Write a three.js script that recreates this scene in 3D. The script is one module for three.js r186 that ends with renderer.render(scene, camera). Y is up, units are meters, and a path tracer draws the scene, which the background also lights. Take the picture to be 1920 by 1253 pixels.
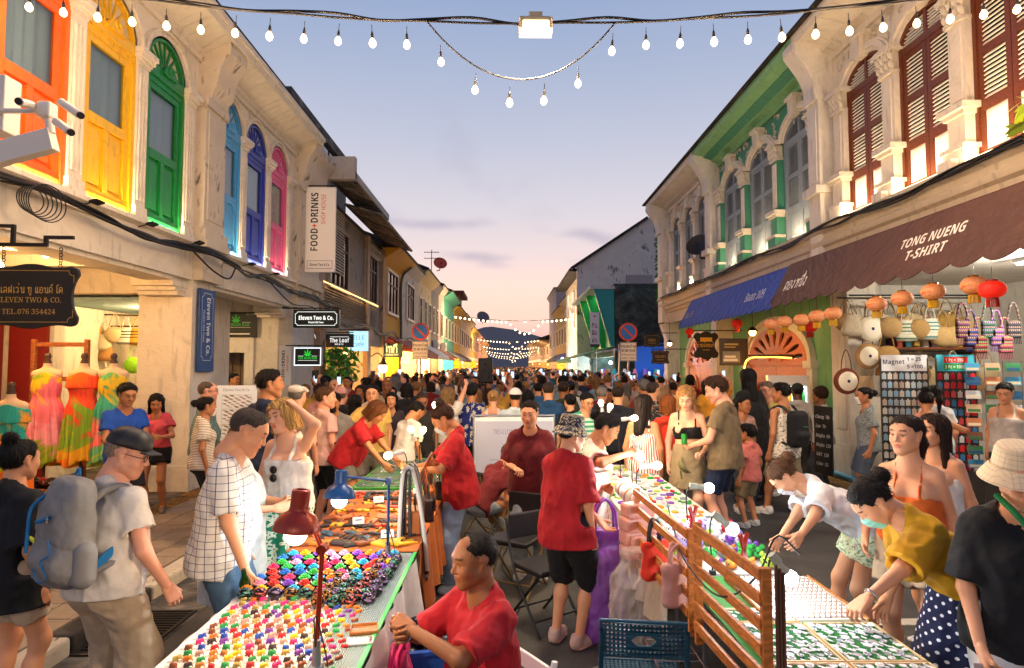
import * as THREE from 'three';
import { ImprovedNoise } from 'three/addons/math/ImprovedNoise.js';
import { RoundedBoxGeometry } from 'three/addons/geometries/RoundedBoxGeometry.js';
import { RectAreaLightUniformsLib } from 'three/addons/lights/RectAreaLightUniformsLib.js';

// ---------- camera, sky, sun, exposure ----------
const scene = new THREE.Scene();
const camera = new THREE.PerspectiveCamera(57.18,1920 / 1253,0.1,1500);
camera.position.set(0,2.05,0);
camera.rotation.order = 'YXZ';
camera.rotation.set(0.0517,-0.0087,0);
const renderer = new THREE.WebGLRenderer({ antialias: true });
renderer.toneMapping = THREE.LinearToneMapping;
renderer.toneMappingExposure = 1.3;
renderer.shadowMap.enabled = true;
RectAreaLightUniformsLib.init();
const noise = new ImprovedNoise();
const nz = (x,y,z = 0) => noise.noise(x + 31.7,y + 11.3,z + 57.1);
const fbm = (x,y,z = 0,o = 4) => { let s = 0,a = 0.5; for (let i = 0; i < o; i++) { s += a * nz(x,y,z); x = x * 2.03 + 5.1; y = y * 2.03 + 1.7; z = z * 2.03 + 3.3; a *= 0.5; } return s; };
const sl = (c) => (c <= 0.04045 ? c / 12.92 : Math.pow((c + 0.055) / 1.055,2.4));
const clamp = (x,a,b) => Math.min(b,Math.max(a,x)),lerp = (a,b,t) => a + (b - a) * t,sst = (a,b,x) => { const t = clamp((x - a) / (b - a),0,1); return t * t * (3 - 2 * t); };
{ // dusk sky: peach over the far end of the street, lavender, then blue overhead
  const W = 1024,H = 512,data = new Float32Array(W * H * 4);
  const stops = [[0,222,160,162],[2,230,174,168],[4.5,246,204,184],[7,243,210,194],[10,226,205,203],[14,205,198,205],[20,181,184,201],[26,159,170,195],[32,138,156,190],[45,84,126,186],[90,66,104,165]];
  for (let r = 0; r < H; r++) {
    const el = ((r + 0.5) / H) * 180 - 90,e = Math.max(0,el);
    let i = 0; while (i < stops.length - 2 && e > stops[i + 1][0]) i++;
    const t = clamp((e - stops[i][0]) / (stops[i + 1][0] - stops[i][0]),0,1),base = [1,2,3].map((k) => lerp(stops[i][k],stops[i + 1][k],t) / 255);
    for (let c = 0; c < W; c++) {
      const az = ((c + 0.5) / W - 0.5) * 2 * Math.PI,fwd = 0.5 - 0.5 * Math.sin(az); // 1 towards -z
      const x = Math.cos(az) * Math.cos(el * Math.PI / 180),z = Math.sin(az) * Math.cos(el * Math.PI / 180),y = Math.sin(el * Math.PI / 180);
      const k = 1 / (Math.max(y,0.03) + 0.06),cl = fbm(x * k * 1.6 + 3,z * k * 0.55,4.2,5),cl2 = fbm(x * k * 0.5,z * k * 0.25,9.2,4);
      const streak = 0.45 * sst(0.2,0.5,cl) + 0.9 * sst(0.12,0.4,fbm(az * 5 + 2,e * 0.55,7.7,4)) * sst(8,10,e) * (1 - sst(12.5,15,e)) * sst(3,9,e) * (1 - sst(14,30,e) * 0.75),veil = sst(-0.2,0.5,cl2) * sst(6,18,e) * 0.5;
      const cool = [0.44,0.5,0.66],dusk = [0.60,0.58,0.67],warm = [0.80,0.78,0.84];
      for (let q = 0; q < 3; q++) {
        let v = lerp(lerp(cool[q] * (1 - 0.25 * sst(20,70,e)),base[q],0.45 + 0.55 * fwd),warm[q],veil * 0.5);
        v = lerp(v,dusk[q],streak * 0.55);
        data[(r * W + c) * 4 + q] = sl(v) * 0.96;
      }
      data[(r * W + c) * 4 + 3] = 1;
    }
  }
  const t = new THREE.DataTexture(data,W,H,THREE.RGBAFormat,THREE.FloatType);
  t.mapping = THREE.EquirectangularReflectionMapping; t.magFilter = THREE.LinearFilter; t.needsUpdate = true;
  scene.background = t; scene.environment = t;
}
const sun = new THREE.DirectionalLight(0xffd2b0,0.12);
sun.position.set(-8,22,-70); sun.shadow.radius = 45; sun.castShadow = true;
Object.assign(sun.shadow.camera,{ left: -40,right: 40,top: 40,bottom: -40,far: 200 });
sun.name = 'sun'; scene.add(sun,sun.target);

// ---------- helpers ----------
const rng = (s) => () => { s = (s + 0x6d2b79f5) | 0; let t = Math.imul(s ^ (s >>> 15),1 | s); t = (t + Math.imul(t ^ (t >>> 7),61 | t)) ^ t; return ((t ^ (t >>> 14)) >>> 0) / 4294967296; };
const R0 = rng(7),rr = (a,b) => a + (b - a) * R0(),pick = (l,r = R0) => l[Math.floor(r() * l.length)];
const V = (x,y,z) => new THREE.Vector3(x,y,z);
const PI = Math.PI;
const names = {};
const numbered = (n) => { const k = names[n] = (names[n] ?? -1) + 1; return k ? n + '_' + String(k).padStart(3,'0') : n; };
function tag(o,label,category,group,kind) { if (label) o.userData.label = label; if (category) o.userData.category = category; if (group) o.userData.group = group; if (kind) o.userData.kind = kind; return o; }
function thing(name,label,category,[x,y,z] = [0,0,0],ry = 0,group) { const o = new THREE.Group(); o.name = numbered(name); o.position.set(x,y,z); o.rotation.y = ry; scene.add(o); return tag(o,label,category,group); }
// merge a list of geometries to one, with uv in metres by box projection (keep = keep own uv)
function G(list,keep) {
  list = [].concat(list).filter(Boolean).map((g) => (g.index ? g.toNonIndexed() : g));
  let n = 0; for (const g of list) n += g.attributes.position.count;
  const p = new Float32Array(n * 3),q = new Float32Array(n * 3),u = new Float32Array(n * 2),cols = list.some((g) => g.attributes.color),c = cols ? new Float32Array(n * 3).fill(1) : null;
  let o = 0;
  for (const g of list) {
    if (!g.attributes.normal) g.computeVertexNormals();
    const P = g.attributes.position.array,N = g.attributes.normal.array,k = g.attributes.position.count;
    p.set(P.subarray(0,k * 3),o * 3); q.set(N.subarray(0,k * 3),o * 3);
    if (cols && g.attributes.color) c.set(g.attributes.color.array.subarray(0,k * 3),o * 3);
    if (keep && g.attributes.uv) u.set(g.attributes.uv.array.subarray(0,k * 2),o * 2);
    else for (let i = 0; i < k; i++) {
      const a = Math.abs(N[i * 3]),b = Math.abs(N[i * 3 + 1]),d = Math.abs(N[i * 3 + 2]),x = P[i * 3],y = P[i * 3 + 1],z = P[i * 3 + 2];
      if (b >= a && b >= d) { u[(o + i) * 2] = x; u[(o + i) * 2 + 1] = z; } else if (a >= d) { u[(o + i) * 2] = z; u[(o + i) * 2 + 1] = y; } else { u[(o + i) * 2] = x; u[(o + i) * 2 + 1] = y; }
    }
    o += k;
  }
  const g = new THREE.BufferGeometry();
  g.setAttribute('position',new THREE.BufferAttribute(p,3)); g.setAttribute('normal',new THREE.BufferAttribute(q,3)); g.setAttribute('uv',new THREE.BufferAttribute(u,2));
  if (c) g.setAttribute('color',new THREE.BufferAttribute(c,3));
  return g;
}
function mk(name,geos,mat,parent,keep) {
  const m = new THREE.Mesh(geos.isBufferGeometry && keep === 'raw' ? geos : G(geos,keep),mat);
  m.castShadow = m.receiveShadow = true;
  if (parent) { m.name = name; parent.add(m); } else { m.name = numbered(name); scene.add(m); }
  return m;
}
function struct(name,geos,mat,keep) { return tag(mk(name,geos,mat,null,keep),0,0,0,'structure'); }
const E3 = new THREE.Euler(),Q4 = new THREE.Quaternion(),M4 = new THREE.Matrix4();
function put(g,x = 0,y = 0,z = 0,rx = 0,ry = 0,rz = 0,s = 1) { E3.set(rx,ry,rz); Q4.setFromEuler(E3); M4.compose(V(x,y,z),Q4,s.isVector3 ? s : V(s,s,s)); return g.applyMatrix4(M4); }
const box = (w,h,d,x = 0,y = 0,z = 0,rx = 0,ry = 0,rz = 0) => put(new THREE.BoxGeometry(w,h,d),x,y,z,rx,ry,rz);
const bx = (x0,x1,y0,y1,z0,z1) => box(x1 - x0,y1 - y0,z1 - z0,(x0 + x1) / 2,(y0 + y1) / 2,(z0 + z1) / 2);
const rbox = (w,h,d,r,x = 0,y = 0,z = 0,rx = 0,ry = 0,rz = 0,seg = 2) => put(new RoundedBoxGeometry(w,h,d,seg,r),x,y,z,rx,ry,rz);
const cyl = (r1,r2,h,x = 0,y = 0,z = 0,seg = 16,rx = 0,ry = 0,rz = 0) => put(new THREE.CylinderGeometry(r1,r2,h,seg),x,y,z,rx,ry,rz);
const sph = (r,x = 0,y = 0,z = 0,seg = 14,s = 1) => put(new THREE.SphereGeometry(r,seg,Math.ceil(seg * 0.7)),x,y,z,0,0,0,s);
const lathe = (pts,seg = 24,x = 0,y = 0,z = 0,rx = 0,ry = 0,rz = 0) => put(new THREE.LatheGeometry(pts.map(([a,b]) => new THREE.Vector2(Math.max(a,1e-4),b)),seg),x,y,z,rx,ry,rz);
const tube = (pts,r,seg = 0,rad = 6) => new THREE.TubeGeometry(new THREE.CatmullRomCurve3(pts.map((p) => (p.isVector3 ? p : V(...p)))),seg || pts.length * 6,r,rad,false);
function bar(a,b,r,seg = 8,r2 = r) { // cylinder between two points
  a = a.isVector3 ? a : V(...a); b = b.isVector3 ? b : V(...b);
  const d = b.clone().sub(a),g = new THREE.CylinderGeometry(r2,r,d.length(),seg);
  return g.applyMatrix4(M4.compose(a.clone().add(b).multiplyScalar(0.5),Q4.setFromUnitVectors(V(0,1,0),d.normalize()),V(1,1,1)));
}
function beam(a,b,w,h,up = V(0,1,0)) { // square bar between two points
  a = a.isVector3 ? a : V(...a); b = b.isVector3 ? b : V(...b);
  const d = b.clone().sub(a),L = d.length(),z = d.normalize(),x = up.clone().cross(z).normalize(),y = z.clone().cross(x);
  return new THREE.BoxGeometry(w,h,L).applyMatrix4(new THREE.Matrix4().makeBasis(x,y,z).setPosition(a.clone().add(b).multiplyScalar(0.5)));
}
const shp = (pts) => new THREE.Shape(pts.map(([a,b]) => new THREE.Vector2(a,b)));
function ext(shape,depth,bev = 0,x = 0,y = 0,z = 0,rx = 0,ry = 0,rz = 0,cs = 10) {
  const g = new THREE.ExtrudeGeometry(shape,{ depth: depth - 2 * bev,bevelEnabled: bev > 0,bevelSize: bev,bevelThickness: bev,bevelSegments: 1,curveSegments: cs,steps: 1 });
  return put(g.translate(0,0,bev),x,y,z,rx,ry,rz);
}
// profile (outward, up) extruded along local x from x0 to x1
const prof = (pts,x0,x1) => onto(new THREE.ExtrudeGeometry(shp(pts),{ depth: x1 - x0,bevelEnabled: false }),x0);
// turns an extrusion so that its shape's x points outwards (local z) and its depth runs along local x
function onto(g,x = 0) { return flip(g.applyMatrix4(new THREE.Matrix4().makeBasis(V(0,0,1),V(0,1,0),V(1,0,0))).translate(x,0,0)); }
function flip(g) { const p = g.index ? g.toNonIndexed() : g; for (const k of ['position','normal','uv','color']) { const a = p.attributes[k]; if (!a) continue; const s = a.itemSize,A = a.array; for (let i = 0; i < a.count; i += 3) for (let c = 0; c < s; c++) { const t = A[(i + 1) * s + c]; A[(i + 1) * s + c] = A[(i + 2) * s + c]; A[(i + 2) * s + c] = t; } } return p; }
const mirrorX = (g) => flip(g.clone().scale(-1,1,1));

// ---------- textures and materials ----------
function tex(n,f,srgb = true,rep = 1) { // f(u, v) -> [r, g, b] 0..1 in display values
  const d = new Uint8Array(n * n * 4);
  for (let y = 0; y < n; y++) for (let x = 0; x < n; x++) { const c = f(x / n,y / n),i = (y * n + x) * 4; for (let k = 0; k < 3; k++) d[i + k] = clamp(c[k] ?? c[0],0,1) * 255; d[i + 3] = 255; }
  const t = new THREE.DataTexture(d,n,n); t.wrapS = t.wrapT = THREE.RepeatWrapping; t.magFilter = THREE.LinearFilter; if (srgb) t.colorSpace = THREE.SRGBColorSpace; t.repeat.set(rep,rep); t.needsUpdate = true; return t;
}
// tileable fbm
const tn = (u,v,f,o = 4,s = 0) => { const a = u * 2 * PI,b = v * 2 * PI,r = f / (2 * PI); let t = 0,m = 0.5,k = r; for (let i = 0; i < o; i++) { t += m * nz(Math.cos(a) * k + s,Math.sin(a) * k + Math.cos(b) * k * 1.3,Math.sin(b) * k * 1.3 + s * 0.7); k *= 2; m *= 0.5; } return t; };
const rep = (t,a,b = a) => { const c = t.clone(); c.repeat.set(a,b); c.needsUpdate = true; return c; };
const T = {
  plaster: tex(512,(u,v) => { const a = tn(u,v,5,5),b = tn(u,v,22,3,9); const k = 0.95 + a * 0.07 + b * 0.05 - sst(0.25,0.5,tn(u,v,9,4,4)) * 0.09 - sst(0.08,0.4,tn(u,v * 0.12,34,3,6)) * 0.1; return [k,k * 0.985,k * 0.955]; }),
  stain: tex(512,(u,v) => { const a = tn(u,v,6,6,3),st = tn(u,v * 0.25,30,3,8); let k = 0.93 + a * 0.1; const d = sst(0.1,0.5,a * 0.8 + st * 0.5); k *= 1 - 0.62 * d; return [k,k * 0.97,k * 0.92]; }),
  grime: tex(512,(u,v) => { const a = tn(u,v,4,6,13),s = tn(u,v,14,4,5); const k = 0.55 + a * 0.8 + s * 0.3; return [k,k,k]; }),
  bump: tex(256,(u,v) => [0.5 + tn(u,v,24,5,2) * 0.9],false),
  weave: tex(128,(u,v) => [0.5 + 0.25 * Math.sin(u * 2 * PI * 32) * Math.sin(v * 2 * PI * 32) + tn(u,v,12,3) * 0.5],false),
  asphalt: tex(512,(u,v) => { const a = tn(u,v,5,4),g = nz(u * 512 * 0.7,v * 512 * 0.7),h = nz(u * 180,v * 180,4); const k = 0.345 + a * 0.12 + g * 0.10 + (h > 0.4 ? 0.12 : 0); return [k,k * 0.985,k * 0.95]; }),
  asphaltB: tex(512,(u,v) => [0.5 + nz(u * 300,v * 300) * 0.6 + nz(u * 120,v * 120,3) * 0.3],false),
  wood: tex(256,(u,v) => { const g = Math.sin((v * 14 + tn(u,v,4,3) * 3) * 2 * PI) * 0.08 + tn(u * 0.3,v,40,2,6) * 0.25; const k = 0.86 + g; return [k,k * 0.95,k * 0.86]; }),
  cloth: tex(256,(u,v) => { const k = 0.93 + tn(u,v,5,4,3) * 0.12 + tn(u,v * 0.3,26,2,5) * 0.07; return [k,k,k]; }),
  hair: tex(256,(u,v) => { const k = 0.8 + nz(u * 90,v * 6,2) * 0.5 + nz(u * 38,v * 3,7) * 0.4; return [k]; },false),
};
const hexl = (h) => new THREE.Color(h);
const mats = new Map();
function std(color,rough = 0.8,o = {}) { const m = new THREE.MeshStandardMaterial({ roughness: rough,...o }); m.color = Array.isArray(color) ? new THREE.Color().setRGB(...color) : hexl(color); return m; }
const cm = (color,rough = 0.7,o) => { const k = color + '|' + rough; if (!o) { if (!mats.has(k)) mats.set(k,std(color,rough)); return mats.get(k); } return std(color,rough,o); };
const paint = (c,r = 0.75,t = 'plaster',s = 0.35,b = 0.004) => std(c,r,{ map: rep(T[t],s),bumpMap: rep(T.bump,0.9),bumpScale: b });
const glow = (c,i) => { const m = std(0x111111,0.5); m.emissive = hexl(c); m.emissiveIntensity = i; return m; };
const cloth = (c,r = 0.9) => { const m = new THREE.MeshPhysicalMaterial({ roughness: r,map: rep(T.cloth,1.7),bumpMap: rep(T.weave,6),bumpScale: 0.0015,sheen: 0.25,sheenRoughness: 0.6,sheenColor: new THREE.Color(0.5,0.5,0.5) }); m.color = hexl(c); return m; };
const glassM = new THREE.MeshPhysicalMaterial({ color: 0xdfe8ea,roughness: 0.04,transmission: 1,thickness: 0 });
const leaf = (c) => new THREE.MeshPhysicalMaterial({ color: c,roughness: 0.9,transmission: 0.35,thickness: 0 });
function canvas(w,h,draw) { const c = document.createElement('canvas'); c.width = w; c.height = h; const x = c.getContext('2d'); draw(x,w,h); const t = new THREE.CanvasTexture(c); t.colorSpace = THREE.SRGBColorSpace; t.anisotropy = 4; return t; }
const M = {
  cream: paint([0.75,0.71,0.63]),creamStain: paint([0.70,0.65,0.56],0.85,'stain',0.5),white: paint([0.74,0.72,0.68]),trim: paint([0.76,0.71,0.62],0.7,'plaster',0.6),
  roof: paint([0.07,0.06,0.055],0.9,'grime',0.4),black: cm(0x0c0c0d,0.5),dark: cm(0x1a1714,0.7),steel: std(0x8c8f93,0.35,{ metalness: 0.85 }),iron: std(0x151515,0.55,{ metalness: 0.3 }),brass: std(0x8a5a22,0.35,{ metalness: 0.8 }),
  wood: std(0x9a5a26,0.6,{ map: rep(T.wood,1.5) }),woodD: std(0x4a2c17,0.6,{ map: rep(T.wood,1.5) }),woodL: std(0xb87b3c,0.6,{ map: rep(T.wood,2) }),cable: cm(0x0e0e0f,0.6),whiteP: cm(0xe6e4de,0.5),grass: cm(0x2f7d22,0.9),
  chrome: std(0xc8c8c8,0.2,{ metalness: 1 }),
};
// a plane print: flat board with the drawing on the front face
function board(w,h,d,texm,side,o = {}) { // returns [boxGeo (sides/back), faceGeo] ; face at z = d/2 + 2mm
  return [box(w,h,d),put(new THREE.PlaneGeometry(w,h),0,0,d / 2 + 0.002)];
}
const printM = (t,r = 0.6,o = {}) => new THREE.MeshStandardMaterial({ map: t,roughness: r,...o });
function lamp(p,c,i,o = {}) { const l = new THREE.PointLight(c,i); l.position.set(...p); l.castShadow = true; l.shadow.radius = o.r ?? 2; l.name = 'lamp'; (o.parent ?? scene).add(l); return l; }
function strip(p,w,h,dir,c,i,parent = scene) { const l = new THREE.RectAreaLight(c,i,w,h); l.position.set(...p); l.quaternion.setFromRotationMatrix(new THREE.Matrix4().lookAt(V(0,0,0),V(...dir),Math.abs(dir[1]) > 0.5 ? V(0,0,1) : V(0,1,0))); l.name = 'strip_light'; parent.add(l); return l; }
// Thai letters as strokes in a 7 x 10 box
const TH = { 'อ': 'M1 4V8Q1 10 3.5 10Q6 10 6 7V3Q6 0 3.5 0Q1.4 0 .8 1.4|2,4,1','ก': 'M1 10V4L2.2 3L.7 2.2Q1 0 3.5 0Q6 0 6 3V10','ต': 'M1.9 8L1.1 10V3Q1.1 0 2.5 0L3.5 1.3L4.5 0Q6 0 6 3V10|2.4,6.8,1','ด': 'M1.9 8L1.1 10V3Q1.1 0 3.5 0Q6 0 6 3V10|2.4,6.8,1','ค': 'M2.6 6L1.1 10V3Q1.1 0 3.5 0Q6 0 6 3V10|3.5,5.4,1','ง': 'M4.5 1.5V9.6Q4 10 3.4 9.4L1 6|3.5,1.4,1','ห': 'M2.6 1.2V10M2.6 5.4L5 2.4Q6.2 4 6.2 6V10|1.6,1.2,1|5.5,1.5,1','น': 'M2.6 1.2V9Q4 10.6 5.2 9M6.2 0V8|1.6,1.2,1|6.1,9,1','ท': 'M2.6 1.2V10M2.6 4Q3.4 0 5 0Q6.4 0 6.4 3V10|1.6,1.2,1','ล': 'M1 8Q1 5.4 3.2 5.4Q5 5.4 6 8M1 2Q1.5 0 3.5 0Q6 0 6 3V10|2,8.6,1','ว': 'M4.6 8.8V3Q4.6 0 2.6 0Q1.2 0 .6 1.4|3.6,8.9,1','ฟ': 'M1.4 1.4V10L3.7 4.6L6 10V-3.4|2.4,1.3,1','พ': 'M1.4 1.4V10L3.7 4.6L6 10V0|2.4,1.3,1','บ': 'M2.6 1.2V10H6V0|1.6,1.2,1','ร': 'M4.6 9V5.4Q4.6 3.8 2.4 3.4Q1 3 1.4 1.6Q2 .2 5 .4|3.6,9,1','ย': 'M1.2 1.4Q1 4 3.2 4.6Q1.2 5.4 1.2 8V10H6V0|2.2,1,1','ม': 'M2.6 1.2V8M2.8 10H6V0|1.6,1.2,1|1.9,9,1','จ': 'M1 2Q2 0 3.6 0Q6 0 6 3V7Q6 10 4.6 10L3 7.4|2.6,6.4,1','า': 'M1 1.2Q1.8 0 3 0Q4.6 0 4.6 2V10','เ': 'M2 0V8|3,9,1','แ': 'M2 0V8M5 0V8|3,9,1|6,9,1','โ': 'M5 -4Q2 -5 2 -2.6V8|3,9,1','ไ': 'M3 9V-2Q3 -4 1.6 -3.6Q.6 -3 .8 -1.6M1 -4.6H2','ถ': 'M1 10V4L2.2 3L.7 2.2Q1 0 3.5 0Q6 0 6 3V10|2,9,1','ั': '^M1.6 -1.6Q1.8 -3 3 -2.4Q4.6 -1.4 6 -3.4','ิ': '^M1.2 -1.4Q3.6 -4.4 6 -1.4Z','ี': '^M1.2 -1.4Q3.6 -4.4 6 -1.4ZM6 -1.4V-4.4','ึ': '^M1.2 -1.4Q3.6 -4.4 6 -1.4Z|6,-3,.8','่': '^M5 -6.8V-4.8','้': '^M3.6 -6.6Q4.4 -4.4 5.4 -5.4Q6 -6 6.2 -7','์': '^M5 -4Q6 -5 6.4 -6|4.6,-3,.9','ุ': '^M5.4 11.4V14','ู': '^M4 11.4V13.6H6.2V11.4' };
function thai(x,s,px,py,size,lw = 1.1) { // centred on px, baseline-centre py
  const u = size / 10; let wd = 0; for (const ch of s) wd += ch === ' ' ? 4 : TH[ch] && TH[ch][0] !== '^' ? ('เโไา'.includes(ch) ? 5 : 8) : 0;
  x.save(); x.translate(px - wd * u / 2,py - size / 2); x.scale(u,u); x.lineWidth = lw; x.lineCap = x.lineJoin = 'round'; x.strokeStyle = x.fillStyle;
  let last = 0,at = 0;
  for (const ch of s) {
    if (ch === ' ') { at += 4; continue; }
    const g = TH[ch]; if (!g) continue; const up = g[0] === '^',parts = (up ? g.slice(1) : g).split('|');
    x.save(); x.translate(up ? last : at,0); x.stroke(new Path2D(parts[0]));
    for (const c of parts.slice(1)) { const [a,b,r] = c.split(',').map(Number); x.beginPath(); x.arc(a,b,r * 0.85,0,7); x.stroke(); }
    x.restore(); if (!up) { last = at; at += 'เโไา'.includes(ch) ? 5 : 8; }
  }
  x.restore();
}
// a pixel of the 1920 x 1253 photograph and a distance down the street give a point
const AT = (px,py,D) => { const t = Math.atan((686 - 626.5) / 1150),a = Math.atan(10 / 1150),x = (px - 960) / 1150,y = (626.5 - py) / 1150,y2 = y * Math.cos(t) + Math.sin(t),z2 = y * Math.sin(t) - Math.cos(t),x3 = x * Math.cos(a) - z2 * Math.sin(a),z3 = x * Math.sin(a) + z2 * Math.cos(a),k = -D / z3; return [x3 * k,2.05 + y2 * k,-D]; };
const ATY = (px,py,h) => { const p = AT(px,py,1),k = (h - 2.05) / (p[1] - 2.05); return [p[0] * k,h,-k]; };
// ---------- ground ----------
const XL = -4.95,XR = 5.85;
{
  const aM = std([0.085,0.08,0.074],0.82,{ map: rep(T.asphalt,0.5),bumpMap: rep(T.asphaltB,1.2),bumpScale: 0.006 });
  aM.color.setRGB(0.55,0.53,0.5);
  struct('ground',put(new THREE.PlaneGeometry(1600,1600),0,-0.02,-300,-PI / 2),std([0.07,0.08,0.06],0.95));
  struct('road',[bx(-3.1,5.1,-0.3,0,-150,3)],aM);
  const wl = struct('walkway',[bx(-9.5,-3.28,-0.3,0.11,-150,3)],paint([0.27,0.22,0.17],0.85,'grime'));
  const pv = [0,1,2,3].map((i) => std([[0.3,0.235,0.17],[0.26,0.2,0.15],[0.33,0.26,0.19],[0.24,0.19,0.15]][i],0.75,{ map: rep(T.plaster,1.3),bumpMap: rep(T.bump,3),bumpScale: 0.003 }));
  const tileG = G(rbox(0.296,0.03,0.296,0.006,0,0,0,0,0,0,1));
  for (let i = 0; i < 5; i++) for (let j = 0; j < 30; j++) { const t = mk('tile',tileG,pick(pv),wl,'raw'); t.position.set(-3.45 - i * 0.305,0.108 + rr(-0.002,0.002),-1.3 - j * 0.305); t.rotation.y = (j % 2) * PI / 2; }
  const yM = paint(0xc98a1c,0.7,'grime',1.2); yM.color = hexl(0xe0a23a);
  const st = [bx(-4.86,-4.56,0.11,0.126,-40,-1)]; for (let j = 0; j < 90; j++) for (let k = 0; k < 4; k++) st.push(box(0.03,0.008,0.26,-4.82 + k * 0.075,0.13,-1.3 - j * 0.3));
  mk('tactile_strip',st,yM,wl);
  const wr = struct('walkway',[bx(5.28,12,-0.3,0.11,-150,3)],paint([0.25,0.22,0.19],0.85,'grime'));
  const s2 = [bx(5.35,5.65,0.11,0.126,-40,-3)]; for (let j = 0; j < 90; j++) for (let k = 0; k < 4; k++) s2.push(box(0.03,0.008,0.26,5.39 + k * 0.075,0.13,-3.3 - j * 0.3));
  mk('tactile_strip',s2,yM,wr);
  // kerbs: painted stones one by one
  const kM = [paint([0.62,0.58,0.5],0.8,'stain',1.4),paint([0.5,0.47,0.41],0.85,'stain',1.1),paint([0.07,0.065,0.06],0.85,'grime',1)];
  const kG = G(rbox(0.2,0.42,0.985,0.03,0,-0.08,0,0,0,0,2));
  for (const [x,nm] of [[-3.19,'kerb'],[5.19,'kerb']]) {
    const k = thing(nm); tag(k,0,0,0,'structure');
    for (let j = 0; j < 34; j++) { const t = mk('kerb_stone',kG,kM[j % 5 === 4 ? 2 : (j * 7) % 3 === 0 ? 1 : 0],k,'raw'); t.position.set(x,rr(-0.006,0.004),-1 - j); t.rotation.z = rr(-0.02,0.02); }
  }
  struct('gutter',[bx(-3.1,-2.55,-0.01,0.004,-60,3)],paint([0.22,0.2,0.17],0.85,'grime',0.8));
  const gr = thing('drain_grate','black iron drain grate in the gutter beside the white kerb','drain grate',[-2.83,0.005,-4.85]);
  mk('frame',[bx(-0.25,0.25,0,0.012,0.37,0.4),bx(-0.25,0.25,0,0.012,-0.4,-0.37),bx(-0.25,-0.22,0,0.012,-0.37,0.37),bx(0.22,0.25,0,0.012,-0.37,0.37)],M.iron,gr);
  for (let i = 0; i < 16; i++) mk('grate_bar',[bx(-0.22,0.22,0.001,0.011,-0.352 + i * 0.046,-0.33 + i * 0.046)],M.iron,gr);
  mk('pit',[bx(-0.22,0.22,0,0.0008,-0.37,0.37)],cm(0x050505,1),gr);  // flat black sheet, the shade below the bars is in its colour
  struct('road_marking',[bx(2.7,3.9,0,0.0045,-5.05,-4.93),bx(2.3,2.42,0,0.0045,-30,-10)],paint([0.6,0.58,0.52],0.8,'stain',1.5));
}
// far hill
{
  const pts = []; for (let i = 0; i <= 60; i++) { const x = -260 + i * 9; pts.push([x,20 + 26 * Math.exp(-(((x + 8) / 70) ** 2)) + nz(i * 0.25,3) * 7]); }
  pts.push([280,-2],[-260,-2]);
  const g = ext(shp(pts),60,0,0,0,-760);
  tag(mk('hills',[g],std([0.28,0.28,0.3],1),null),0,0,0,'structure');
}

// ---------- shophouses, left front: two units with six coloured windows ----------
const side = (x) => { const g = new THREE.Group(); g.position.x = x; g.rotation.y = x < 0 ? PI / 2 : -PI / 2; return g; };
// local frame of a left building: (distance down the street, height, outwards); of a right one the first is negative
const archHole = (c,w,y0,ys,rise) => { const p = new THREE.Path(); p.moveTo(c - w,y0); p.lineTo(c + w,y0); p.lineTo(c + w,ys); p.absellipse(c,ys,w,rise,0,PI,false,0); p.lineTo(c - w,y0); return p; };
function archWall(x0,x1,y0,y1,holes,thick) { const s = shp([[x0,y0],[x1,y0],[x1,y1],[x0,y1]]); holes.forEach((h) => s.holes.push(archHole(...h))); return ext(s,thick,0,0,0,-thick,0,0,0,16); }
function archRing(c,ys,wi,ri,wo,ro,d,z,a0 = 0,a1 = PI) { const s = new THREE.Shape(); s.absellipse(c,ys,wo,ro,a0,a1,false,0); s.absellipse(c,ys,wi,ri,a1,a0,true,0); s.closePath(); return ext(s,d,0,0,0,z,0,0,0,22); }
const bldg = (name,label,x,cat = 'shophouse') => { const g = side(x); g.name = numbered(name); scene.add(g); return tag(g,label,cat); };
const LC = [[6.27,0xf0661a,'orange'],[7.49,0xeebc14,'yellow'],[8.72,0x0b8038,'green'],[10.72,0x4aa3e2,'sky blue'],[11.88,0x2b3fae,'deep blue'],[13.08,0xe0609a,'pink']];
const curtM = new THREE.MeshPhysicalMaterial({ color: 0xb9c0c4,roughness: 0.95,transmission: 0.3,thickness: 0 });
const curtG = (() => { const g = new THREE.PlaneGeometry(0.86,1.2,64,1),p = g.attributes.position; for (let i = 0; i < p.count; i++) { const x = p.getX(i); p.setZ(i,0.022 * Math.sin(x * 36 + Math.sin(x * 9) * 1.4)); } g.computeVertexNormals(); return G(g); })();
const stripM = glow(0xffd9a0,6),stripC = 0xffdcae;
const curtRoom = cm(0x2a2622,0.9);
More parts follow.
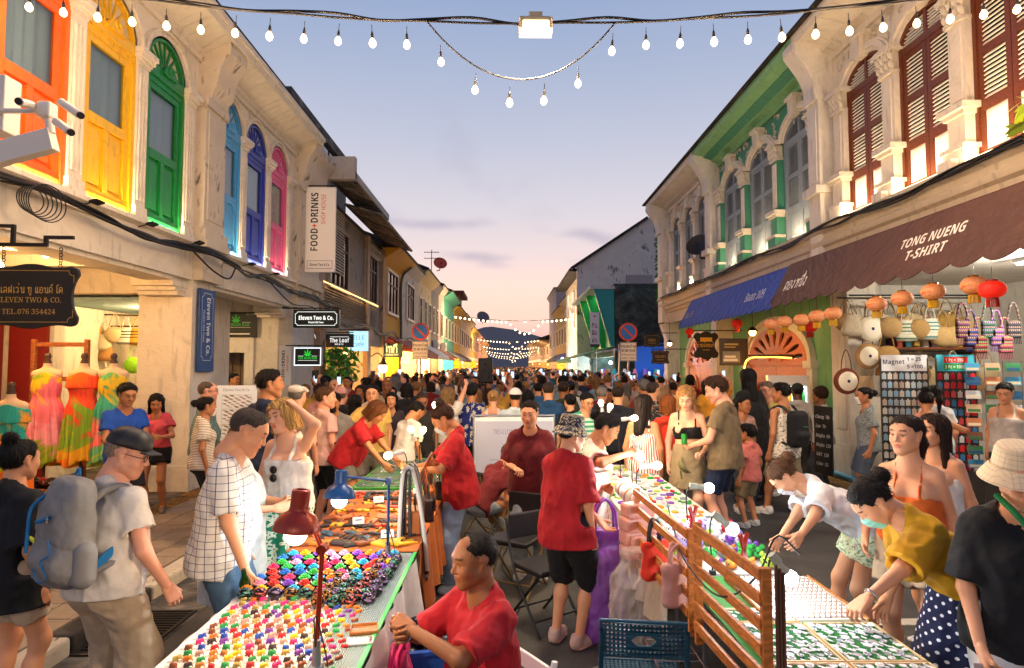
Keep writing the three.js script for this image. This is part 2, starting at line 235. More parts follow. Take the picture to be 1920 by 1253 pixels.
function leftWindow(par,c,col,word) {
  const w = new THREE.Group(); w.name = 'window'; w.position.set(c,0,0); par.add(w); tag(w,word + ' wooden arched window door with a fanlight');
  const m = std(col,0.42,{ map: rep(T.plaster,0.8),bumpMap: rep(T.wood,2),bumpScale: 0.002 }),z = -0.07;
  mk('frame',[bx(-0.5,-0.43,4.0,6.22,z,z + 0.1),bx(0.43,0.5,4.0,6.22,z,z + 0.1),bx(-0.43,0.43,4.0,4.1,z,z + 0.09),bx(-0.43,0.43,6.1,6.27,z,z + 0.12),archRing(0,6.27,0.43,0.43,0.5,0.5,0.1,z)],m,w);
  mk('transom',[bx(-0.43,0.43,6.02,6.1,z,z + 0.09),ext(new THREE.Shape().absarc(0,6.2,0.16,0,PI),0.04,0,0,0,z + 0.12),put(new THREE.TorusGeometry(0.05,0.018,6,14),0,6.3,z + 0.165)],m,w);
  mk('leaf',[bx(-0.43,-0.34,4.1,6.02,z + 0.01,z + 0.07),bx(0.34,0.43,4.1,6.02,z + 0.01,z + 0.07),bx(-0.34,0.34,4.1,4.17,z + 0.01,z + 0.07),bx(-0.34,0.34,4.96,5.08,z + 0.01,z + 0.075),bx(-0.34,0.34,5.93,6.02,z + 0.01,z + 0.07),bx(-0.045,0.045,4.17,4.96,z + 0.01,z + 0.07)],m,w);
  for (const s of [-1,1]) mk('panel',[bx(s * 0.193 - 0.148,s * 0.193 + 0.148,4.17,4.96,z + 0.012,z + 0.03),rbox(0.22,0.68,0.03,0.012,s * 0.193,4.565,z + 0.035)],m,w);
  mk('pane',[bx(-0.34,0.34,5.08,5.93,z + 0.03,z + 0.036)],glassM,w);
  const cu = mk('curtain',curtG,curtM,w,'raw'); cu.position.set(0,5.5,z - 0.08);
  mk('fanlight',[ext(new THREE.Shape().absarc(0,6.27,0.43,0,PI),0.012,0,0,0,z + 0.02)],cm(0xc9bda2,0.8),w);
  for (let i = 0; i < 9; i++) { const a = PI * (i + 0.5) / 9; mk('spoke',[beam([Math.cos(a) * 0.1,6.27 + Math.sin(a) * 0.1,z + 0.055],[Math.cos(a) * 0.435,6.27 + Math.sin(a) * 0.435,z + 0.055],0.026,0.03,V(0,0,1))],m,w); }
  mk('sill_light',[rbox(0.82,0.022,0.03,0.008,0,4.015,0.02)],stripM,w);  // glowing strip stands in for the small floods that wash the window
  strip([0,4.035,0.03],0.8,0.03,[0,1,-0.12],stripC,170,w);
}
{
  const b = bldg('cream_shophouse','cream stucco shophouse with six arched windows in different bright colours',XL);
  const Z0 = 3.6,Z1 = 14.2,holes = LC.map(([c]) => [c,0.5,4.0,6.27,0.5]); holes.unshift([5.05,0.5,4.0,6.27,0.5]);
  mk('wall',[archWall(Z0,Z1,3.86,7.2,holes,0.3),bx(Z0,Z1,3.86,8.0,-3.2,-2.9),bx(Z1 - 0.3,Z1,3.86,7.3,-2.9,-0.3),bx(Z0,Z0 + 0.3,0,7.3,-2.9,-0.3)],M.cream,b);
  mk('room',[bx(Z0 + 0.3,Z1 - 0.3,3.87,7,-0.92,-0.9)],curtRoom,b);  // dark sheet, its colour stands for the unlit rooms behind the panes
  leftWindow(b,5.05,0xd8452a,'red'); LC.forEach(([c,col,w]) => leftWindow(b,c,col,w));
  // pilasters, archivolts, ledges
  const pil = [4.44,5.66,6.88,8.105,9.33,10.2,11.3,12.48,13.68];
  for (const c of pil) {
    const g = [bx(c - 0.115,c + 0.115,4.0,6.06,0,0.06),bx(c - 0.13,c + 0.13,4.0,4.16,0,0.085),bx(c - 0.145,c + 0.145,4.0,4.06,0,0.1)];
    for (const k of [-0.07,0,0.07]) g.push(rbox(0.036,1.72,0.03,0.012,c + k,5.1,0.066));
    [[0.125,6.06,6.1,0.08],[0.135,6.1,6.14,0.1],[0.16,6.14,6.2,0.13],[0.18,6.2,6.27,0.16]].forEach(([w,a,d,o]) => g.push(bx(c - w,c + w,a,d,0,o)));
    mk('pilaster',g,M.trim,b);
  }
  for (const c of [5.05,...LC.map((l) => l[0])]) mk('archivolt',[archRing(c,6.27,0.5,0.5,0.56,0.56,0.05,0),archRing(c,6.27,0.56,0.56,0.6,0.6,0.085,0),archRing(c,6.27,0.47,0.47,0.5,0.5,0.03,0)],M.trim,b);
  mk('sill_ledge',[prof([[0,3.84],[0.05,3.84],[0.06,3.9],[0.12,3.93],[0.14,3.94],[0.14,3.998],[0,3.998]],Z0,Z1)],M.trim,b);
  mk('cornice',[prof([[0,6.93],[0.05,6.93],[0.06,7.0],[0.1,7.03],[0.11,7.08],[0.52,7.27],[0.56,7.27],[0.58,7.38],[0.62,7.38],[0.62,7.47],[0,7.47]],Z0,Z1 + 0.25)],M.cream,b);
  mk('roof',[prof([[-0.1,7.473],[0.61,7.473],[0.63,7.5],[-3.4,8.6],[-3.4,7.473]],Z0,Z1 + 0.3)],M.roof,b);
  // ground floor: beam, pillars, brackets, arcade ceiling and back wall
  mk('arcade_beam',[bx(Z0,Z1,3.4,3.86,-0.55,-0.002),bx(Z0,Z1,3.34,3.4,-0.5,-0.06)],M.cream,b);
  mk('arcade_ceiling',[bx(Z0,Z1,3.62,3.8,-2.9,-0.55)],M.cream,b);
  for (let i = 0; i < 4; i++) mk('ceiling_beam',[bx(4.6 + i * 1.35,4.78 + i * 1.35,3.46,3.62,-2.9,-0.55)],M.cream,b);
  mk('arcade_wall',[bx(Z0,9.9,0.1,3.62,-3.2,-2.9)],M.cream,b);
  for (const [a,d,st] of [[9.63,10.31,1],[14.1,15.75,1]]) {
    const c = (a + d) / 2,o = d - a > 1 ? 0.12 : 0.16;
    mk('pillar',[bx(a,d,0.1,3.4,-0.82,0.01),bx(a - 0.03,d + 0.03,0.1,0.5,-0.85,0.035)],M.cream,b);
    mk('upper_pillar',[bx(a,d,3.4,6.35,0,o),rbox(d - a - 0.16,1.75,0.03,0.01,c,5.25,o + 0.003),bx(a - 0.04,d + 0.04,4.02,4.22,0,o + 0.05),bx(a - 0.06,d + 0.06,3.92,4.02,0,o + 0.09),bx(a - 0.03,d + 0.03,6.2,6.35,0,o + 0.04)],M.creamStain,b);
    const s = new THREE.Shape(); s.moveTo(0,6.35); s.lineTo(o + 0.04,6.35); s.lineTo(o + 0.06,6.45); s.bezierCurveTo(o + 0.2,6.62,o + 0.1,6.75,o + 0.26,7.0); s.lineTo(o + 0.34,7.1); s.lineTo(0.5,7.26); s.lineTo(0,7.26);
    const gg = ext(s,d - a - 0.06,0.01); mk('console',[onto(gg,a + 0.03)],M.creamStain,b);
    [[0.1,3.3],[0.2,3.36],[0.3,3.42]].forEach(([e,y],i) => mk('bracket',[bx(a - e - 0.14,a - 0.0,y - 0.16,y - 0.1 + 0.06,-0.7 + i * 0.001,-0.1 + i * 0.02)],M.cream,b));
  }
  // cross walls of the arcade, each with an opening
  mk('cross_wall',[bx(9.66,9.9,3.19,3.6,-2.9,-0.82),bx(9.66,9.9,0.1,3.19,-2.9,-2.15)],M.cream,b);
  mk('cross_wall',[bx(14.0,14.2,2.35,3.62,-2.9,-0.82),bx(14.0,14.2,0.1,2.35,-2.9,-2.2),bx(14.0,14.2,0.1,2.35,-1.02,-0.82)],M.white,b);
  mk('back_room_wall',[bx(12.8,12.95,0.1,3.62,-2.9,-1.9),bx(9.9,12.8,0.1,3.62,-3.2,-2.9),bx(9.9,12.8,0.1,3.62,-0.9,-0.82)],M.cream,b);
  mk('ceiling_panel',[bx(9.95,12.75,3.12,3.16,-2.85,-0.95)],paint(0x9fc3d0,0.7),b);
  mk('wall_planks',Array.from({ length: 9 },(_,i) => bx(15.2,15.24,0.1,2.9,-2.6 + i * 0.2,-2.42 + i * 0.2)),paint(0x9a8468,0.7,'stain'),b);
  // red panelled shop door with white lines, deep in the arcade
  const d = new THREE.Group(); d.name = 'shop_door'; b.add(d); tag(d,'dark red panelled wooden door with pale edging');
  mk('leaf',[bx(8.75,9.55,0.1,2.9,-2.9,-2.84),bx(9.6,9.64,0.1,2.95,-2.8,-2.2)],std(0x7c1512,0.5),d);
  for (const y of [0.35,1.25,2.15]) mk('edging',[bx(8.85,9.45,y,y + 0.02,-2.84,-2.825),bx(8.85,9.45,y + 0.66,y + 0.68,-2.84,-2.825),bx(8.85,8.87,y + 0.02,y + 0.66,-2.84,-2.825),bx(9.43,9.45,y + 0.02,y + 0.66,-2.84,-2.825)],M.whiteP,d);
}
// ---------- right front: brown, green and white units ----------
const ornM = [M.trim];
function capital(par,x,y,s,m) { // leafy capital: stacked rings of small curled leaves under an abacus
  const g = [bx(x - 0.16 * s,x + 0.16 * s,y - 0.02,y + 0.03,0,0.17 * s),bx(x - 0.21 * s,x + 0.21 * s,y + 0.3,y + 0.36,0,0.24 * s),bx(x - 0.19 * s,x + 0.19 * s,y + 0.36,y + 0.4,0,0.21 * s),bx(x - 0.13 * s,x + 0.13 * s,y + 0.03,y + 0.3,0,0.13 * s)];
  for (let r = 0; r < 2; r++) for (let i = 0; i < 4; i++) { const a = (i - 1.5) * 0.095 * s + (r ? 0.03 : 0); g.push(put(new THREE.SphereGeometry(0.05 * s,7,5),x + a,y + 0.1 + r * 0.12,0.15 * s + r * 0.03,0.4,0,0,V(0.8,1.5,0.8)),put(new THREE.TorusGeometry(0.03 * s,0.013 * s,5,8),x + a,y + 0.17 + r * 0.11,0.17 * s + r * 0.04,0.3,0.5,0)); }
  mk('capital',g,m,par);
}
function stucco(par,x0,x1,y0,y1,n,seed,m) { // plaster relief of curled sprays
  const q = rng(seed),g = [];
  for (let i = 0; i < n; i++) { const x = lerp(x0,x1,q()),y = lerp(y0,y1,q()),r = 0.03 + q() * 0.06,a = q() * 6.28,p = []; for (let k = 0; k < 7; k++) { const t = a + k * 0.75,rr2 = r * (1.6 - k * 0.2); p.push([x + Math.cos(t) * rr2,y + Math.sin(t) * rr2,0.012]); } g.push(tube(p,0.014,12,4)); if (i % 3 === 0) g.push(sph(0.03,x,y,0.02,6)); }
  mk('stucco_relief',g,m,par);
}
const slatG = new Map();
function rightWindow(par,D,o) {
  const hw = o.hw,w = new THREE.Group(); w.name = 'window'; w.position.set(-D,0,-0.06); par.add(w); tag(w,o.label);
  const fm = o.frame,sm = o.slat,y0 = o.y0 ?? 4.58,ys = o.ys ?? 6.72,rise = o.rise ?? 0.36,f = 0.06;
  mk('frame',[bx(-hw,-hw + f,y0,ys,0,0.09),bx(hw - f,hw,y0,ys,0,0.09),archRing(0,ys,hw - f,rise - f * 0.8,hw,rise,0.09,0),bx(-0.03,0.03,ys - 0.02,ys + rise - 0.03,0.01,0.08),bx(-hw + f,hw - f,ys - 0.12,ys - 0.02,0.005,0.085),bx(-hw,hw,y0 - 0.04,y0,0,0.09)],fm,w);
  const H = ys - 0.12 - y0,L = hw - f,rows = [[0.05,0.29],[0.36,0.64],[0.69,0.97]];
  for (const s of [-1,1]) {
    const x0 = s < 0 ? -L : 0.006,x1 = s < 0 ? -0.006 : L,st = 0.075;
    const g = [bx(x0,x0 + st,y0,ys - 0.12,0.02,0.07),bx(x1 - st,x1,y0,ys - 0.12,0.02,0.07)];
    let py = y0; for (const [a,b] of [...rows,[1,1]]) { g.push(bx(x0 + st,x1 - st,py,y0 + a * H,0.02,0.068)); py = y0 + b * H; }
    mk('leaf',g,fm,w);
    mk('panel',[bx(x0 + st,x1 - st,y0 + rows[0][0] * H,y0 + rows[0][1] * H,0.03,0.05),rbox(x1 - x0 - 2 * st - 0.05,0.24 * H - 0.06,0.02,0.008,(x0 + x1) / 2,y0 + 0.17 * H,0.054)],sm,w);
    const sw = x1 - x0 - 2 * st,key = sw.toFixed(3);
    if (!slatG.has(key)) slatG.set(key,G(box(sw,0.062,0.012,0,0,0,-0.75)));
    for (const [a,b] of rows.slice(1)) { const n = o.n ?? 10; for (let i = 0; i < n; i++) { const t = mk('slat',slatG.get(key),sm,w,'raw'); t.position.set((x0 + x1) / 2,lerp(y0 + a * H,y0 + b * H,(i + 0.5) / n),0.042); } }
  }
  const tg = []; for (let i = 0; i < 7; i++) { const y = ys + 0.02 + i * 0.047,k = Math.sqrt(Math.max(0,1 - ((y - ys) / (rise - 0.06)) ** 2)) * (hw - f); if (k > 0.1) tg.push(bx(-k,-0.03,y,y + 0.012,0.03,0.06),bx(0.03,k,y,y + 0.012,0.03,0.06)); }
  mk('transom_louvre',tg,sm,w);
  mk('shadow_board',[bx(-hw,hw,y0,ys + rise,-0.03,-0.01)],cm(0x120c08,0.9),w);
}
{
  const b = bldg('louvred_shophouse','row of cream, green and white shophouse units with louvred arched shutters and stucco reliefs',XR);
  const brown = std(0x70381a,0.5,{ map: rep(T.wood,2) }),wsl = std(0xe9e3d6,0.55),grey = std(0x8b99a6,0.6,{ map: rep(T.plaster,1) }),gPaint = paint([0.06,0.3,0.2],0.7),gLight = paint([0.22,0.52,0.26],0.7);
  const BW = [6.86,8.27,9.68],GW = [11.97,13.76,15.5],WW = [17.85,19.2,20.6];
  const H = (l,hw,ri = 0.36) => l.map((c) => [-c,hw,4.54,6.72,ri]);
  mk('wall',[archWall(-10.75,-3.4,4.5,7.6,H([5.45,...BW],0.56),0.3)],M.cream,b);
  mk('green_wall',[archWall(-16.75,-10.75,4.5,7.6,H(GW,0.63),0.3)],gPaint,b);
  mk('white_wall',[archWall(-22.3,-16.75,4.5,7.6,H(WW,0.5),0.3),bx(-22.3,-22.0,0.1,7.6,-6,-0.3)],M.white,b);
  mk('back_wall',[bx(-22.3,-3.4,4.5,8,-3.3,-3),bx(-22.0,-3.4,4.4,4.5,-3,-0.3)],M.cream,b);
  for (const c of [5.45,...BW]) rightWindow(b,c,{ hw: 0.56,frame: brown,slat: wsl,label: 'brown framed shutter doors with white louvres' });
  for (const c of GW) rightWindow(b,c,{ hw: 0.63,frame: grey,slat: grey,label: 'blue grey louvred shutter doors',n: 14 });
  for (const c of WW) rightWindow(b,c,{ hw: 0.5,frame: grey,slat: grey,label: 'small blue grey louvred shutter doors',n: 10 });
  const arc = (c,hw,m) => mk('archivolt',[archRing(-c,6.72,hw,0.36,hw + 0.06,0.43,0.07,0),archRing(-c,6.72,hw + 0.06,0.43,hw + 0.14,0.52,0.11,0),archRing(-c,6.72,hw + 0.14,0.52,hw + 0.17,0.55,0.07,0),ext(shp([[-c - 0.09,7.05],[-c + 0.09,7.05],[-c + 0.14,7.38],[-c - 0.14,7.38]]),0.18),bx(-c - 0.18,-c + 0.18,7.38,7.45,0,0.22)],m,b);
  [5.45,...BW].forEach((c) => arc(c,0.56,M.trim)); GW.forEach((c) => arc(c,0.63,M.trim)); WW.forEach((c) => arc(c,0.5,M.trim));
  // pilasters on pedestals
  const pil = (c,hw,face,inlay) => {
    const x = -c;
    mk('pilaster',[bx(x - hw,x + hw,5.32,6.42,0,0.12)],face,b); mk('pilaster_panel',[rbox(hw * 1.25,0.95,0.03,0.012,x,5.87,0.125)],inlay,b);
    mk('pedestal',[bx(x - hw - 0.03,x + hw + 0.03,4.5,4.74,0,0.22),bx(x - hw,x + hw,4.74,5.18,0,0.16)],face,b);
    mk('pedestal_moulding',[bx(x - hw - 0.06,x + hw + 0.06,4.74,4.8,0,0.24)],M.trim,b); mk('pedestal_moulding',[bx(x - hw - 0.03,x + hw + 0.03,5.18,5.24,0,0.2),bx(x - hw - 0.08,x + hw + 0.08,5.24,5.32,0,0.25)],M.trim,b);
    capital(b,x,6.42,hw / 0.15,M.trim);
  };
  for (const c of [4.75,6.155,7.565,8.975,10.35]) pil(c,0.15,M.cream,M.trim);
  for (const c of [11.18,12.865,14.63,16.3]) pil(c,0.15,gPaint,M.trim);
  for (const c of [17.15,18.52,19.9,21.3]) pil(c,0.13,M.white,M.white);
  // party pillars with curved heads
  for (const [c,hw] of [[10.86,0.2],[16.75,0.2],[22.05,0.28]]) {
    mk('party_pillar',[bx(-c - hw,-c + hw,3.6,6.85,0,0.3),rbox(hw * 1.3,1.35,0.03,0.01,-c,6.0,0.303),bx(-c - hw - 0.06,-c + hw + 0.06,5.1,5.24,0,0.4),bx(-c - hw - 0.03,-c + hw + 0.03,6.8,6.9,0,0.36)],M.white,b);
    const s = new THREE.Shape(); s.moveTo(0,6.9); s.lineTo(0.36,6.9); s.lineTo(0.36,7.05); s.bezierCurveTo(0.4,7.3,0.5,7.4,0.72,7.72); s.lineTo(0.72,7.85); s.lineTo(0,7.85);
    mk('pillar_head',[onto(ext(s,2 * hw,0.01),-c - hw)],M.white,b);
  }
  stucco(b,-10.5,-4,7.1,7.5,60,3,M.trim); stucco(b,-16.4,-11.3,7.0,7.55,70,5,M.trim); stucco(b,-21.8,-17,7.1,7.5,50,6,M.white);
  // eaves
  const ev = [[0,7.5],[0.06,7.5],[0.08,7.6],[0.22,7.66],[0.24,7.72],[0.62,7.84],[0.66,7.84],[0.7,7.93],[0.7,8.0],[0,8.0]];
  mk('eave',[prof(ev,-10.78,-3.4)],M.cream,b); mk('green_eave',[prof(ev,-16.75,-10.78)],gLight,b); mk('eave_band',[prof([[0.24,7.70],[0.44,7.765],[0.44,7.79],[0.24,7.73]].map(([a,y]) => [a,y - 0.003]),-16.7,-11.05)],gPaint,b); mk('white_eave',[prof(ev,-22.4,-16.75)],M.white,b);
  mk('roof',[prof([[-0.2,8.003],[0.78,8.003],[0.8,8.03],[0.77,8.07],[-3.6,9.7],[-3.6,8.003]],-22.6,-3.4)],M.roof,b);
  // moulded band between the awnings and the windows
  mk('string_course',[prof([[0,3.55],[0.1,3.55],[0.12,3.9],[0.16,3.92],[0.18,4.0],[0.24,4.03],[0.25,4.12],[0.3,4.16],[0.32,4.24],[0.26,4.28],[0.27,4.36],[0.34,4.4],[0.34,4.5],[0,4.5]],-22.3,-3.4)],paint([0.56,0.5,0.4],0.8),b);
  // light tubes at the windows' feet
  for (const c of [5.45,...BW]) { mk('light_tube',[put(new THREE.CapsuleGeometry(0.016,0.95,3,8),-c,4.535,0.24,0,0,PI / 2)],stripM,b); strip([-c,4.56,0.25],0.95,0.035,[0,1,-0.25],stripC,150,b); }
  for (const c of [12.0,13.76,15.5]) { mk('light_tube',[put(new THREE.CapsuleGeometry(0.014,0.5,3,8),-c,4.53,0.24,0,0,PI / 2)],stripM,b); strip([-c,4.56,0.25],0.5,0.035,[0,1,-0.25],stripC,200,b); }  // short tubes in place of the small spotlights on the green unit
  for (const c of [18.5,19.9]) { mk('light_tube',[put(new THREE.CapsuleGeometry(0.014,0.3,3,8),-c,4.53,0.24,0,0,PI / 2)],stripM,b); strip([-c,4.56,0.25],0.3,0.035,[0,1,-0.25],stripC,150,b); }
  for (const c of [6.155,7.565,8.975]) mk('junction_box',[bx(-c - 0.12,-c + 0.12,4.5,4.62,0.24,0.34)],M.cream,b);
  // ground floor
  mk('ground_wall',[bx(-22.3,-10.9,0.1,3.55,-0.6,-0.35)].concat([]),paint([0.2,0.5,0.24],0.75),b);
  mk('ground_pillar',[bx(-10.95,-10.4,0.1,3.6,-0.5,0.02),bx(-10.98,-10.37,0.1,0.62,-0.53,0.06),bx(-10.96,-10.39,0.62,0.7,-0.51,0.05),rbox(0.36,2.3,0.03,0.01,-10.67,2.1,0.025)],M.cream,b);
  for (const x of [-16.95,-22.1]) mk('ground_pillar',[bx(x - 0.22,x + 0.22,0.1,3.6,-0.35,0.1),bx(x - 0.26,x + 0.26,0.1,0.6,-0.35,0.14)],M.white,b);
  mk('pillar_corbel',[onto(ext(shp([[0.1,3.0],[0.28,3.55],[0.1,3.55]]),0.4),-22.3)],M.white,b);
  mk('shop_ceiling',[bx(-10.95,-3.4,3.5,3.58,-3.2,-0.02)],M.white,b);
  mk('shop_wall',[bx(-10.95,-3.4,0.1,3.5,-3.2,-3.0),bx(-11.15,-10.95,0.1,3.5,-3.0,-0.5)],M.white,b);
  mk('shop_arch',[archRing(0,0,0.75,0.6,0.9,0.74,0.06,0).applyMatrix4(new THREE.Matrix4().makeRotationY(PI / 2)).translate(-10.95,2.45,-1.9)],M.trim,b);
  // orange arched doors
  const oM = std(0xd8660c,0.45,{ map: rep(T.wood,1.5) });
  for (const [D,hw] of [[13.95,1.5],[19.4,1.25]]) {
    const d = new THREE.Group(); d.name = 'arched_door'; d.position.set(-D,0,-0.35); b.add(d); tag(d,'orange arched door with a fan of petal openings');
    mk('arch_trim',[archRing(0,2.15,hw,0.78,hw + 0.1,0.9,0.08,0),archRing(0,2.15,hw + 0.1,0.9,hw + 0.22,1.02,0.12,0),bx(-hw - 0.24,-hw,0.1,2.0,0,0.1),bx(hw,hw + 0.24,0.1,2.0,0,0.1),bx(-hw - 0.3,-hw + 0.03,2.0,2.15,0,0.16),bx(hw - 0.03,hw + 0.3,2.0,2.15,0,0.16)],M.trim,d);
    const s = new THREE.Shape(); s.absellipse(0,2.15,hw,0.78,0,PI,false,0); s.closePath();
    for (let i = 0; i < 9; i++) { const a = PI * (i + 0.5) / 9,h = new THREE.Path(),n = 10; for (let k = 0; k <= n; k++) { const t = (k / n) * 2 * PI,r = 0.66 + 0.24 * Math.cos(t),da = 0.115 * Math.sin(t) * (0.45 + 0.55 * (r - 0.42) / 0.48); const X = Math.cos(a + da) * r * hw,Y = 2.15 + Math.sin(a + da) * r * 0.78; k ? h.lineTo(X,Y) : h.moveTo(X,Y); } s.holes.push(h); }
    mk('fanlight',[ext(s,0.05,0,0,0,0.03,0,0,0,20)],oM,d);
    mk('fan_boss',[archRing(0,2.15,hw * 0.17,0.14,hw * 0.26,0.21,0.03,0.082)],oM,d);
    mk('dark_pane',[ext(new THREE.Shape().absellipse(0,2.15,hw - 0.01,0.77,0,PI,false,0),0.01,0,0,0,0.012)],std(0x2c2118,0.15),d);
    mk('transom',[bx(-hw,hw,2.06,2.15,0,0.1)],oM,d);
    for (const k of [-1,1]) {
      const lf = mk('door_leaf',[bx(Math.min(0.01 * k,hw * k),Math.max(0.01 * k,hw * k),0.12,2.06,0,0.05),rbox(hw * 0.8,0.7,0.03,0.012,k * hw / 2,0.62,0.055)],oM,d);
      mk('rosette',[archRing(k * hw / 2,1.35,0.3,0.3,0.42,0.42,0.03,0.05),archRing(k * hw / 2,1.35,0.09,0.09,0.13,0.13,0.03,0.05),bx(k * hw / 2 - 0.5,k * hw / 2 + 0.5,1.28,1.32,0.05,0.075)],oM,d);
      for (let i = 0; i < 7; i++) { const a = PI * (i + 0.5) / 7; mk('petal',[put(new THREE.SphereGeometry(0.042,8,6),k * hw / 2 + Math.cos(a) * 0.215,1.35 + Math.sin(a) * 0.215,0.052,0,0,a - PI / 2,V(0.8,1.9,0.15))],cm(0x1d120a,0.6),d); }
    }
  }
  const pn = new THREE.Group(); pn.name = 'drain_pipe'; b.add(pn); tag(pn,'light blue plastic drain pipe at the foot of the pillar');
  mk('pipe',[bar([-10.2,0.18,0.1],[-10.9,0.18,0.1],0.035),bar([-10.2,0.18,0.1],[-10.2,0.36,0.1],0.035),sph(0.045,-10.2,0.18,0.1)],cm(0x5fb4d8,0.4),pn);
}
// ---------- the buildings further down ----------
const paneM = std(0x6d6a6c,0.1,{ metalness: 0.9 }),warmPane = glow(0xffb45a,0.9);
function house(name,label,sx,D0,D1,h,wallC,o = {}) {
  const X = sx < 0 ? XL + (o.back ?? 0) * -1 : XR + (o.back ?? 0),b = bldg(name,label,X),s = sx < 0 ? 1 : -1,ax = (a) => a * s,rb = (a,c,y0,y1,z0,z1) => bx(Math.min(a * s,c * s),Math.max(a * s,c * s),y0,y1,z0,z1);
  const wm = paint(wallC,0.85,o.t ?? 'stain',0.3),tm = o.trim ? paint(o.trim,0.8) : M.trim,depth = o.depth ?? 7,g0 = o.g ?? 3.2;
  mk('wall',[rb(D0,D1,g0,h,-depth,0),rb(D0,D0 + 0.3,0.1,g0,-depth,0),rb(D1 - 0.3,D1,0.1,g0,-depth,0),rb(D0 + 0.3,D1 - 0.3,0.1,g0,-depth,-2.2)],wm,b);
  const eo = o.eave ?? 0.5;
  if (eo) mk('roof',[prof([[-0.1,h + 0.003],[eo,h + 0.003],[eo + 0.03,h + 0.1],[-depth / 2,h + 1.7 * (o.rise ?? 1)],[-depth,h + 0.003]],Math.min(D0 * s,D1 * s) - 0.1,Math.max(D0 * s,D1 * s) + 0.1)],o.roofM ?? M.roof,b);
  if (eo > 0.2) mk('soffit',[prof([[0,h - 0.5],[eo - 0.02,h - 0.02],[eo - 0.02,h],[0,h]],Math.min(D0 * s,D1 * s),Math.max(D0 * s,D1 * s))],o.soffit ? paint(o.soffit,0.7) : wm,b);
  const n = o.win ?? 2,ww = o.ww ?? (D1 - D0) / n * 0.5,y0 = o.wy ?? 4.3,y1 = o.wy1 ?? 5.9;
  for (let i = 0; i < n; i++) {
    const c = D0 + (D1 - D0) * (i + 0.5) / n,w = new THREE.Group(); w.name = 'window'; b.add(w);
    mk('frame',[rb(c - ww / 2 - 0.1,c + ww / 2 + 0.1,y0 - 0.12,y0,0,0.1),rb(c - ww / 2 - 0.1,c + ww / 2 + 0.1,y1,y1 + 0.1,0,0.08),rb(c - ww / 2 - 0.1,c - ww / 2,y0,y1,0,0.07),rb(c + ww / 2,c + ww / 2 + 0.1,y0,y1,0,0.07)],tm,w);
    const k = o.mull ?? 3,mm = o.mullM ?? M.woodD,mg = []; for (let j = 0; j <= k; j++) mg.push(rb(c - ww / 2 + (ww - 0.05) * j / k,c - ww / 2 + (ww - 0.05) * j / k + 0.05,y0,y1,0.012,0.05)); mg.push(rb(c - ww / 2,c + ww / 2,lerp(y0,y1,0.68),lerp(y0,y1,0.68) + 0.06,0.014,0.046));
    mk('mullion',mg,mm,w);
    for (let j = 0; j < k; j++) mk('pane',[rb(c - ww / 2 + (ww / k) * j,c - ww / 2 + (ww / k) * (j + 0.97),y0,y1,0.002,0.008)],o.lit && (i + j) % 3 === 0 ? warmPane : paneM,w);
  }
  // ground floor: a lit shop behind an opening, with a fascia and an awning
  mk('fascia',[rb(D0 + 0.05,D1 - 0.05,g0 - 0.45,g0,-0.2,0.06)],o.fascia ? paint(o.fascia,0.7) : tm,b);
  mk('shop_back',[rb(D0 + 0.3,D1 - 0.3,0.1,g0 - 0.46,-2.2,-2.15)],paint(o.shop ?? 0xe8cfa0,0.7),b);
  const sh = []; for (let j = 0; j < 3; j++) sh.push(rb(D0 + 0.5,D1 - 0.5,0.6 + j * 0.6,0.64 + j * 0.6,-2.15,-1.8)); mk('shelf',sh,M.woodL,b);
  if (o.awn) { const z1 = o.awnD ?? 1.2; mk('awning',[prof([[0.06,g0 + 0.1],[z1,g0 - 0.55],[z1,g0 - 0.8],[z1 - 0.03,g0 - 0.8],[z1 - 0.03,g0 - 0.58],[0.06,g0 + 0.05]],Math.min(D0 * s,D1 * s) + 0.1,Math.max(D0 * s,D1 * s) - 0.1)],std(o.awn,0.8),b); }
  for (let j = 0; j < (o.lamps ?? 2); j++) { const c = lerp(D0,D1,(j + 0.5) / (o.lamps ?? 2)); mk('shop_lamp',[sph(0.12,c * s,g0 - 0.75,-0.9,10)],glow(o.lampC ?? 0xffc070,9),b); const l = lamp([c * s,g0 - 0.75,-0.9],o.lampC ?? 0xffb868,o.lampI ?? 46,{ parent: b,r: 5 }); }  // lamps inside the shops, placed and set to light the street crowd
  return [b,rb,s];
}
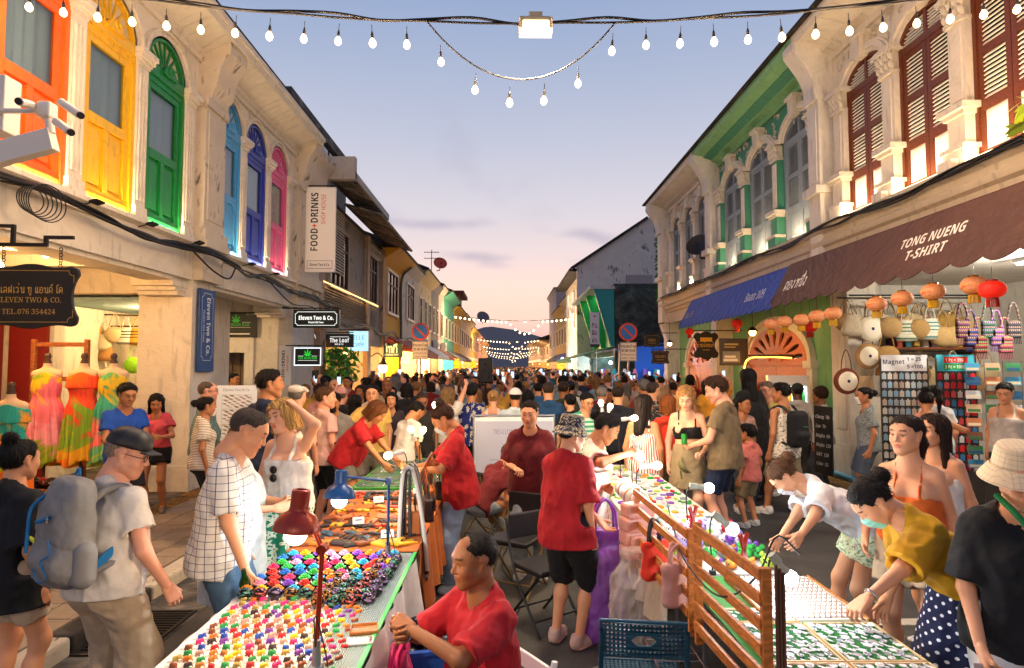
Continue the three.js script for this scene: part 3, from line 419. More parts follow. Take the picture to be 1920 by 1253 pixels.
{
  const [g,rb] = house('grey_shophouse','dark grey shophouse with a timber window, stone pilasters and a wide sloping awning roof',-1,15.8,24.2,6.6,[0.24,0.22,0.2],{ win: 2,ww: 1.9,wy: 4.35,wy1: 6.0,trim: [0.3,0.28,0.25],eave: 0.01,rise: 0.4,mull: 4,lampI: 40,shop: 0xb09060 });
  mk('canopy',[prof([[0,7.25],[0.95,6.95],[0.98,7.02],[0,7.45]],15.8,20.4),prof([[0,6.95],[1.15,6.6],[1.18,6.66],[0,7.0]],18.4,24.4)],paint([0.62,0.56,0.48],0.85,'grime',0.5),g);
  mk('canopy_edge',[bx(15.8,20.4,6.93,7.12,0.96,1.0)],paint([0.42,0.4,0.37]),g);
  mk('canopy_end',[bx(15.75,15.95,6.9,7.5,0,1.0)],paint([0.5,0.46,0.4]),g);
  mk('rooftop_storey',[bx(15.6,21.5,7.3,8.7,-3,-0.75),bx(15.5,21.6,8.95,9.25,-3.1,-0.6)],paint([0.2,0.19,0.19],0.85,'grime'),g);
  for (let i = 0; i < 5; i++) mk('rooftop_window',[bx(15.9 + i * 1.12,16.85 + i * 1.12,8.05,8.9,-0.78,-0.7)],paneM,g);
  for (let i = 0; i < 22; i++) mk('blind_slat',[box(2.2,0.07,0.02,17.2,4.75 + i * 0.085,0.06,-0.6)],cm(0xb9ac98,0.7),g);
  for (let i = 0; i < 9; i++) mk('vent_slat',[box(7,0.05,0.02,19.6,3.55 + i * 0.075,0.05,-0.7)],std(0x6a5538,0.6),g);
  mk('vent_light',[bx(16.1,23,4.27,4.29,0.1,0.13)],glow(0xffc878,3),g); strip([19.6,4.25,0.12],7,0.03,[0,-1,-0.1],0xffbf70,9,g);
  for (const D of [16.0,21.4,24.1]) mk('stone_pilaster',[bx(D - 0.25,D + 0.25,0.1,3.3,0,0.16),bx(D - 0.33,D + 0.33,3.0,3.3,0,0.24),bx(D - 0.2,D + 0.2,3.3,6.6,0,0.12)],paint([0.42,0.31,0.22],0.85,'stain'),g);
  mk('relief_panel',[bx(21.7,23.9,6.1,6.45,0,0.05)].concat(Array.from({ length: 12 },(_,i) => put(new THREE.TorusGeometry(0.1,0.025,5,8),21.85 + i * 0.18,6.28,0.06))),paint([0.45,0.4,0.33]),g);
}
{
  const [g] = house('yellow_shophouse','yellow shophouse with a white framed timber window and yellow eaves',-1,24.2,28.5,6.75,0xc9971c,{ win: 1,ww: 2.2,wy: 4.3,wy1: 6.0,eave: 0.75,soffit: 0xe0a818,awn: 0xa0301c,awnD: 1.3,shop: 0xf0b030 });
  mk('downpipe',[tube([[28.2,6.6,0.55],[28.2,6.3,0.2],[28.2,6,0.1],[28.2,3.2,0.1]],0.07,20)],cm(0x4c4b47,0.5),g);
  house('pale_shophouse','pale grey shophouse with a dark window and a patterned balcony panel',-1,28.5,34,7.1,[0.5,0.48,0.45],{ win: 1,ww: 2.2,wy: 4.4,wy1: 6.1,eave: 0.4,awn: 0x8a2a20,shop: 0xf2d8a8 });
  house('cream_gabled_shophouse','cream shophouse with fine pilasters under a dark eave',-1,34,40,7.4,[0.62,0.52,0.34],{ win: 3,ww: 0.9,eave: 0.6,soffit: 0xb59a5c,awn: 0xb8bcc0,lampC: 0xffe0b0 });
  house('slate_shophouse','narrow slate blue shophouse behind the satellite dish',-1,40,44.5,7.6,[0.13,0.14,0.17],{ win: 2,ww: 0.9,awn: 0x7c2018,eave: 0.3 });
  house('white_shophouse','narrow white shophouse beside the teal one',-1,44.5,48,7.9,[0.6,0.56,0.5],{ win: 1,ww: 1.2,eave: 0.4 });
  house('teal_shophouse','teal green shophouse front with tall shutters',-1,48,57,7.9,[0.08,0.42,0.32],{ win: 3,ww: 1.2,eave: 0.7,lampC: 0xd8fff0,awn: 0x6d6d6a });
  house('ochre_shophouse','deep yellow shophouse front next to the teal one',-1,57,66,7.6,[0.66,0.42,0.04],{ win: 3,ww: 1.3,eave: 0.6,awn: 0x3d2018 });
  house('ivory_shophouse','ivory shophouse under the second string of bulbs',-1,66,84,7.6,[0.62,0.54,0.4],{ win: 5,ww: 1.6,eave: 0.7,lamps: 3 });
  house('amber_shophouse','amber yellow shophouse far down the left side',-1,84,100,7.4,[0.68,0.45,0.05],{ win: 4,ww: 1.8,lamps: 3 });
  house('rose_shophouse','rose pink shophouse far down the left side',-1,100,125,7.4,[0.6,0.25,0.24],{ win: 5,ww: 2,lamps: 3 });
  house('orange_shophouse','orange shophouse at the far left end of the street',-1,125,160,7.4,[0.62,0.36,0.12],{ win: 5,ww: 2.4,lamps: 3 });
  const p = tag(mk('roof_hut',[bx(-8.6,-5.6,7.6,10.2,-76,-70),bx(-9.2,-4.9,10.2,10.6,-76.6,-69.4)],std(0x5a1c14,0.8)),'dark rooftop hut with a red roof edge on the ivory shophouse','rooftop hut');
}
{
  // right: green fin house, stained gable behind it, then the far row
  const [g,rb] = house('green_fin_house','dark green stained house with bright green and teal concrete fins',1,33,42,6.5,[0.09,0.12,0.095],{ win: 0,eave: 0,g: 3.0,awn: 0x1d7c54,awnD: 2.4,shop: 0xbfe6e0,lampC: 0xd6f4ff,lampI: 26,t: 'grime' });
  mk('fin_panel',[bx(-42,-33.1,3.1,6.2,0.005,0.04)],std(0x0ca04a,0.6),g);
  for (const [D,c] of [[33.2,0x0f7f7c],[36.5,0x14b45c],[39.6,0x14b45c]]) mk('fin',[onto(ext(shp([[0,3.1],[0.2,3.1],[1.1,6.2],[0,6.2]]),0.25),-D).translate(0,0,0.04)],std(c,0.6),g);
  mk('fin_roof',[bx(-42.2,-32.9,6.2,6.35,0,1.35)],paint([0.5,0.5,0.48]),g);
  mk('fin_light',[bx(-41,-34,6.1,6.13,0.5,0.56)],glow(0xd0ffe0,3),g); strip([-37.5,6.08,0.53],7,0.06,[0,-1,-0.2],0xc8ffd8,8,g);
  mk('back_block',[bx(-42,-33,0.1,6.9,-9,-3.5)],paint([0.08,0.11,0.085],0.9,'grime',0.3),g);
  const w = bldg('stained_gable_house','tall weathered white house with a black stained gable wall and curved parapet',1 * XR);
  const gs = new THREE.Shape(); gs.moveTo(-1.0,0); gs.lineTo(-1.0,8.9); gs.lineTo(3.9,12.2); gs.bezierCurveTo(4.4,12.6,4.3,13.0,4.7,13.5); gs.lineTo(5.4,13.5); gs.lineTo(5.4,0);
  mk('gable_wall',[ext(gs,0.4).applyMatrix4(new THREE.Matrix4().makeBasis(V(0,0,-1),V(0,1,0),V(1,0,0))).translate(-42.4,0,0)],paint([0.7,0.68,0.66],0.9,'stain',0.22),w);
  mk('wall',[bx(-54,-42.4,0.1,8.6,-8,0.6)],paint([0.72,0.68,0.62],0.85,'stain'),w);
  mk('verge',[beam([-42.2,8.75,1.4],[-42.2,12.3,-3.9],0.9,0.18),bx(-54,-42.2,8.6,8.8,0.6,1.5)],M.roof,w);
  mk('gable_window',[bx(-42.02,-41.9,7.5,8.3,-4.2,-2.4)],paneM,w);
  for (let i = 0; i < 3; i++) { const q = new THREE.Group(); q.name = 'window'; w.add(q); mk('frame',[bx(-45 - i * 3.4,-43.4 - i * 3.4,6.0,8.0,0.6,0.68)],M.trim,q); mk('pane',[bx(-44.9 - i * 3.4,-43.5 - i * 3.4,6.1,7.9,0.66,0.7)],paneM,q); }
  mk('arch_relief',[archRing(-46,5,1.2,1.6,1.35,1.75,0.1,0.6),archRing(-50,5,1.2,1.6,1.35,1.75,0.1,0.6)],M.trim,w);
  for (let i = 0; i < 2; i++) { mk('shop_lamp',[sph(0.14,-45 - i * 6,2.6,1.2,10)],glow(0xdff4ff,9),w); lamp([-45 - i * 6,2.6,1.2],0xdff0ff,9,{ parent: w,r: 5 }); }
  house('beige_shophouse','beige arcaded shophouse beyond the stained gable',1,54,62,8.2,[0.58,0.5,0.36],{ win: 3,ww: 1.2,eave: 0.6,awn: 0x2c4a8a });
  house('buttery_shophouse','butter yellow shophouse beyond the beige one',1,62,72,8.0,[0.68,0.5,0.16],{ win: 3,ww: 1.4,eave: 0.6,awn: 0x204030 });
  house('lilac_tower_house','tall plain lilac grey building on the far right',1,72,84,11.2,[0.36,0.35,0.4],{ win: 2,ww: 1.2,eave: 0.3,rise: 0.2 });
  house('low_tiled_house','low house with a dark tiled roof far on the right',1,84,104,5.6,[0.42,0.34,0.25],{ win: 3,ww: 2,eave: 1.4,wy: 3.6,wy1: 4.8,g: 3,lamps: 3 });
  house('brown_shophouse','brown shophouse far on the right',1,104,130,6.4,[0.4,0.3,0.22],{ win: 4,ww: 2,lamps: 3,eave: 1.1 });
  house('tan_shophouse','tan shophouse at the far right end of the street',1,130,165,6.8,[0.45,0.36,0.26],{ win: 4,ww: 2.4,lamps: 3,eave: 1 });
}
// ---------- strings of bulbs and the flood lamps over the street ----------
const bulbM = glow(0xffd7a0,8),farBulbM = glow(0xffd9a8,9),coolM = glow(0xe4f4ff,16);
const bulbG = G(lathe([[0.001,-0.085],[0.02,-0.08],[0.036,-0.062],[0.0425,-0.04],[0.04,-0.018],[0.028,0.006],[0.018,0.02],[0.016,0.03]],16)),sockG = G([cyl(0.017,0.02,0.06,0,0.055,0,10),cyl(0.009,0.016,0.03,0,0.098,0,8)]);
function bulbOn(par,x,y,z,drop,i = 1.1) { // (x, y, z) is the point on the cable
  const b = new THREE.Group(); b.name = 'bulb'; b.position.set(x,y - drop,z); b.rotation.z = rr(-0.07,0.07); b.scale.setScalar(rr(0.7,0.76)); par.add(b);
  mk('glass',bulbG,bulbM,b,'raw'); mk('socket',sockG,M.black,b,'raw'); mk('cord',[bar([0,0.1,0],[0,drop,0],0.0045,5)],M.cable,b);
  if (i) lamp([0,-0.04,0],0xffd0a0,i,{ parent: b,r: 2 });
}
function flood(par,x,y,z,I = 9) { mk('flood_lamp',[rbox(0.31,0.13,0.16,0.02,x,y,z - 0.02),box(0.12,0.05,0.1,x,y + 0.08,z)],cm(0xc9b48a,0.5),par); mk('flood_light',[bx(x - 0.15,x + 0.15,y - 0.072,y - 0.066,z - 0.08,z + 0.08),rbox(0.24,0.07,0.02,0.008,x,y - 0.02,z + 0.062)],glow(0xffe3b0,4),par); strip([x,y - 0.08,z],0.3,0.16,[0,-1,0],0xffe6c4,I * 22,par); }
function lightString(name,label,D,xa,xb,ya,h,sag,pitch,drop,sw,bi,I) {
  const t = thing(name,label,'string lights',[0,0,-D]); const Y = (x) => { const u = (x - (xa + xb) / 2) / ((xb - xa) / 2); return h + (ya - h) * u * u; };
  const p = []; for (let i = 0; i <= 24; i++) { const x = lerp(xa,xb,i / 24); p.push([x,Y(x) + (i % 3 === 1 ? 0.008 : 0),0]); }
  const q = p.map(([x,y],i) => [x,y + 0.02 + 0.022 * Math.sin(i * 1.9),0.02 * Math.cos(i * 2.3)]);
  mk('cable',[tube(p,0.011,96,5)],M.cable,t); mk('cable',[tube(q,0.013,96,5)],M.cable,t);
  const [s0,s1,dip] = sw,S = (x) => { const u = (x - (s0 + s1) / 2) / ((s1 - s0) / 2); return lerp(dip,Y(x),u * u); };
  const sp = []; for (let i = 0; i <= 14; i++) { const x = lerp(s0,s1,i / 14); sp.push([x,S(x),0.01]); } mk('swag_cable',[tube(sp,0.008,40,5)],M.cable,t);
  let k = 0; for (let x = xa + 0.2; x < xb - 0.1; x += pitch,k++) { const inS = x > s0 && x < s1; bi(t,x,inS ? S(x) : Y(x),0,drop,I && (inS || k % I === 0)); }
  flood(t,(s0 + s1) / 2 + (D < 10 ? 0.13 : 0),h - 0.03,0.02,D < 10 ? 34 : 50); return t;  // floods on the far strings are added to brighten the crowd
}
{
  const D = 5.5,[x0] = AT(800,40,D),[x1,y1] = AT(1155,45,D),h = AT(985,44,D)[1],dip = AT(965,150,D)[1];
  lightString('bulb_string','front string of warm bulbs across the street with a hanging loop and flood lamp',D,-4.9,5.1,h + 0.44,h,0,0.315,0.2,[x0,x1,dip],(t,x,y,z,dr,I) => bulbOn(t,x,y,z,dr,1.6),1);
  const far = (t,x,y,z,drop,I) => { const m = mk('bulb',G([sph(0.075,x,y - 0.12,z,8)]),farBulbM,t,'raw'); if (I) lamp([x,y - 0.12,z],0xffcf9a,16,{ parent: t,r: 4 }); };
  [[48,-4.2,6.2,6.0,5.55,0.36],[88,-4.3,6.0,5.95,5.5,0.45],[112,-4.3,6,5.6,5.1,0.5],[128,-4.3,6,5.2,4.6,0.55],[142,-4.3,6,5,4.2,0.6],[156,-4.3,6,4.8,3.9,0.7]].forEach(([D,a,b,ya,hh,pt],i) => lightString('bulb_string',['second','third','fourth','fifth','sixth','seventh'][i] + ' string of bulbs down the street, seen small against the ' + (i ? 'hill' : 'pink sky'),D,a,b,ya,hh,0,pt,0.12,[0.2 + i * 0.1,2.7,hh - 0.9],far,6));
  lightString('bulb_string','unseen string of warm bulbs behind the viewer, placed to light near people',-7,-4.9,5.8,h + 0.19,h,0,0.9,0.2,[x0,x1,dip],(t,x,y,z,dr,I) => bulbOn(t,x,y,z,dr,4),1);  // out of view behind the camera, lights the near figures from the front
}
// ---------- figures: distance fields meshed by surface nets ----------
// a primitive is a tapered capsule, optionally flattened along an axis
const cap = (a,b,ra,rb = ra,k = 0.03,F = null,s = 1,cut = null) => ({ a,b,ra,rb,k,F,s,cut });
const ball = (c,r,k = 0.02) => cap(c,[c[0],c[1] + 1e-4,c[2]],r,r,k);
function field(list) {
  const P = list.map((p) => {
    let bx = p.b[0] - p.a[0],by = p.b[1] - p.a[1],bz = p.b[2] - p.a[2]; const F = p.F,e = p.s - 1;
    if (F) { const d = (bx * F[0] + by * F[1] + bz * F[2]) * e; bx += F[0] * d; by += F[1] * d; bz += F[2] * d; }
    return { ax: p.a[0],ay: p.a[1],az: p.a[2],bx,by,bz,il: 1 / Math.max(1e-9,bx * bx + by * by + bz * bz),ra: p.ra,dr: p.rb - p.ra,k: p.k,fx: F ? F[0] : 0,fy: F ? F[1] : 0,fz: F ? F[2] : 0,e: F ? e : 0,sub: p.sub,c: p.cut };
  }),n = P.length;
  return (x,y,z) => {
    let d = 9;
    for (let i = 0; i < n; i++) {
      const p = P[i]; let qx = x - p.ax,qy = y - p.ay,qz = z - p.az;
      if (p.e) { const t = (qx * p.fx + qy * p.fy + qz * p.fz) * p.e; qx += p.fx * t; qy += p.fy * t; qz += p.fz * t; }
      let h = (qx * p.bx + qy * p.by + qz * p.bz) * p.il; h = h < 0 ? 0 : h > 1 ? 1 : h;
      qx -= p.bx * h; qy -= p.by * h; qz -= p.bz * h;
      let v = Math.sqrt(qx * qx + qy * qy + qz * qz) - p.ra - p.dr * h;
      if (p.c) { const c = p.c,w = (x - c[0]) * c[3] + (y - c[1]) * c[4] + (z - c[2]) * c[5]; if (w > v) v = w; }
      if (p.sub) { const u = -v,m = Math.max(p.k - Math.abs(d - u),0) / p.k; d = Math.max(d,u) + m * m * p.k * 0.25; }
      else { const m = Math.max(p.k - Math.abs(d - v),0) / p.k; d = Math.min(d,v) - m * m * p.k * 0.25; }
    }
    return d;
  };
}
function bounds(list,m = 0.05) { const lo = [9,9,9],hi = [-9,-9,-9]; for (const p of list) if (!p.sub) for (let i = 0; i < 3; i++) { lo[i] = Math.min(lo[i],p.a[i] - p.ra - m,p.b[i] - p.rb - m); hi[i] = Math.max(hi[i],p.a[i] + p.ra + m,p.b[i] + p.rb + m); } return [lo,hi]; }
// surface nets with a coarse pass that skips empty blocks; col(x, y, z, n) gives vertex colours
function nets(f,[lo,hi],c,col,smooth = true) {
  const nx = Math.ceil((hi[0] - lo[0]) / c) + 2,ny = Math.ceil((hi[1] - lo[1]) / c) + 2,nz2 = Math.ceil((hi[2] - lo[2]) / c) + 2,sx = 1,sy = nx,sz = nx * ny,D = new Float32Array(nx * ny * nz2),B = 5,hd = B * c * 0.87 * 1.7;
  for (let k = 0; k < nz2; k += B) for (let j = 0; j < ny; j += B) for (let i = 0; i < nx; i += B) {
    const v = f(lo[0] + (i + 2) * c,lo[1] + (j + 2) * c,lo[2] + (k + 2) * c),far = v > hd || v < -hd;
    for (let kk = k; kk < Math.min(k + B,nz2); kk++) for (let jj = j; jj < Math.min(j + B,ny); jj++) for (let ii = i; ii < Math.min(i + B,nx); ii++) D[ii + jj * sy + kk * sz] = far ? v : f(lo[0] + ii * c,lo[1] + jj * c,lo[2] + kk * c);
  }
  const id = new Int32Array(D.length).fill(-1),pos = [];
  for (let k = 0; k < nz2 - 1; k++) for (let j = 0; j < ny - 1; j++) for (let i = 0; i < nx - 1; i++) {
    const o = i + j * sy + k * sz; let mask = 0; for (let q = 0; q < 8; q++) if (D[o + (q & 1) + ((q >> 1) & 1) * sy + (q >> 2) * sz] < 0) mask |= 1 << q;
    if (!mask || mask === 255) continue;
    let n = 0,px = 0,py = 0,pz = 0;
    for (let q = 0; q < 8; q++) for (let a = 0; a < 3; a++) { const b = 1 << a; if (q & b) continue; const r = q | b; if (((mask >> q) & 1) === ((mask >> r) & 1)) continue; const d0 = D[o + (q & 1) + ((q >> 1) & 1) * sy + (q >> 2) * sz],d1 = D[o + (r & 1) + ((r >> 1) & 1) * sy + (r >> 2) * sz],t = d0 / (d0 - d1); px += (q & 1) + (a === 0 ? t : 0); py += ((q >> 1) & 1) + (a === 1 ? t : 0); pz += (q >> 2) + (a === 2 ? t : 0); n++; }
    id[o] = pos.length / 3; pos.push(lo[0] + (i + px / n) * c,lo[1] + (j + py / n) * c,lo[2] + (k + pz / n) * c);
  }
  const idx = [],dir = [[sx,sy,sz],[sy,sz,sx],[sz,sx,sy]];
  for (let k = 1; k < nz2 - 1; k++) for (let j = 1; j < ny - 1; j++) for (let i = 1; i < nx - 1; i++) {
    const o = i + j * sy + k * sz,a = D[o] < 0;
    for (const [u,v,w] of dir) { const b = D[o + u] < 0; if (a === b) continue; const p = id[o],q = id[o - v],r = id[o - v - w],s = id[o - w]; if (p < 0 || q < 0 || r < 0 || s < 0) continue; if (a) idx.push(p,q,r,p,r,s); else idx.push(p,r,q,p,s,r); }
  }
  const g = new THREE.BufferGeometry(),n = pos.length / 3,N = new Float32Array(n * 3),P = new Float32Array(pos);
  g.setAttribute('position',new THREE.BufferAttribute(P,3)); g.setIndex(idx);
  if (smooth) { const e = c * 0.6; for (let i = 0; i < n; i++) { const x = P[i * 3],y = P[i * 3 + 1],z = P[i * 3 + 2],a = f(x + e,y - e,z - e),b = f(x - e,y - e,z + e),d = f(x - e,y + e,z - e),h = f(x + e,y + e,z + e); let gx = a - b - d + h,gy = -a - b + d + h,gz = -a + b - d + h; const l = Math.hypot(gx,gy,gz) || 1; N[i * 3] = gx / l; N[i * 3 + 1] = gy / l; N[i * 3 + 2] = gz / l; } g.setAttribute('normal',new THREE.BufferAttribute(N,3)); } else g.computeVertexNormals();
  if (col) { const C = new Float32Array(n * 3),NN = g.attributes.normal.array; for (let i = 0; i < n; i++) { const q = col(P[i * 3],P[i * 3 + 1],P[i * 3 + 2],NN[i * 3 + 2],NN[i * 3 + 1]); C.set(q,i * 3); } g.setAttribute('color',new THREE.BufferAttribute(C,3)); }
  return g;
}
// uv round the body's axis, in metres
function wrapUV(g,cx = 0,cz = 0,r = 0.17) { const p = g.attributes.position,u = new Float32Array(p.count * 2); for (let i = 0; i < p.count; i++) { u[i * 2] = Math.atan2(p.getX(i) - cx,p.getZ(i) - cz) * r; u[i * 2 + 1] = p.getY(i); } g.setAttribute('uv',new THREE.BufferAttribute(u,2)); return unseam(g,2 * PI * r); }
function unseam(g,per) { const q = g.toNonIndexed(),u = q.attributes.uv; for (let i = 0; i < u.count; i += 3) { const m = Math.max(u.getX(i),u.getX(i + 1),u.getX(i + 2)); for (let k = 0; k < 3; k++) if (m - u.getX(i + k) > per / 2) u.setX(i + k,u.getX(i + k) + per); } return q; }

// ---------- heads ----------
const headCache = {};
function headGeo(kind,c) { // kind: m, f, c(hild); local origin between the ears, facing +z, 0.235 m tall
  const key = kind + c; if (headCache[key]) return headCache[key];
  const f = kind !== 'm',jw = f ? 0.046 : 0.054,L = [
    cap([0,0.035,-0.03],[0,0.04,0.012],0.079,0.074,0.02),cap([0,-0.02,0.018],[0,0.02,0.03],0.062,0.062,0.03,[1,0,0],1.03),
    cap([jw,-0.05,0.0],[0.014,-0.094,0.062],0.022,0.018,0.035),cap([-jw,-0.05,0.0],[-0.014,-0.094,0.062],0.022,0.018,0.035),ball([0,-0.093,0.066],f ? 0.016 : 0.019,0.03),ball([0,-0.05,0.045],0.045,0.04),
    cap([-0.03,0.033,0.083],[0.03,0.033,0.083],f ? 0.008 : 0.011,undefined,0.025),ball([0.036,-0.022,0.064],0.024,0.03),ball([-0.036,-0.022,0.064],0.024,0.03),
    { ...ball([0.031,0.009,0.108],0.019,0.016),sub: 1 },{ ...ball([-0.031,0.009,0.108],0.019,0.016),sub: 1 },
    cap([0,0.018,0.088],[0,-0.022,0.108],0.007,f ? 0.0105 : 0.0125,0.014),ball([0.012,-0.026,0.096],0.008,0.008),ball([-0.012,-0.026,0.096],0.008,0.008),
    cap([-0.018,-0.051,0.091],[0.018,-0.051,0.091],0.0065,undefined,0.008),cap([-0.014,-0.061,0.09],[0.014,-0.061,0.09],0.0075,undefined,0.006),ball([0,-0.05,0.094],0.007,0.01),
    { ...cap([-0.019,-0.0562,0.1],[0.019,-0.0562,0.1],0.0025,undefined,0.004),sub: 1 },
    cap([0.046,0.019,0.079],[0.018,0.017,0.089],0.0055,undefined,0.006),cap([-0.046,0.019,0.079],[-0.018,0.017,0.089],0.0055,undefined,0.006),cap([0.044,0.002,0.079],[0.02,-0.001,0.086],0.005,undefined,0.007),cap([-0.044,0.002,0.079],[-0.02,-0.001,0.086],0.005,undefined,0.007),
    cap([0.078,0.016,-0.012],[0.074,-0.026,-0.004],0.02,0.012,0.01,[1,0,0],2.2),cap([-0.078,0.016,-0.012],[-0.074,-0.026,-0.004],0.02,0.012,0.01,[1,0,0],2.2),
    { ...ball([0.089,0.004,0.002],0.011,0.006),sub: 1 },{ ...ball([-0.089,0.004,0.002],0.011,0.006),sub: 1 },
    cap([0,-0.05,-0.025],[0,-0.16,-0.04],f ? 0.05 : 0.058,f ? 0.05 : 0.062,0.03)];
  const g = nets(field(L),bounds(L,0.02),c,(x,y,z) => {
    let q = [1,1,1]; const ax = Math.abs(x);
    if (z > 0.08 && ax < 0.024 - Math.abs(y + 0.0565) * 0.9 && Math.abs(y + 0.0565) < 0.0145) q = f ? [0.82,0.42,0.42] : [0.82,0.6,0.56];
    else if (z > 0.05 && Math.abs(y - (0.034 + 0.006 * Math.sin((ax - 0.012) * 70))) < 0.0045 && ax > 0.012 && ax < 0.05) q = [0.22,0.17,0.14];
    else if (z > 0.07 && y > 0.009 && y < 0.0165 && ax > 0.017 && ax < 0.046) q = [0.35,0.28,0.25];
    else if (z > 0.03 && ax > 0.025 && ax < 0.058 && y < -0.005 && y > -0.045) q = [1,0.9,0.88];
    else if (!f && y < -0.035 && z > -0.0 && y > -0.115) q = [0.88,0.87,0.87];
    return q;
  });
  const eye = (s) => { const e = new THREE.SphereGeometry(0.0122,12,10),p = e.attributes.position,C = new Float32Array(p.count * 3); for (let i = 0; i < p.count; i++) { const r = Math.hypot(p.getX(i),p.getY(i)) / 0.0122,front = p.getZ(i) > 0; const v = front && r < 0.3 ? [0.01,0.01,0.01] : front && r < 0.56 ? [0.05,0.026,0.015] : [0.62,0.6,0.58]; C.set(v.map((a) => a * 1.5),i * 3); } e.setAttribute('color',new THREE.BufferAttribute(C,3)); return e.translate(s * 0.031,0.008,0.0795); };
  g.setAttribute('uv',new THREE.BufferAttribute(new Float32Array(g.attributes.position.count * 2),2));
  return headCache[key] = G([g,eye(1),eye(-1)]);
}
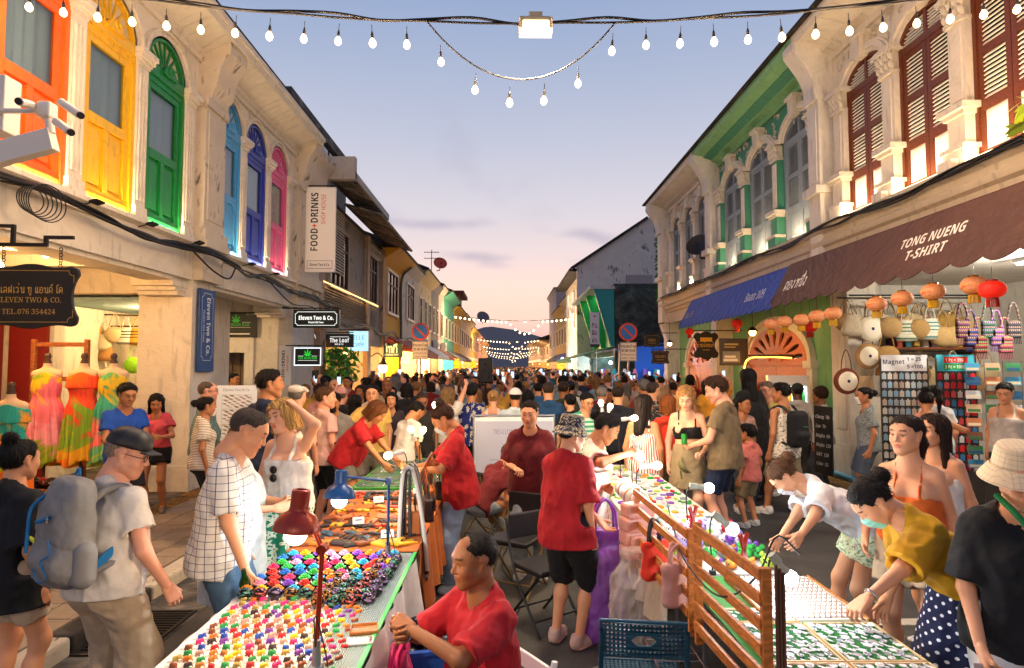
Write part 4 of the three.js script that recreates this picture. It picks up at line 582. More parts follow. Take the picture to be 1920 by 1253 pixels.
// hair, in head space
const HAIR = {};
function hairGeo(style,c) {
  const key = style + c; if (HAIR[key]) return HAIR[key];
  let L,cutF = null; const taper = /short|quiff|crop|bald/.test(style) ? 0.011 : /bun|pony/.test(style) ? 0.007 : 0; const shell = (e,back = 0) => [cap([0,0.036,-0.033],[0,0.043,0.008],0.083 + e,0.077 + e,0.02)];
  const hl = (x,y,z) => -(y - 0.088 + Math.min(0.158,(0.085 - z) * 1.12)); // hair line from brow to nape
  let seed = style.length * 3.1,fr = [70,14,70],amp = 0.007;
  if (style === 'short' || style === 'crop' || style === 'bald' || style === 'quiff') {
    L = shell(style === 'crop' || style === 'bald' ? 0.005 : 0.015); amp = 0.01; if (style === 'quiff') { L.push(cap([-0.04,0.1,0.05],[0.04,0.105,0.055],0.028,0.03,0.03),cap([0,0.115,0.03],[0,0.11,-0.04],0.03,0.03,0.03)); amp = 0.014; }
    cutF = (x,y,z) => Math.max(hl(x,y,z) + 0.004,0.031 - Math.hypot(Math.abs(x) - 0.086,y - 0.0,z + 0.004),style === 'bald' ? 0.046 - Math.hypot(x * 0.9,y - 0.135,z - 0.06) : -1);
    if (style === 'crop' || style === 'bald') { amp = 0.003; }
  } else if (style === 'bun' || style === 'pony' || style === 'topbun') {
    L = shell(0.007); cutF = (x,y,z) => Math.max(hl(x,y,z) - 0.004,0.03 - Math.hypot(Math.abs(x) - 0.086,y,z + 0.002)); amp = 0.005;
    if (style === 'bun') L.push(cap([0.01,0.045,-0.135],[-0.012,0.05,-0.14],0.042,0.038,0.02)); if (style === 'topbun') L.push(cap([0.012,0.135,-0.06],[-0.012,0.14,-0.07],0.04,0.036,0.02));
    if (style === 'pony') L.push(ball([0,0.05,-0.125],0.028,0.02),cap([0,0.05,-0.13],[0,-0.07,-0.15],0.032,0.036,0.03),cap([0,-0.07,-0.15],[0,-0.24,-0.12],0.036,0.014,0.03));
    const base = cutF; cutF = (x,y,z) => (z < -0.09 ? -1 : base(x,y,z));
  } else if (style === 'long' || style === 'verylong') {
    const e = style === 'long' ? -0.3 : -0.46; L = [...shell(0.012),cap([0,0.0,-0.05],[0,e,-0.1],0.086,0.07,0.04,[0,0,1],1.35),cap([0.072,0.03,0.0],[0.078,e * 0.8,-0.02],0.026,0.03,0.03),cap([-0.072,0.03,0.0],[-0.078,e * 0.8,-0.02],0.026,0.03,0.03)];
    cutF = (x,y,z) => Math.max(z > 0 && y < 0.075 - Math.abs(x) * 0.35 ? Math.min(0.062 - Math.abs(x),z - 0.0) : -1,-1); fr = [60,5,60]; amp = 0.01;
  } else if (style === 'bob' || style === 'messybob') {
    L = [...shell(0.014),cap([0,0.0,-0.05],[0,-0.1,-0.06],0.086,0.08,0.04),cap([0.074,0.04,0.01],[0.082,-0.09,0.015],0.028,0.026,0.03),cap([-0.074,0.04,0.01],[-0.082,-0.09,0.015],0.028,0.026,0.03)];
    cutF = (x,y,z) => Math.max(z > 0 && y < 0.075 - Math.abs(x) * 0.3 ? Math.min(0.06 - Math.abs(x),z) : -1,-(y + 0.115)); fr = [55,7,55]; amp = style === 'bob' ? 0.008 : 0.02;
  } else if (style === 'afro') { L = [cap([0,0.06,-0.03],[0,0.06,-0.02],0.11,0.11,0.02)]; cutF = (x,y,z) => hl(x,y,z) - 0.01; fr = [50,50,50]; amp = 0.02; }
  const f0 = field(L),f = (x,y,z) => { let d = f0(x,y,z) + nz(x * fr[0] + seed,y * fr[1],z * fr[2]) * amp + nz(x * fr[0] * 2.3,y * fr[1] * 1.5,z * fr[2] * 2.3) * amp * 0.5; if (cutF) { const q = cutF(x,y,z) + nz(x * 55,y * 30,z * 55) * 0.009; if (taper) d += (1 - sst(0,0.045,-q)) * taper; d = Math.max(d,q); } return d; };
  const g = nets(f,bounds(L,0.03),c); const p = g.attributes.position,u = new Float32Array(p.count * 2); for (let i = 0; i < p.count; i++) { u[i * 2] = Math.atan2(p.getX(i),p.getZ(i)) * 0.1; u[i * 2 + 1] = p.getY(i); } g.setAttribute('uv',new THREE.BufferAttribute(u,2));
  const base = unseam(g,0.2 * PI); if (c > 0.009) return HAIR[key] = base;
  const N = g.attributes.normal,q = rng(style.length * 77 + 5),rp = [],n = /crop|bald/.test(style) ? 500 : 900,long = /long|bob|pony/.test(style); // loose strands
  for (let i = 0; i < n; i++) { const k = Math.floor(q() * p.count),a = V(p.getX(k),p.getY(k),p.getZ(k)),nn = V(N.getX(k),N.getY(k),N.getZ(k)),dn = long ? V(0,-1,0) : V((q() - 0.5) * 0.8,a.y > 0.09 ? -0.2 : -0.9,a.y > 0.09 ? (q() - 0.4) : -0.35); dn.addScaledVector(nn,-dn.dot(nn)).normalize(); const L = (/crop|bald/.test(style) ? 0.012 : 0.024) * (0.5 + q()),w = V().crossVectors(nn,dn).multiplyScalar(0.0011),b = a.clone().addScaledVector(dn,L * 0.55).addScaledVector(nn,0.0035 + q() * 0.004),e = a.clone().addScaledVector(dn,L).addScaledVector(nn,0.002 + q() * 0.009); for (const [x,y,z] of [[a.clone().sub(w),a.clone().add(w),b.clone().add(w)],[a.clone().sub(w),b.clone().add(w),b.clone().sub(w)],[b.clone().sub(w),b.clone().add(w),e]]) rp.push(...ar(x),...ar(y),...ar(z)); }
  const rg = new THREE.BufferGeometry(); rg.setAttribute('position',new THREE.BufferAttribute(new Float32Array(rp),3)); rg.computeVertexNormals(); rg.setAttribute('uv',new THREE.BufferAttribute(new Float32Array(rp.length / 3 * 2).fill(0.3),2));
  return HAIR[key] = G([base,rg],1);
}
const hairMs = {};
const hairM = (c) => hairMs[c] ?? (hairMs[c] = Object.assign(new THREE.MeshPhysicalMaterial({ color: c,roughness: 0.62,specularIntensity: 0.45,bumpMap: rep(T.hair,6,1.5),bumpScale: 0.006,map: rep(T.hair,5,1.2) })));
// hands: wrist at the origin, fingers along +y, palm faces +z, thumb towards +x
const HANDS = {};
function handGeo(kind,c) {
  const key = kind + c; if (HANDS[key]) return HANDS[key];
  const curl = { relaxed: [0.3,0.4,0.3],grip: [0.95,1.15,0.7],flat: [0.08,0.1,0.08],pinch: [0.75,0.7,0.5],phone: [0.55,0.85,0.55] }[kind],L = [];
  const fs = [[0.03,0.088,0.066,0.0085,-0.06],[0.0105,0.093,0.074,0.009,0],[-0.0095,0.09,0.069,0.0085,0.05],[-0.0285,0.081,0.055,0.0075,0.14]];
  fs.forEach(([x,y,len,r,spread],i) => {
    L.push(cap([x * 0.55,0.008,0],[x,y,0],0.0155,r + 0.0035,0.012));
    let p = [x,y,0],a = 0; [0.45,0.31,0.24].forEach((q,s) => { a += curl[s] * (1 + i * 0.08); const l = len * q,n = [p[0] - Math.sin(spread) * l,p[1] + Math.cos(a) * l,p[2] + Math.sin(a) * l]; L.push(cap(p,n,r - s * 0.0007,r - (s + 1) * 0.0008,0.004)); p = n; });
  });
  L.push(cap([0.01,0.01,0.002],[0.03,0.045,0.012],0.016,0.013,0.014),cap([0.03,0.045,0.012],kind === 'flat' ? [0.052,0.07,0.016] : [0.044,0.073,0.024],0.0115,0.0095,0.008),cap(kind === 'flat' ? [0.052,0.07,0.016] : [0.044,0.073,0.024],kind === 'grip' || kind === 'pinch' ? [0.026,0.09,0.042] : [0.056,0.096,0.03],0.0095,0.0078,0.004),cap([0,-0.03,0],[0,0.02,0],0.024,0.024,0.012,[0,0,1],1.3));
  const g = nets(field(L),bounds(L,0.01),c); g.setAttribute('uv',new THREE.BufferAttribute(new Float32Array(g.attributes.position.count * 2),2));
  return HANDS[key] = G([g]);
}
const SHOES = {};
function shoeGeo(kind) { // heel at z = -0.07, toe at +0.18, sole on y = 0
  if (SHOES[kind]) return SHOES[kind];
  const sn = kind === 'sandal',L = sn ? [cap([0,0.012,-0.05],[0.005,0.012,0.15],0.036,0.044,0.02,[0,1,0],2.6)] : [cap([0,0.045,-0.045],[0,0.04,0.06],0.043,0.046,0.03),cap([0,0.03,0.06],[0.006,0.026,0.15],0.046,0.04,0.03),cap([0,0.075,-0.03],[0,0.095,-0.025],0.046,0.045,0.02)];
  const f0 = field(L),f = (x,y,z) => Math.max(f0(x,y,z),-y,sn ? -1 : y > 0.1 ? y - 0.105 : -1),up = nets(f,bounds(L,0.02),0.01,(x,y,z) => (y < 0.024 ? [1,1,1] : [0.999,0.999,0.999]));
  up.deleteAttribute('color'); up.setAttribute('uv',new THREE.BufferAttribute(new Float32Array(up.attributes.position.count * 2),2));
  const sole = G(put(new THREE.CapsuleGeometry(0.05,0.13,4,12),0.003,0.012,0.05,PI / 2,0,0,V(1,1,0.28)));
  return SHOES[kind] = [G([up]),sole];
}
// ---------- the figure ----------
const v3 = (a) => V(a[0],a[1],a[2]),ar = (v) => [v.x,v.y,v.z];
function ik(S,W,l1,l2,pole) { // elbow or knee between S and W
  let d = W.clone().sub(S),L = d.length(); const m = (l1 + l2) * 0.997; if (L > m) { W = S.clone().add(d.multiplyScalar(m / L)); d = W.clone().sub(S); L = m; }
  const n = d.clone().normalize(),a = Math.acos(clamp((l1 * l1 + L * L - l2 * l2) / (2 * l1 * L),-1,1)),p = pole.clone().sub(n.clone().multiplyScalar(pole.dot(n))).normalize();
  return [S.clone().add(n.multiplyScalar(Math.cos(a) * l1)).add(p.multiplyScalar(Math.sin(a) * l1)),W];
}
const skinM = new Map(),skin = (c) => { if (!skinM.has(c)) { const m = new THREE.MeshPhysicalMaterial({ roughness: 0.52,vertexColors: true,sheen: 0.15,sheenRoughness: 0.5,sheenColor: new THREE.Color(1,0.5,0.35),bumpMap: rep(T.bump,14),bumpScale: 0.0008 }); m.color = hexl(c); skinM.set(c,m); } return skinM.get(c); };
const SK = { pale: 0xe2ab86,fair: 0xd89b72,tan: 0xb87a4e,brown: 0x8f5a36,dark: 0x5a3622,pink: 0xdc9c7c };
const clothMs = new Map(),clothOf = (c) => { if (c.isMaterial) return c; if (!clothMs.has(c)) clothMs.set(c,cloth(c)); return clothMs.get(c); };
let figures = 0;
function skeleton(o) {
  const s = o.h / 1.72,f = o.sex === 'f',lean = o.lean ?? 0.03,rl = o.roll ?? 0,tw = o.twist ?? 0,J = { s };
  J.P = v3(o.pelvis ?? [0,0.93 * s,-Math.sin(lean) * 0.12]);
  const U = V(Math.sin(rl),Math.cos(lean),Math.sin(lean)).normalize(); J.U = U;
  const Rr = V(Math.cos(tw),0,-Math.sin(tw)); Rr.sub(U.clone().multiplyScalar(Rr.dot(U))).normalize(); J.R = Rr; J.Fw = Rr.clone().cross(U).normalize();
  const sp = (t,side = 0,fw = 0) => J.P.clone().add(U.clone().multiplyScalar(t * s)).add(Rr.clone().multiplyScalar(side * s)).add(J.Fw.clone().multiplyScalar(fw * s)); J.sp = sp;
  const sw = (f ? 0.142 : 0.168) * (o.wide ?? 1);
  J.SL = sp(0.435,sw,-0.012); J.SR = sp(0.435,-sw,-0.012); J.N = sp(0.53,0,0.0);
  const ny = o.hyaw ?? 0,np = (o.hpitch ?? 0) + 0.15 * lean,nr = o.hroll ?? 0;
  const hq = new THREE.Quaternion().setFromRotationMatrix(new THREE.Matrix4().makeBasis(Rr,U,J.Fw)); if (lean > 0.25) { const yawOnly = new THREE.Quaternion().setFromEuler(new THREE.Euler(lean * 0.55,tw,0,'YXZ')); hq.copy(yawOnly); }
  hq.multiply(new THREE.Quaternion().setFromEuler(new THREE.Euler(np,ny,nr,'YXZ'))); J.hq = hq;
  const hu = V(0,1,0).applyQuaternion(hq); J.H = J.N.clone().add(U.clone().multiplyScalar(0.035 * s)).add(hu.clone().multiplyScalar(0.115 * s)).add(V(0,0,0.022 * s).applyQuaternion(hq));
  const ua = 0.285 * s,fa = 0.255 * s;
  for (const [k,S,sg] of [['L',J.SL,1],['R',J.SR,-1]]) {
    const t = o['hand' + k]; let W = t ? v3(t) : S.clone().add(V(sg * 0.07 * s,-0.52 * s,0.03 * s)); const pole = o['pole' + k] ? v3(o['pole' + k]) : V(sg * 0.5,-0.25,-0.8);
    [J['E' + k],W] = ik(S,W,ua,fa,pole); J['W' + k] = W;
    const hp = J.P.clone().add(V(sg * 0.088 * s,-0.02 * s,0).applyQuaternion(o.seated ? new THREE.Quaternion() : new THREE.Quaternion())),ft = v3(o['foot' + k] ?? [sg * 0.1,0,0]); ft.y += 0.085 * s;
    [J['K' + k],J['A' + k]] = ik(hp,ft,0.44 * s,0.425 * s,o['kpole' + k] ? v3(o['kpole' + k]) : V(sg * 0.12,0,1)); J['T' + k] = hp; J['fa' + k] = o['fa' + k] ?? sg * 0.18;
  }
  return J;
}
function torso(J,o,e,w = 1) { // capsule list of the trunk inflated by e
  const s = J.s,f = o.sex === 'f',F = ar(J.Fw),fat = (o.fat ?? 0),b = (t,x,fw = 0) => ar(J.sp(t,x,fw)),k = 0.06 * s,L = [];
  const hip = (f ? 0.118 : 0.11) * w * s + fat * 0.5 * s,wa = (f ? 0.1 : 0.118) * w * s + fat * s,ch = (f ? 0.108 : 0.125) * w * s + fat * 0.5 * s;
  L.push(cap(b(-0.02,-0.065),b(-0.02,0.065),hip + e,hip + e,k,F,1.12),cap(b(0.14,-0.035),b(0.14,0.035),wa + e,wa + e,k,F,1.2),cap(b(0.31,-0.06),b(0.31,0.06),ch + e,ch + e,k,F,1.22),cap(b(0.5,0,-0.02),b(0.445,0.12 * (f ? 0.85 : 1),-0.015),0.05 * s + e * 0.8,0.046 * s + e * 0.7,0.05 * s),cap(b(0.5,0,-0.02),b(0.445,-0.12 * (f ? 0.85 : 1),-0.015),0.05 * s + e * 0.8,0.046 * s + e * 0.7,0.05 * s));
  if (f) { const r = (o.bust ?? 0.058) * s; L.push(cap(b(0.31,0.068,0.07),b(0.315,0.068,0.075),r + e * 0.8,r + e * 0.8,0.05),cap(b(0.31,-0.068,0.07),b(0.315,-0.068,0.075),r + e * 0.8,r + e * 0.8,0.05)); }
  else if (fat > 0.01) L.push(cap(b(0.1,0,0.05),b(0.16,0,0.06),0.1 * s + fat + e,0.1 * s + fat + e,0.06));
  L.push(cap(b(-0.06,0.06,-0.055),b(-0.05,0.06,-0.055),0.08 * s + e,0.08 * s + e,0.05),cap(b(-0.06,-0.06,-0.055),b(-0.05,-0.06,-0.055),0.08 * s + e,0.08 * s + e,0.05));
  return L;
}
function limb(J,o,e,k,part,cut) {
  const s = J.s,th = (o.sex === 'f' ? 0.95 : 1) * (o.limb ?? 1),P = (n) => ar(J[n + k]);
  if (part === 'arm') return [cap(P('S'),P('E'),(0.05 * th) * s + e,(0.04 * th) * s + e,0.03,null,1,cut),cap(P('E'),P('W'),(0.04 * th) * s + e,(0.026 * th) * s + e,0.02)];
  return [cap(P('T'),P('K'),(0.088 * th) * s + e,(0.057 * th) * s + e,0.05),cap(P('K'),ar(J['K' + k].clone().lerp(J['A' + k],0.4)),(0.053 * th) * s + e,(0.055 * th) * s + e,0.04),cap(ar(J['K' + k].clone().lerp(J['A' + k],0.35)),P('A'),(0.054 * th) * s + e,(0.036 * th) * s + e,0.03)];
}
function person(o) {
  const J = skeleton(o),s = J.s,c = o.cell ?? 0.018,fine = c <= 0.02,seed = ++figures * 7.3;
  const g = new THREE.Group(); g.name = numbered('person'); g.position.set(o.at[0],o.y ?? 0,-o.at[1]); g.rotation.y = o.yaw ?? 0; scene.add(g); tag(g,o.label,o.cat ?? 'person',o.group);
  const sk = skin(typeof o.skin === 'number' ? o.skin : SK[o.skin ?? 'tan']);
  // body, one surface, with head and hands of finer grids merged in
  const BL = [...torso(J,o,0),cap(ar(J.sp(0.46)),ar(J.N.clone().lerp(J.H,0.5)),0.06 * s,(o.sex === 'f' ? 0.05 : 0.058) * s,0.04)];
  for (const k of ['L','R']) { BL.push(...limb(J,o,0,k,'arm'),...limb(J,o,0,k,'leg')); const a = J['A' + k],fa = J['fa' + k]; BL.push(cap(ar(a),[a.x + Math.sin(fa) * 0.11 * s,a.y - 0.055 * s,a.z + Math.cos(fa) * 0.11 * s],0.034 * s,0.026 * s,0.02)); }
  const one = (x) => [1,1,1],body = nets(field(BL),bounds(BL,0.02),c,one); body.setAttribute('uv',new THREE.BufferAttribute(new Float32Array(body.attributes.position.count * 2),2));
  const hs = s * 1.05 * (o.hscale ?? 1) * (o.sex === 'c' ? 1.25 : 1.0),hm = new THREE.Matrix4().compose(J.H,J.hq,V(hs,hs,hs));
  const parts = [body,headGeo(o.sex === 'm' ? 'm' : 'f',fine ? (o.hc ?? 0.0062) : 0.0105).clone().applyMatrix4(hm)];
  for (const [k,sg] of [['L',1],['R',-1]]) {
    const y = J['W' + k].clone().sub(J['E' + k]).normalize(),pn = v3(o['palm' + k] ?? [-sg,0,0.15]),z = pn.sub(y.clone().multiplyScalar(pn.dot(y))).normalize(),x = y.clone().cross(z);
    if (o['bend' + k]) y.applyAxisAngle(x,o['bend' + k]),z.applyAxisAngle(x,o['bend' + k]);
    let hg = handGeo(o['hk' + k] ?? 'relaxed',fine ? 0.0055 : 0.009); // drawn as a right hand with the palm at +z when the thumb is at +x; left is mirrored
    const thumbX = sg > 0 ? (o['thumb' + k] ?? -1) : (o['thumb' + k] ?? 1); hg = thumbX < 0 ? mirrorX(hg) : hg.clone();
    parts.push(hg.applyMatrix4(new THREE.Matrix4().makeBasis(x,y,z).setPosition(J['W' + k])).applyMatrix4(new THREE.Matrix4()));
  }
  // a scale of the hand about the wrist keeps to the body's size
  const bm = mk('body',parts.map((p) => { if (!p.attributes.color) p.setAttribute('color',new THREE.BufferAttribute(new Float32Array(p.attributes.position.count * 3).fill(1),3)); return p; }),sk,g);
  if (o.hair) { const h = mk('hair',hairGeo(o.hair,fine ? (o.hc ?? 0.0065) : 0.0115),hairM(o.hairC ?? 0x15100c),g,'raw'); h.applyMatrix4(hm); }
  const head = (name,geos,m,keep) => { const q = mk(name,geos,m,g,keep); q.applyMatrix4(hm); return q; };
  // top
  const t = o.top,wob = (x,y,z,a) => (fbm(x * 7 + seed,y * 4.5 - x * 2,z * 7,3) * 0.022 + nz(x * 22 + y * 9 + seed,y * 16 - x * 10,z * 20) * 0.0035 + (Math.abs(nz(x * 11 + seed,y * 4 + x * 4,z * 11)) - 0.2) * 0.014 + (Math.abs(nz(x * 8 - y * 7,y * 9 + seed,z * 8)) - 0.2) * 0.01) * a;
  if (t) {
    const e = t.loose ?? 0.018,L = torso(J,o,e,t.w ?? 1),hem = t.hem ?? -0.12,F = ar(J.Fw);
    if (hem < 0.05) { const hr = (t.flare ?? 0.145) * s + (o.fat ?? 0) * 0.7; L.push(cap(ar(J.sp(0.2,-0.045)),ar(J.sp(hem - 0.1,-0.068)),hr - 0.015,hr,0.06,F,1.04),cap(ar(J.sp(0.2,0.045)),ar(J.sp(hem - 0.1,0.068)),hr - 0.015,hr,0.06,F,1.04)); }
    const sl2 = t.sleeve ?? 0.6;
    if (sl2 > 0) for (const k of ['L','R']) {
      const S = J['S' + k],E = J['E' + k],W = J['W' + k],d = E.clone().sub(S),up = Math.min(1,sl2); const q = S.clone().add(d.clone().multiplyScalar(up)),n = d.clone().normalize(),sr = t.sr ?? 0.014;
      L.push(cap(ar(S),ar(S.clone().add(d.clone().multiplyScalar(up + (sl2 > 1 ? 0 : 0.1)))),0.05 * s + e,0.048 * s + e + sr,0.035,null,1,sl2 > 1 ? null : [q.x,q.y,q.z,n.x,n.y,n.z]));
      if (sl2 <= 1 && c < 0.016 && sr > 0.008) { const r2 = 0.048 * s + e + sr - 0.021; L.push({ ...cap(ar(q.clone().addScaledVector(n,-0.012)),ar(q.clone().addScaledVector(n,0.1)),r2 * 0.8,r2,0.006),sub: 1 }); }
      if (sl2 > 1) { const q2 = E.clone().lerp(W,sl2 - 1),n2 = W.clone().sub(E).normalize(); L.push(cap(ar(E),ar(E.clone().lerp(W,sl2 - 0.95)),0.05 * s + e + sr,0.036 * s + e + sr,0.03,null,1,[q2.x,q2.y,q2.z,n2.x,n2.y,n2.z])); }
    }
    if (sl2 <= 0) L.forEach((p) => 0);
    const f0 = field(L),P = J.P,U = J.U,N = J.sp(0.55,0,t.nf ?? 0.03),nr = (t.neck ?? 0.085) * s,hemD = hem * s,low = t.low ?? null,Rr = J.R,lowY = low != null ? J.sp(low) : null,strap = t.strap ?? 0.07;
    const f = (x,y,z) => {
      const qy = (x - P.x) * U.x + (y - P.y) * U.y + (z - P.z) * U.z; let d = f0(x,y,z);
      if (d > 0.08) return d; d += wob(x,y,z,t.fold ?? 1);
      d = Math.max(d,hemD - qy + 0.008 * Math.sin(x * 17 + z * 13)); d = Math.max(d,nr - Math.hypot(x - N.x,(y - N.y) * (t.nv ?? 1),(z - N.z)));
      if (low != null) { const sx = Math.abs((x - P.x) * Rr.x + (y - P.y) * Rr.y + (z - P.z) * Rr.z); const top = qy - low * s; if (top > 0) d = Math.max(d,t.tube ? top : Math.min(top,Math.abs(sx - strap * s) - Math.max(t.sw ?? 0.012,c * 0.62))); if (sx > (t.arm ?? 0.135) * s && qy > (low - 0.02) * s) d = Math.max(d,Math.min(sx - (t.arm ?? 0.135) * s,qy - (low - 0.02) * s)); }
      return d;
    };
    const gt = wrapUV(nets(f,bounds(L,0.03),c * 0.85),J.P.x,J.P.z); const m = mk(t.name ?? 'shirt',gt,clothOf(t.m),g,'raw'); if (t.label) m.userData.label = t.label;
  }
  const b = o.bot;
  if (b) {
    if (b.kind === 'skirt') {
      const y1 = J.P.y + (b.top ?? 0.1) * s,y0 = b.y0 ?? 0.12,w0 = b.w0 ?? 0.145,w1 = b.w1 ?? 0.27,cx = J.P.x,cz = J.P.z,K = b.folds ?? 9,fdx = (J.AL.x + J.AR.x) / 2 - cx,fdz = (J.AL.z + J.AR.z) / 2 - cz + 0.02;
      const f = (x,y,z) => { const tt = clamp((y1 - y) / (y1 - y0),0,1),r = lerp(w0,w1,Math.pow(tt,b.pow ?? 0.45)) * s,X = x - cx - fdx * tt,Z = z - cz - fdz * tt,a = Math.atan2(X,Z * 1.25); return Math.max((Math.hypot(X,Z * 1.12) - r * (1 + 0.05 * tt * Math.sin(a * K + Math.sin(a * 3 + seed) * 1.5))) * 0.8 + wob(x,y,z,0.7),y - y1,y0 - y); };
      mk('skirt',wrapUV(nets(f,[[cx - w1 * s * 1.2 - 0.1 + Math.min(0,fdx),y0 - 0.03,cz - w1 * s * 1.1 - 0.1 + Math.min(0,fdz)],[cx + w1 * s * 1.2 + 0.1 + Math.max(0,fdx),y1 + 0.03,cz + w1 * s * 1.1 + 0.1 + Math.max(0,fdz)]],c * 0.85),cx,cz),clothOf(b.m),g,'raw');
    } else {
      const e = b.loose ?? 0.016,L = torso(J,o,(b.hipE ?? 0.012),1).slice(0,1).concat(torso(J,o,0.012,1).slice(-2)),len = b.len ?? 2,fl = b.flare ?? 0.01;
      L.push(cap(ar(J.sp(0.06,-0.05)),ar(J.sp(0.06,0.05)),(o.sex === 'f' ? 0.105 : 0.118) * s + (o.fat ?? 0) * 0.8,undefined,0.05,ar(J.Fw),1.18));
      for (const k of ['L','R']) {
        const T0 = J['T' + k],K0 = J['K' + k],A0 = J['A' + k],th = o.limb ?? 1,up = Math.min(len,1),d = K0.clone().sub(T0),q = T0.clone().add(d.clone().multiplyScalar(up)),n = d.clone().normalize();
        L.push(cap(ar(T0),ar(T0.clone().add(d.clone().multiplyScalar(len <= 1 ? up + 0.12 : 1))),0.092 * th * s + e,lerp(0.092,0.06,up) * th * s + e + fl,0.05,null,1,len <= 1 ? [q.x,q.y,q.z,n.x,n.y,n.z] : null));
        if (len > 1) { const q2 = K0.clone().lerp(A0,len - 1),n2 = A0.clone().sub(K0).normalize(); L.push(cap(ar(K0),ar(K0.clone().lerp(A0,len - 0.93)),0.06 * th * s + e + fl,lerp(0.06,b.ankle ?? 0.045,len - 1) * s + e + fl,0.04,null,1,[q2.x,q2.y,q2.z,n2.x,n2.y,n2.z])); }
      }
      const f0 = field(L),P = J.P,U = J.U,f = (x,y,z) => { let d = f0(x,y,z); if (d > 0.08) return d; d += wob(x,y,z,b.fold ?? 1); return Math.max(d,(x - P.x) * U.x + (y - P.y) * U.y + (z - P.z) * U.z - (b.top ?? 0.1) * s); };
      mk(b.name ?? (len > 1.4 ? 'trousers' : 'shorts'),wrapUV(nets(f,bounds(L,0.03),c * 0.9),J.P.x,J.P.z),clothOf(b.m),g,'raw');
    }
  }
  if (o.shoe) for (const k of ['L','R']) { const [u,so] = shoeGeo(o.shoe),a = J['A' + k]; const sh = mk('shoe',u,clothOf(o.shoeC ?? 0xd8d6d0),g,'raw'); sh.position.set(a.x,a.y - 0.085 * s,a.z); sh.rotation.y = J['fa' + k]; sh.scale.setScalar(s * 1.03); const sm = mk('sole',so,cm(o.soleC ?? 0xdedcd6,0.7),sh,'raw'); }
  // head wear
  if (o.glasses) head('glasses',[0.031,-0.031].flatMap((x) => [put(new THREE.TorusGeometry(0.019,0.0018,5,18),x,0.008,0.1),bar([x * 2.4,0.012,0.092],[x * 2.5,0.012,-0.01],0.0018,5)]).concat([bar([-0.012,0.01,0.101],[0.012,0.01,0.101],0.0018,5)]),M.black);
  if (o.mask) { const Lm = [cap([0,-0.02,0.07],[0,-0.085,0.06],0.05,0.042,0.02),cap([0,-0.03,0.095],[0,-0.05,0.096],0.024,0.024,0.02)],f0 = field(Lm),f = (x,y,z) => Math.max(f0(x,y,z),0.03 - z,y + 0.012,-(y + 0.108)) + Math.sin(y * 260) * 0.0012; const mg = nets(f,bounds(Lm,0.02),0.006); mg.setAttribute('uv',new THREE.BufferAttribute(new Float32Array(mg.attributes.position.count * 2),2)); head('face_mask',[mg,bar([0.052,-0.03,0.05],[0.078,0.01,-0.01],0.0016,4),bar([-0.052,-0.03,0.05],[-0.078,0.01,-0.01],0.0016,4),bar([0.05,-0.09,0.045],[0.078,-0.02,-0.008],0.0016,4),bar([-0.05,-0.09,0.045],[-0.078,-0.02,-0.008],0.0016,4)],cm(o.mask,0.85)); }
  if (o.hat) hatOn(o.hat,o.hatM,head);
  if (o.watch) { const W = J['W' + o.watch],E = J['E' + o.watch],d = W.clone().sub(E).normalize(),q = new THREE.Quaternion().setFromUnitVectors(V(0,1,0),d),p = W.clone().add(d.clone().multiplyScalar(-0.025)); const w = mk('watch',[put(new THREE.TorusGeometry(0.031 * s,0.006,6,20),0,0,0,PI / 2),cyl(0.017,0.017,0.008,0,0,0.033,16,PI / 2)],o.watchM ?? M.chrome,g); w.position.copy(p); w.quaternion.copy(q); }
  g.userData.J = undefined; return Object.assign(g,{ J,hm });
}
function hatOn(kind,m,head) {
  if (kind === 'cap' || kind === 'capback') { const s = kind === 'cap' ? 1 : -1; const L = [cap([0,0.052,-0.032],[0,0.054,0.015],0.096,0.089,0.02)],f0 = field(L),f = (x,y,z) => Math.max(Math.abs(f0(x,y,z)) - 0.006,0.052 - y - 0.02 * (z < -0.05 ? 1 : 0)); const dome = nets((x,y,z) => Math.max(f0(x,y,z),0.045 - y),bounds(L,0.02),0.008);
    dome.setAttribute('uv',new THREE.BufferAttribute(new Float32Array(dome.attributes.position.count * 2),2));
    const bl = new THREE.CylinderGeometry(0.078,0.078,0.006,24,1,false,-PI / 2,PI),p = bl.attributes.position; for (let i = 0; i < p.count; i++) { const z = p.getZ(i),x = p.getX(i); p.setZ(i,z * 1.05 * s); p.setY(i,p.getY(i) - x * x * 3.2 - Math.max(0,z) * 0.18); } bl.computeVertexNormals();
    const bill = put(s > 0 ? bl : flip(bl),0,0.058,0.075 * s); head('cap',[dome,bill,sph(0.008,0,0.138,-0.01,6)],m); }
  if (kind === 'bucket') head('bucket_hat',lathe([[0.001,0.155],[0.05,0.155],[0.082,0.147],[0.09,0.13],[0.1,0.055],[0.104,0.05],[0.145,-0.005],[0.147,-0.004],[0.106,0.058],[0.101,0.05]],32,0,0,-0.015),m);
  if (kind === 'flat') { const L = [cap([0,0.075,-0.05],[0,0.07,0.07],0.085,0.07,0.02,[0,1,0],1.6),cap([-0.04,0.06,0.115],[0.04,0.06,0.115],0.03,0.03,0.03,[0,1,0],2.5)]; const q = nets(field(L),bounds(L,0.02),0.008); q.setAttribute('uv',new THREE.BufferAttribute(new Float32Array(q.attributes.position.count * 2),2)); head('flat_cap',q,m); }
}

const inFrame = (at,yaw,p,y = 0) => ar(v3(p).sub(V(at[0],y,-at[1])).applyAxisAngle(V(0,1,0),-yaw));
function hold(p,name,label,cat,local,group) { const o = thing(name,label,cat,[0,0,0],p.rotation.y,group); o.position.copy(v3(local).applyAxisAngle(V(0,1,0),p.rotation.y).add(p.position)); return o; }
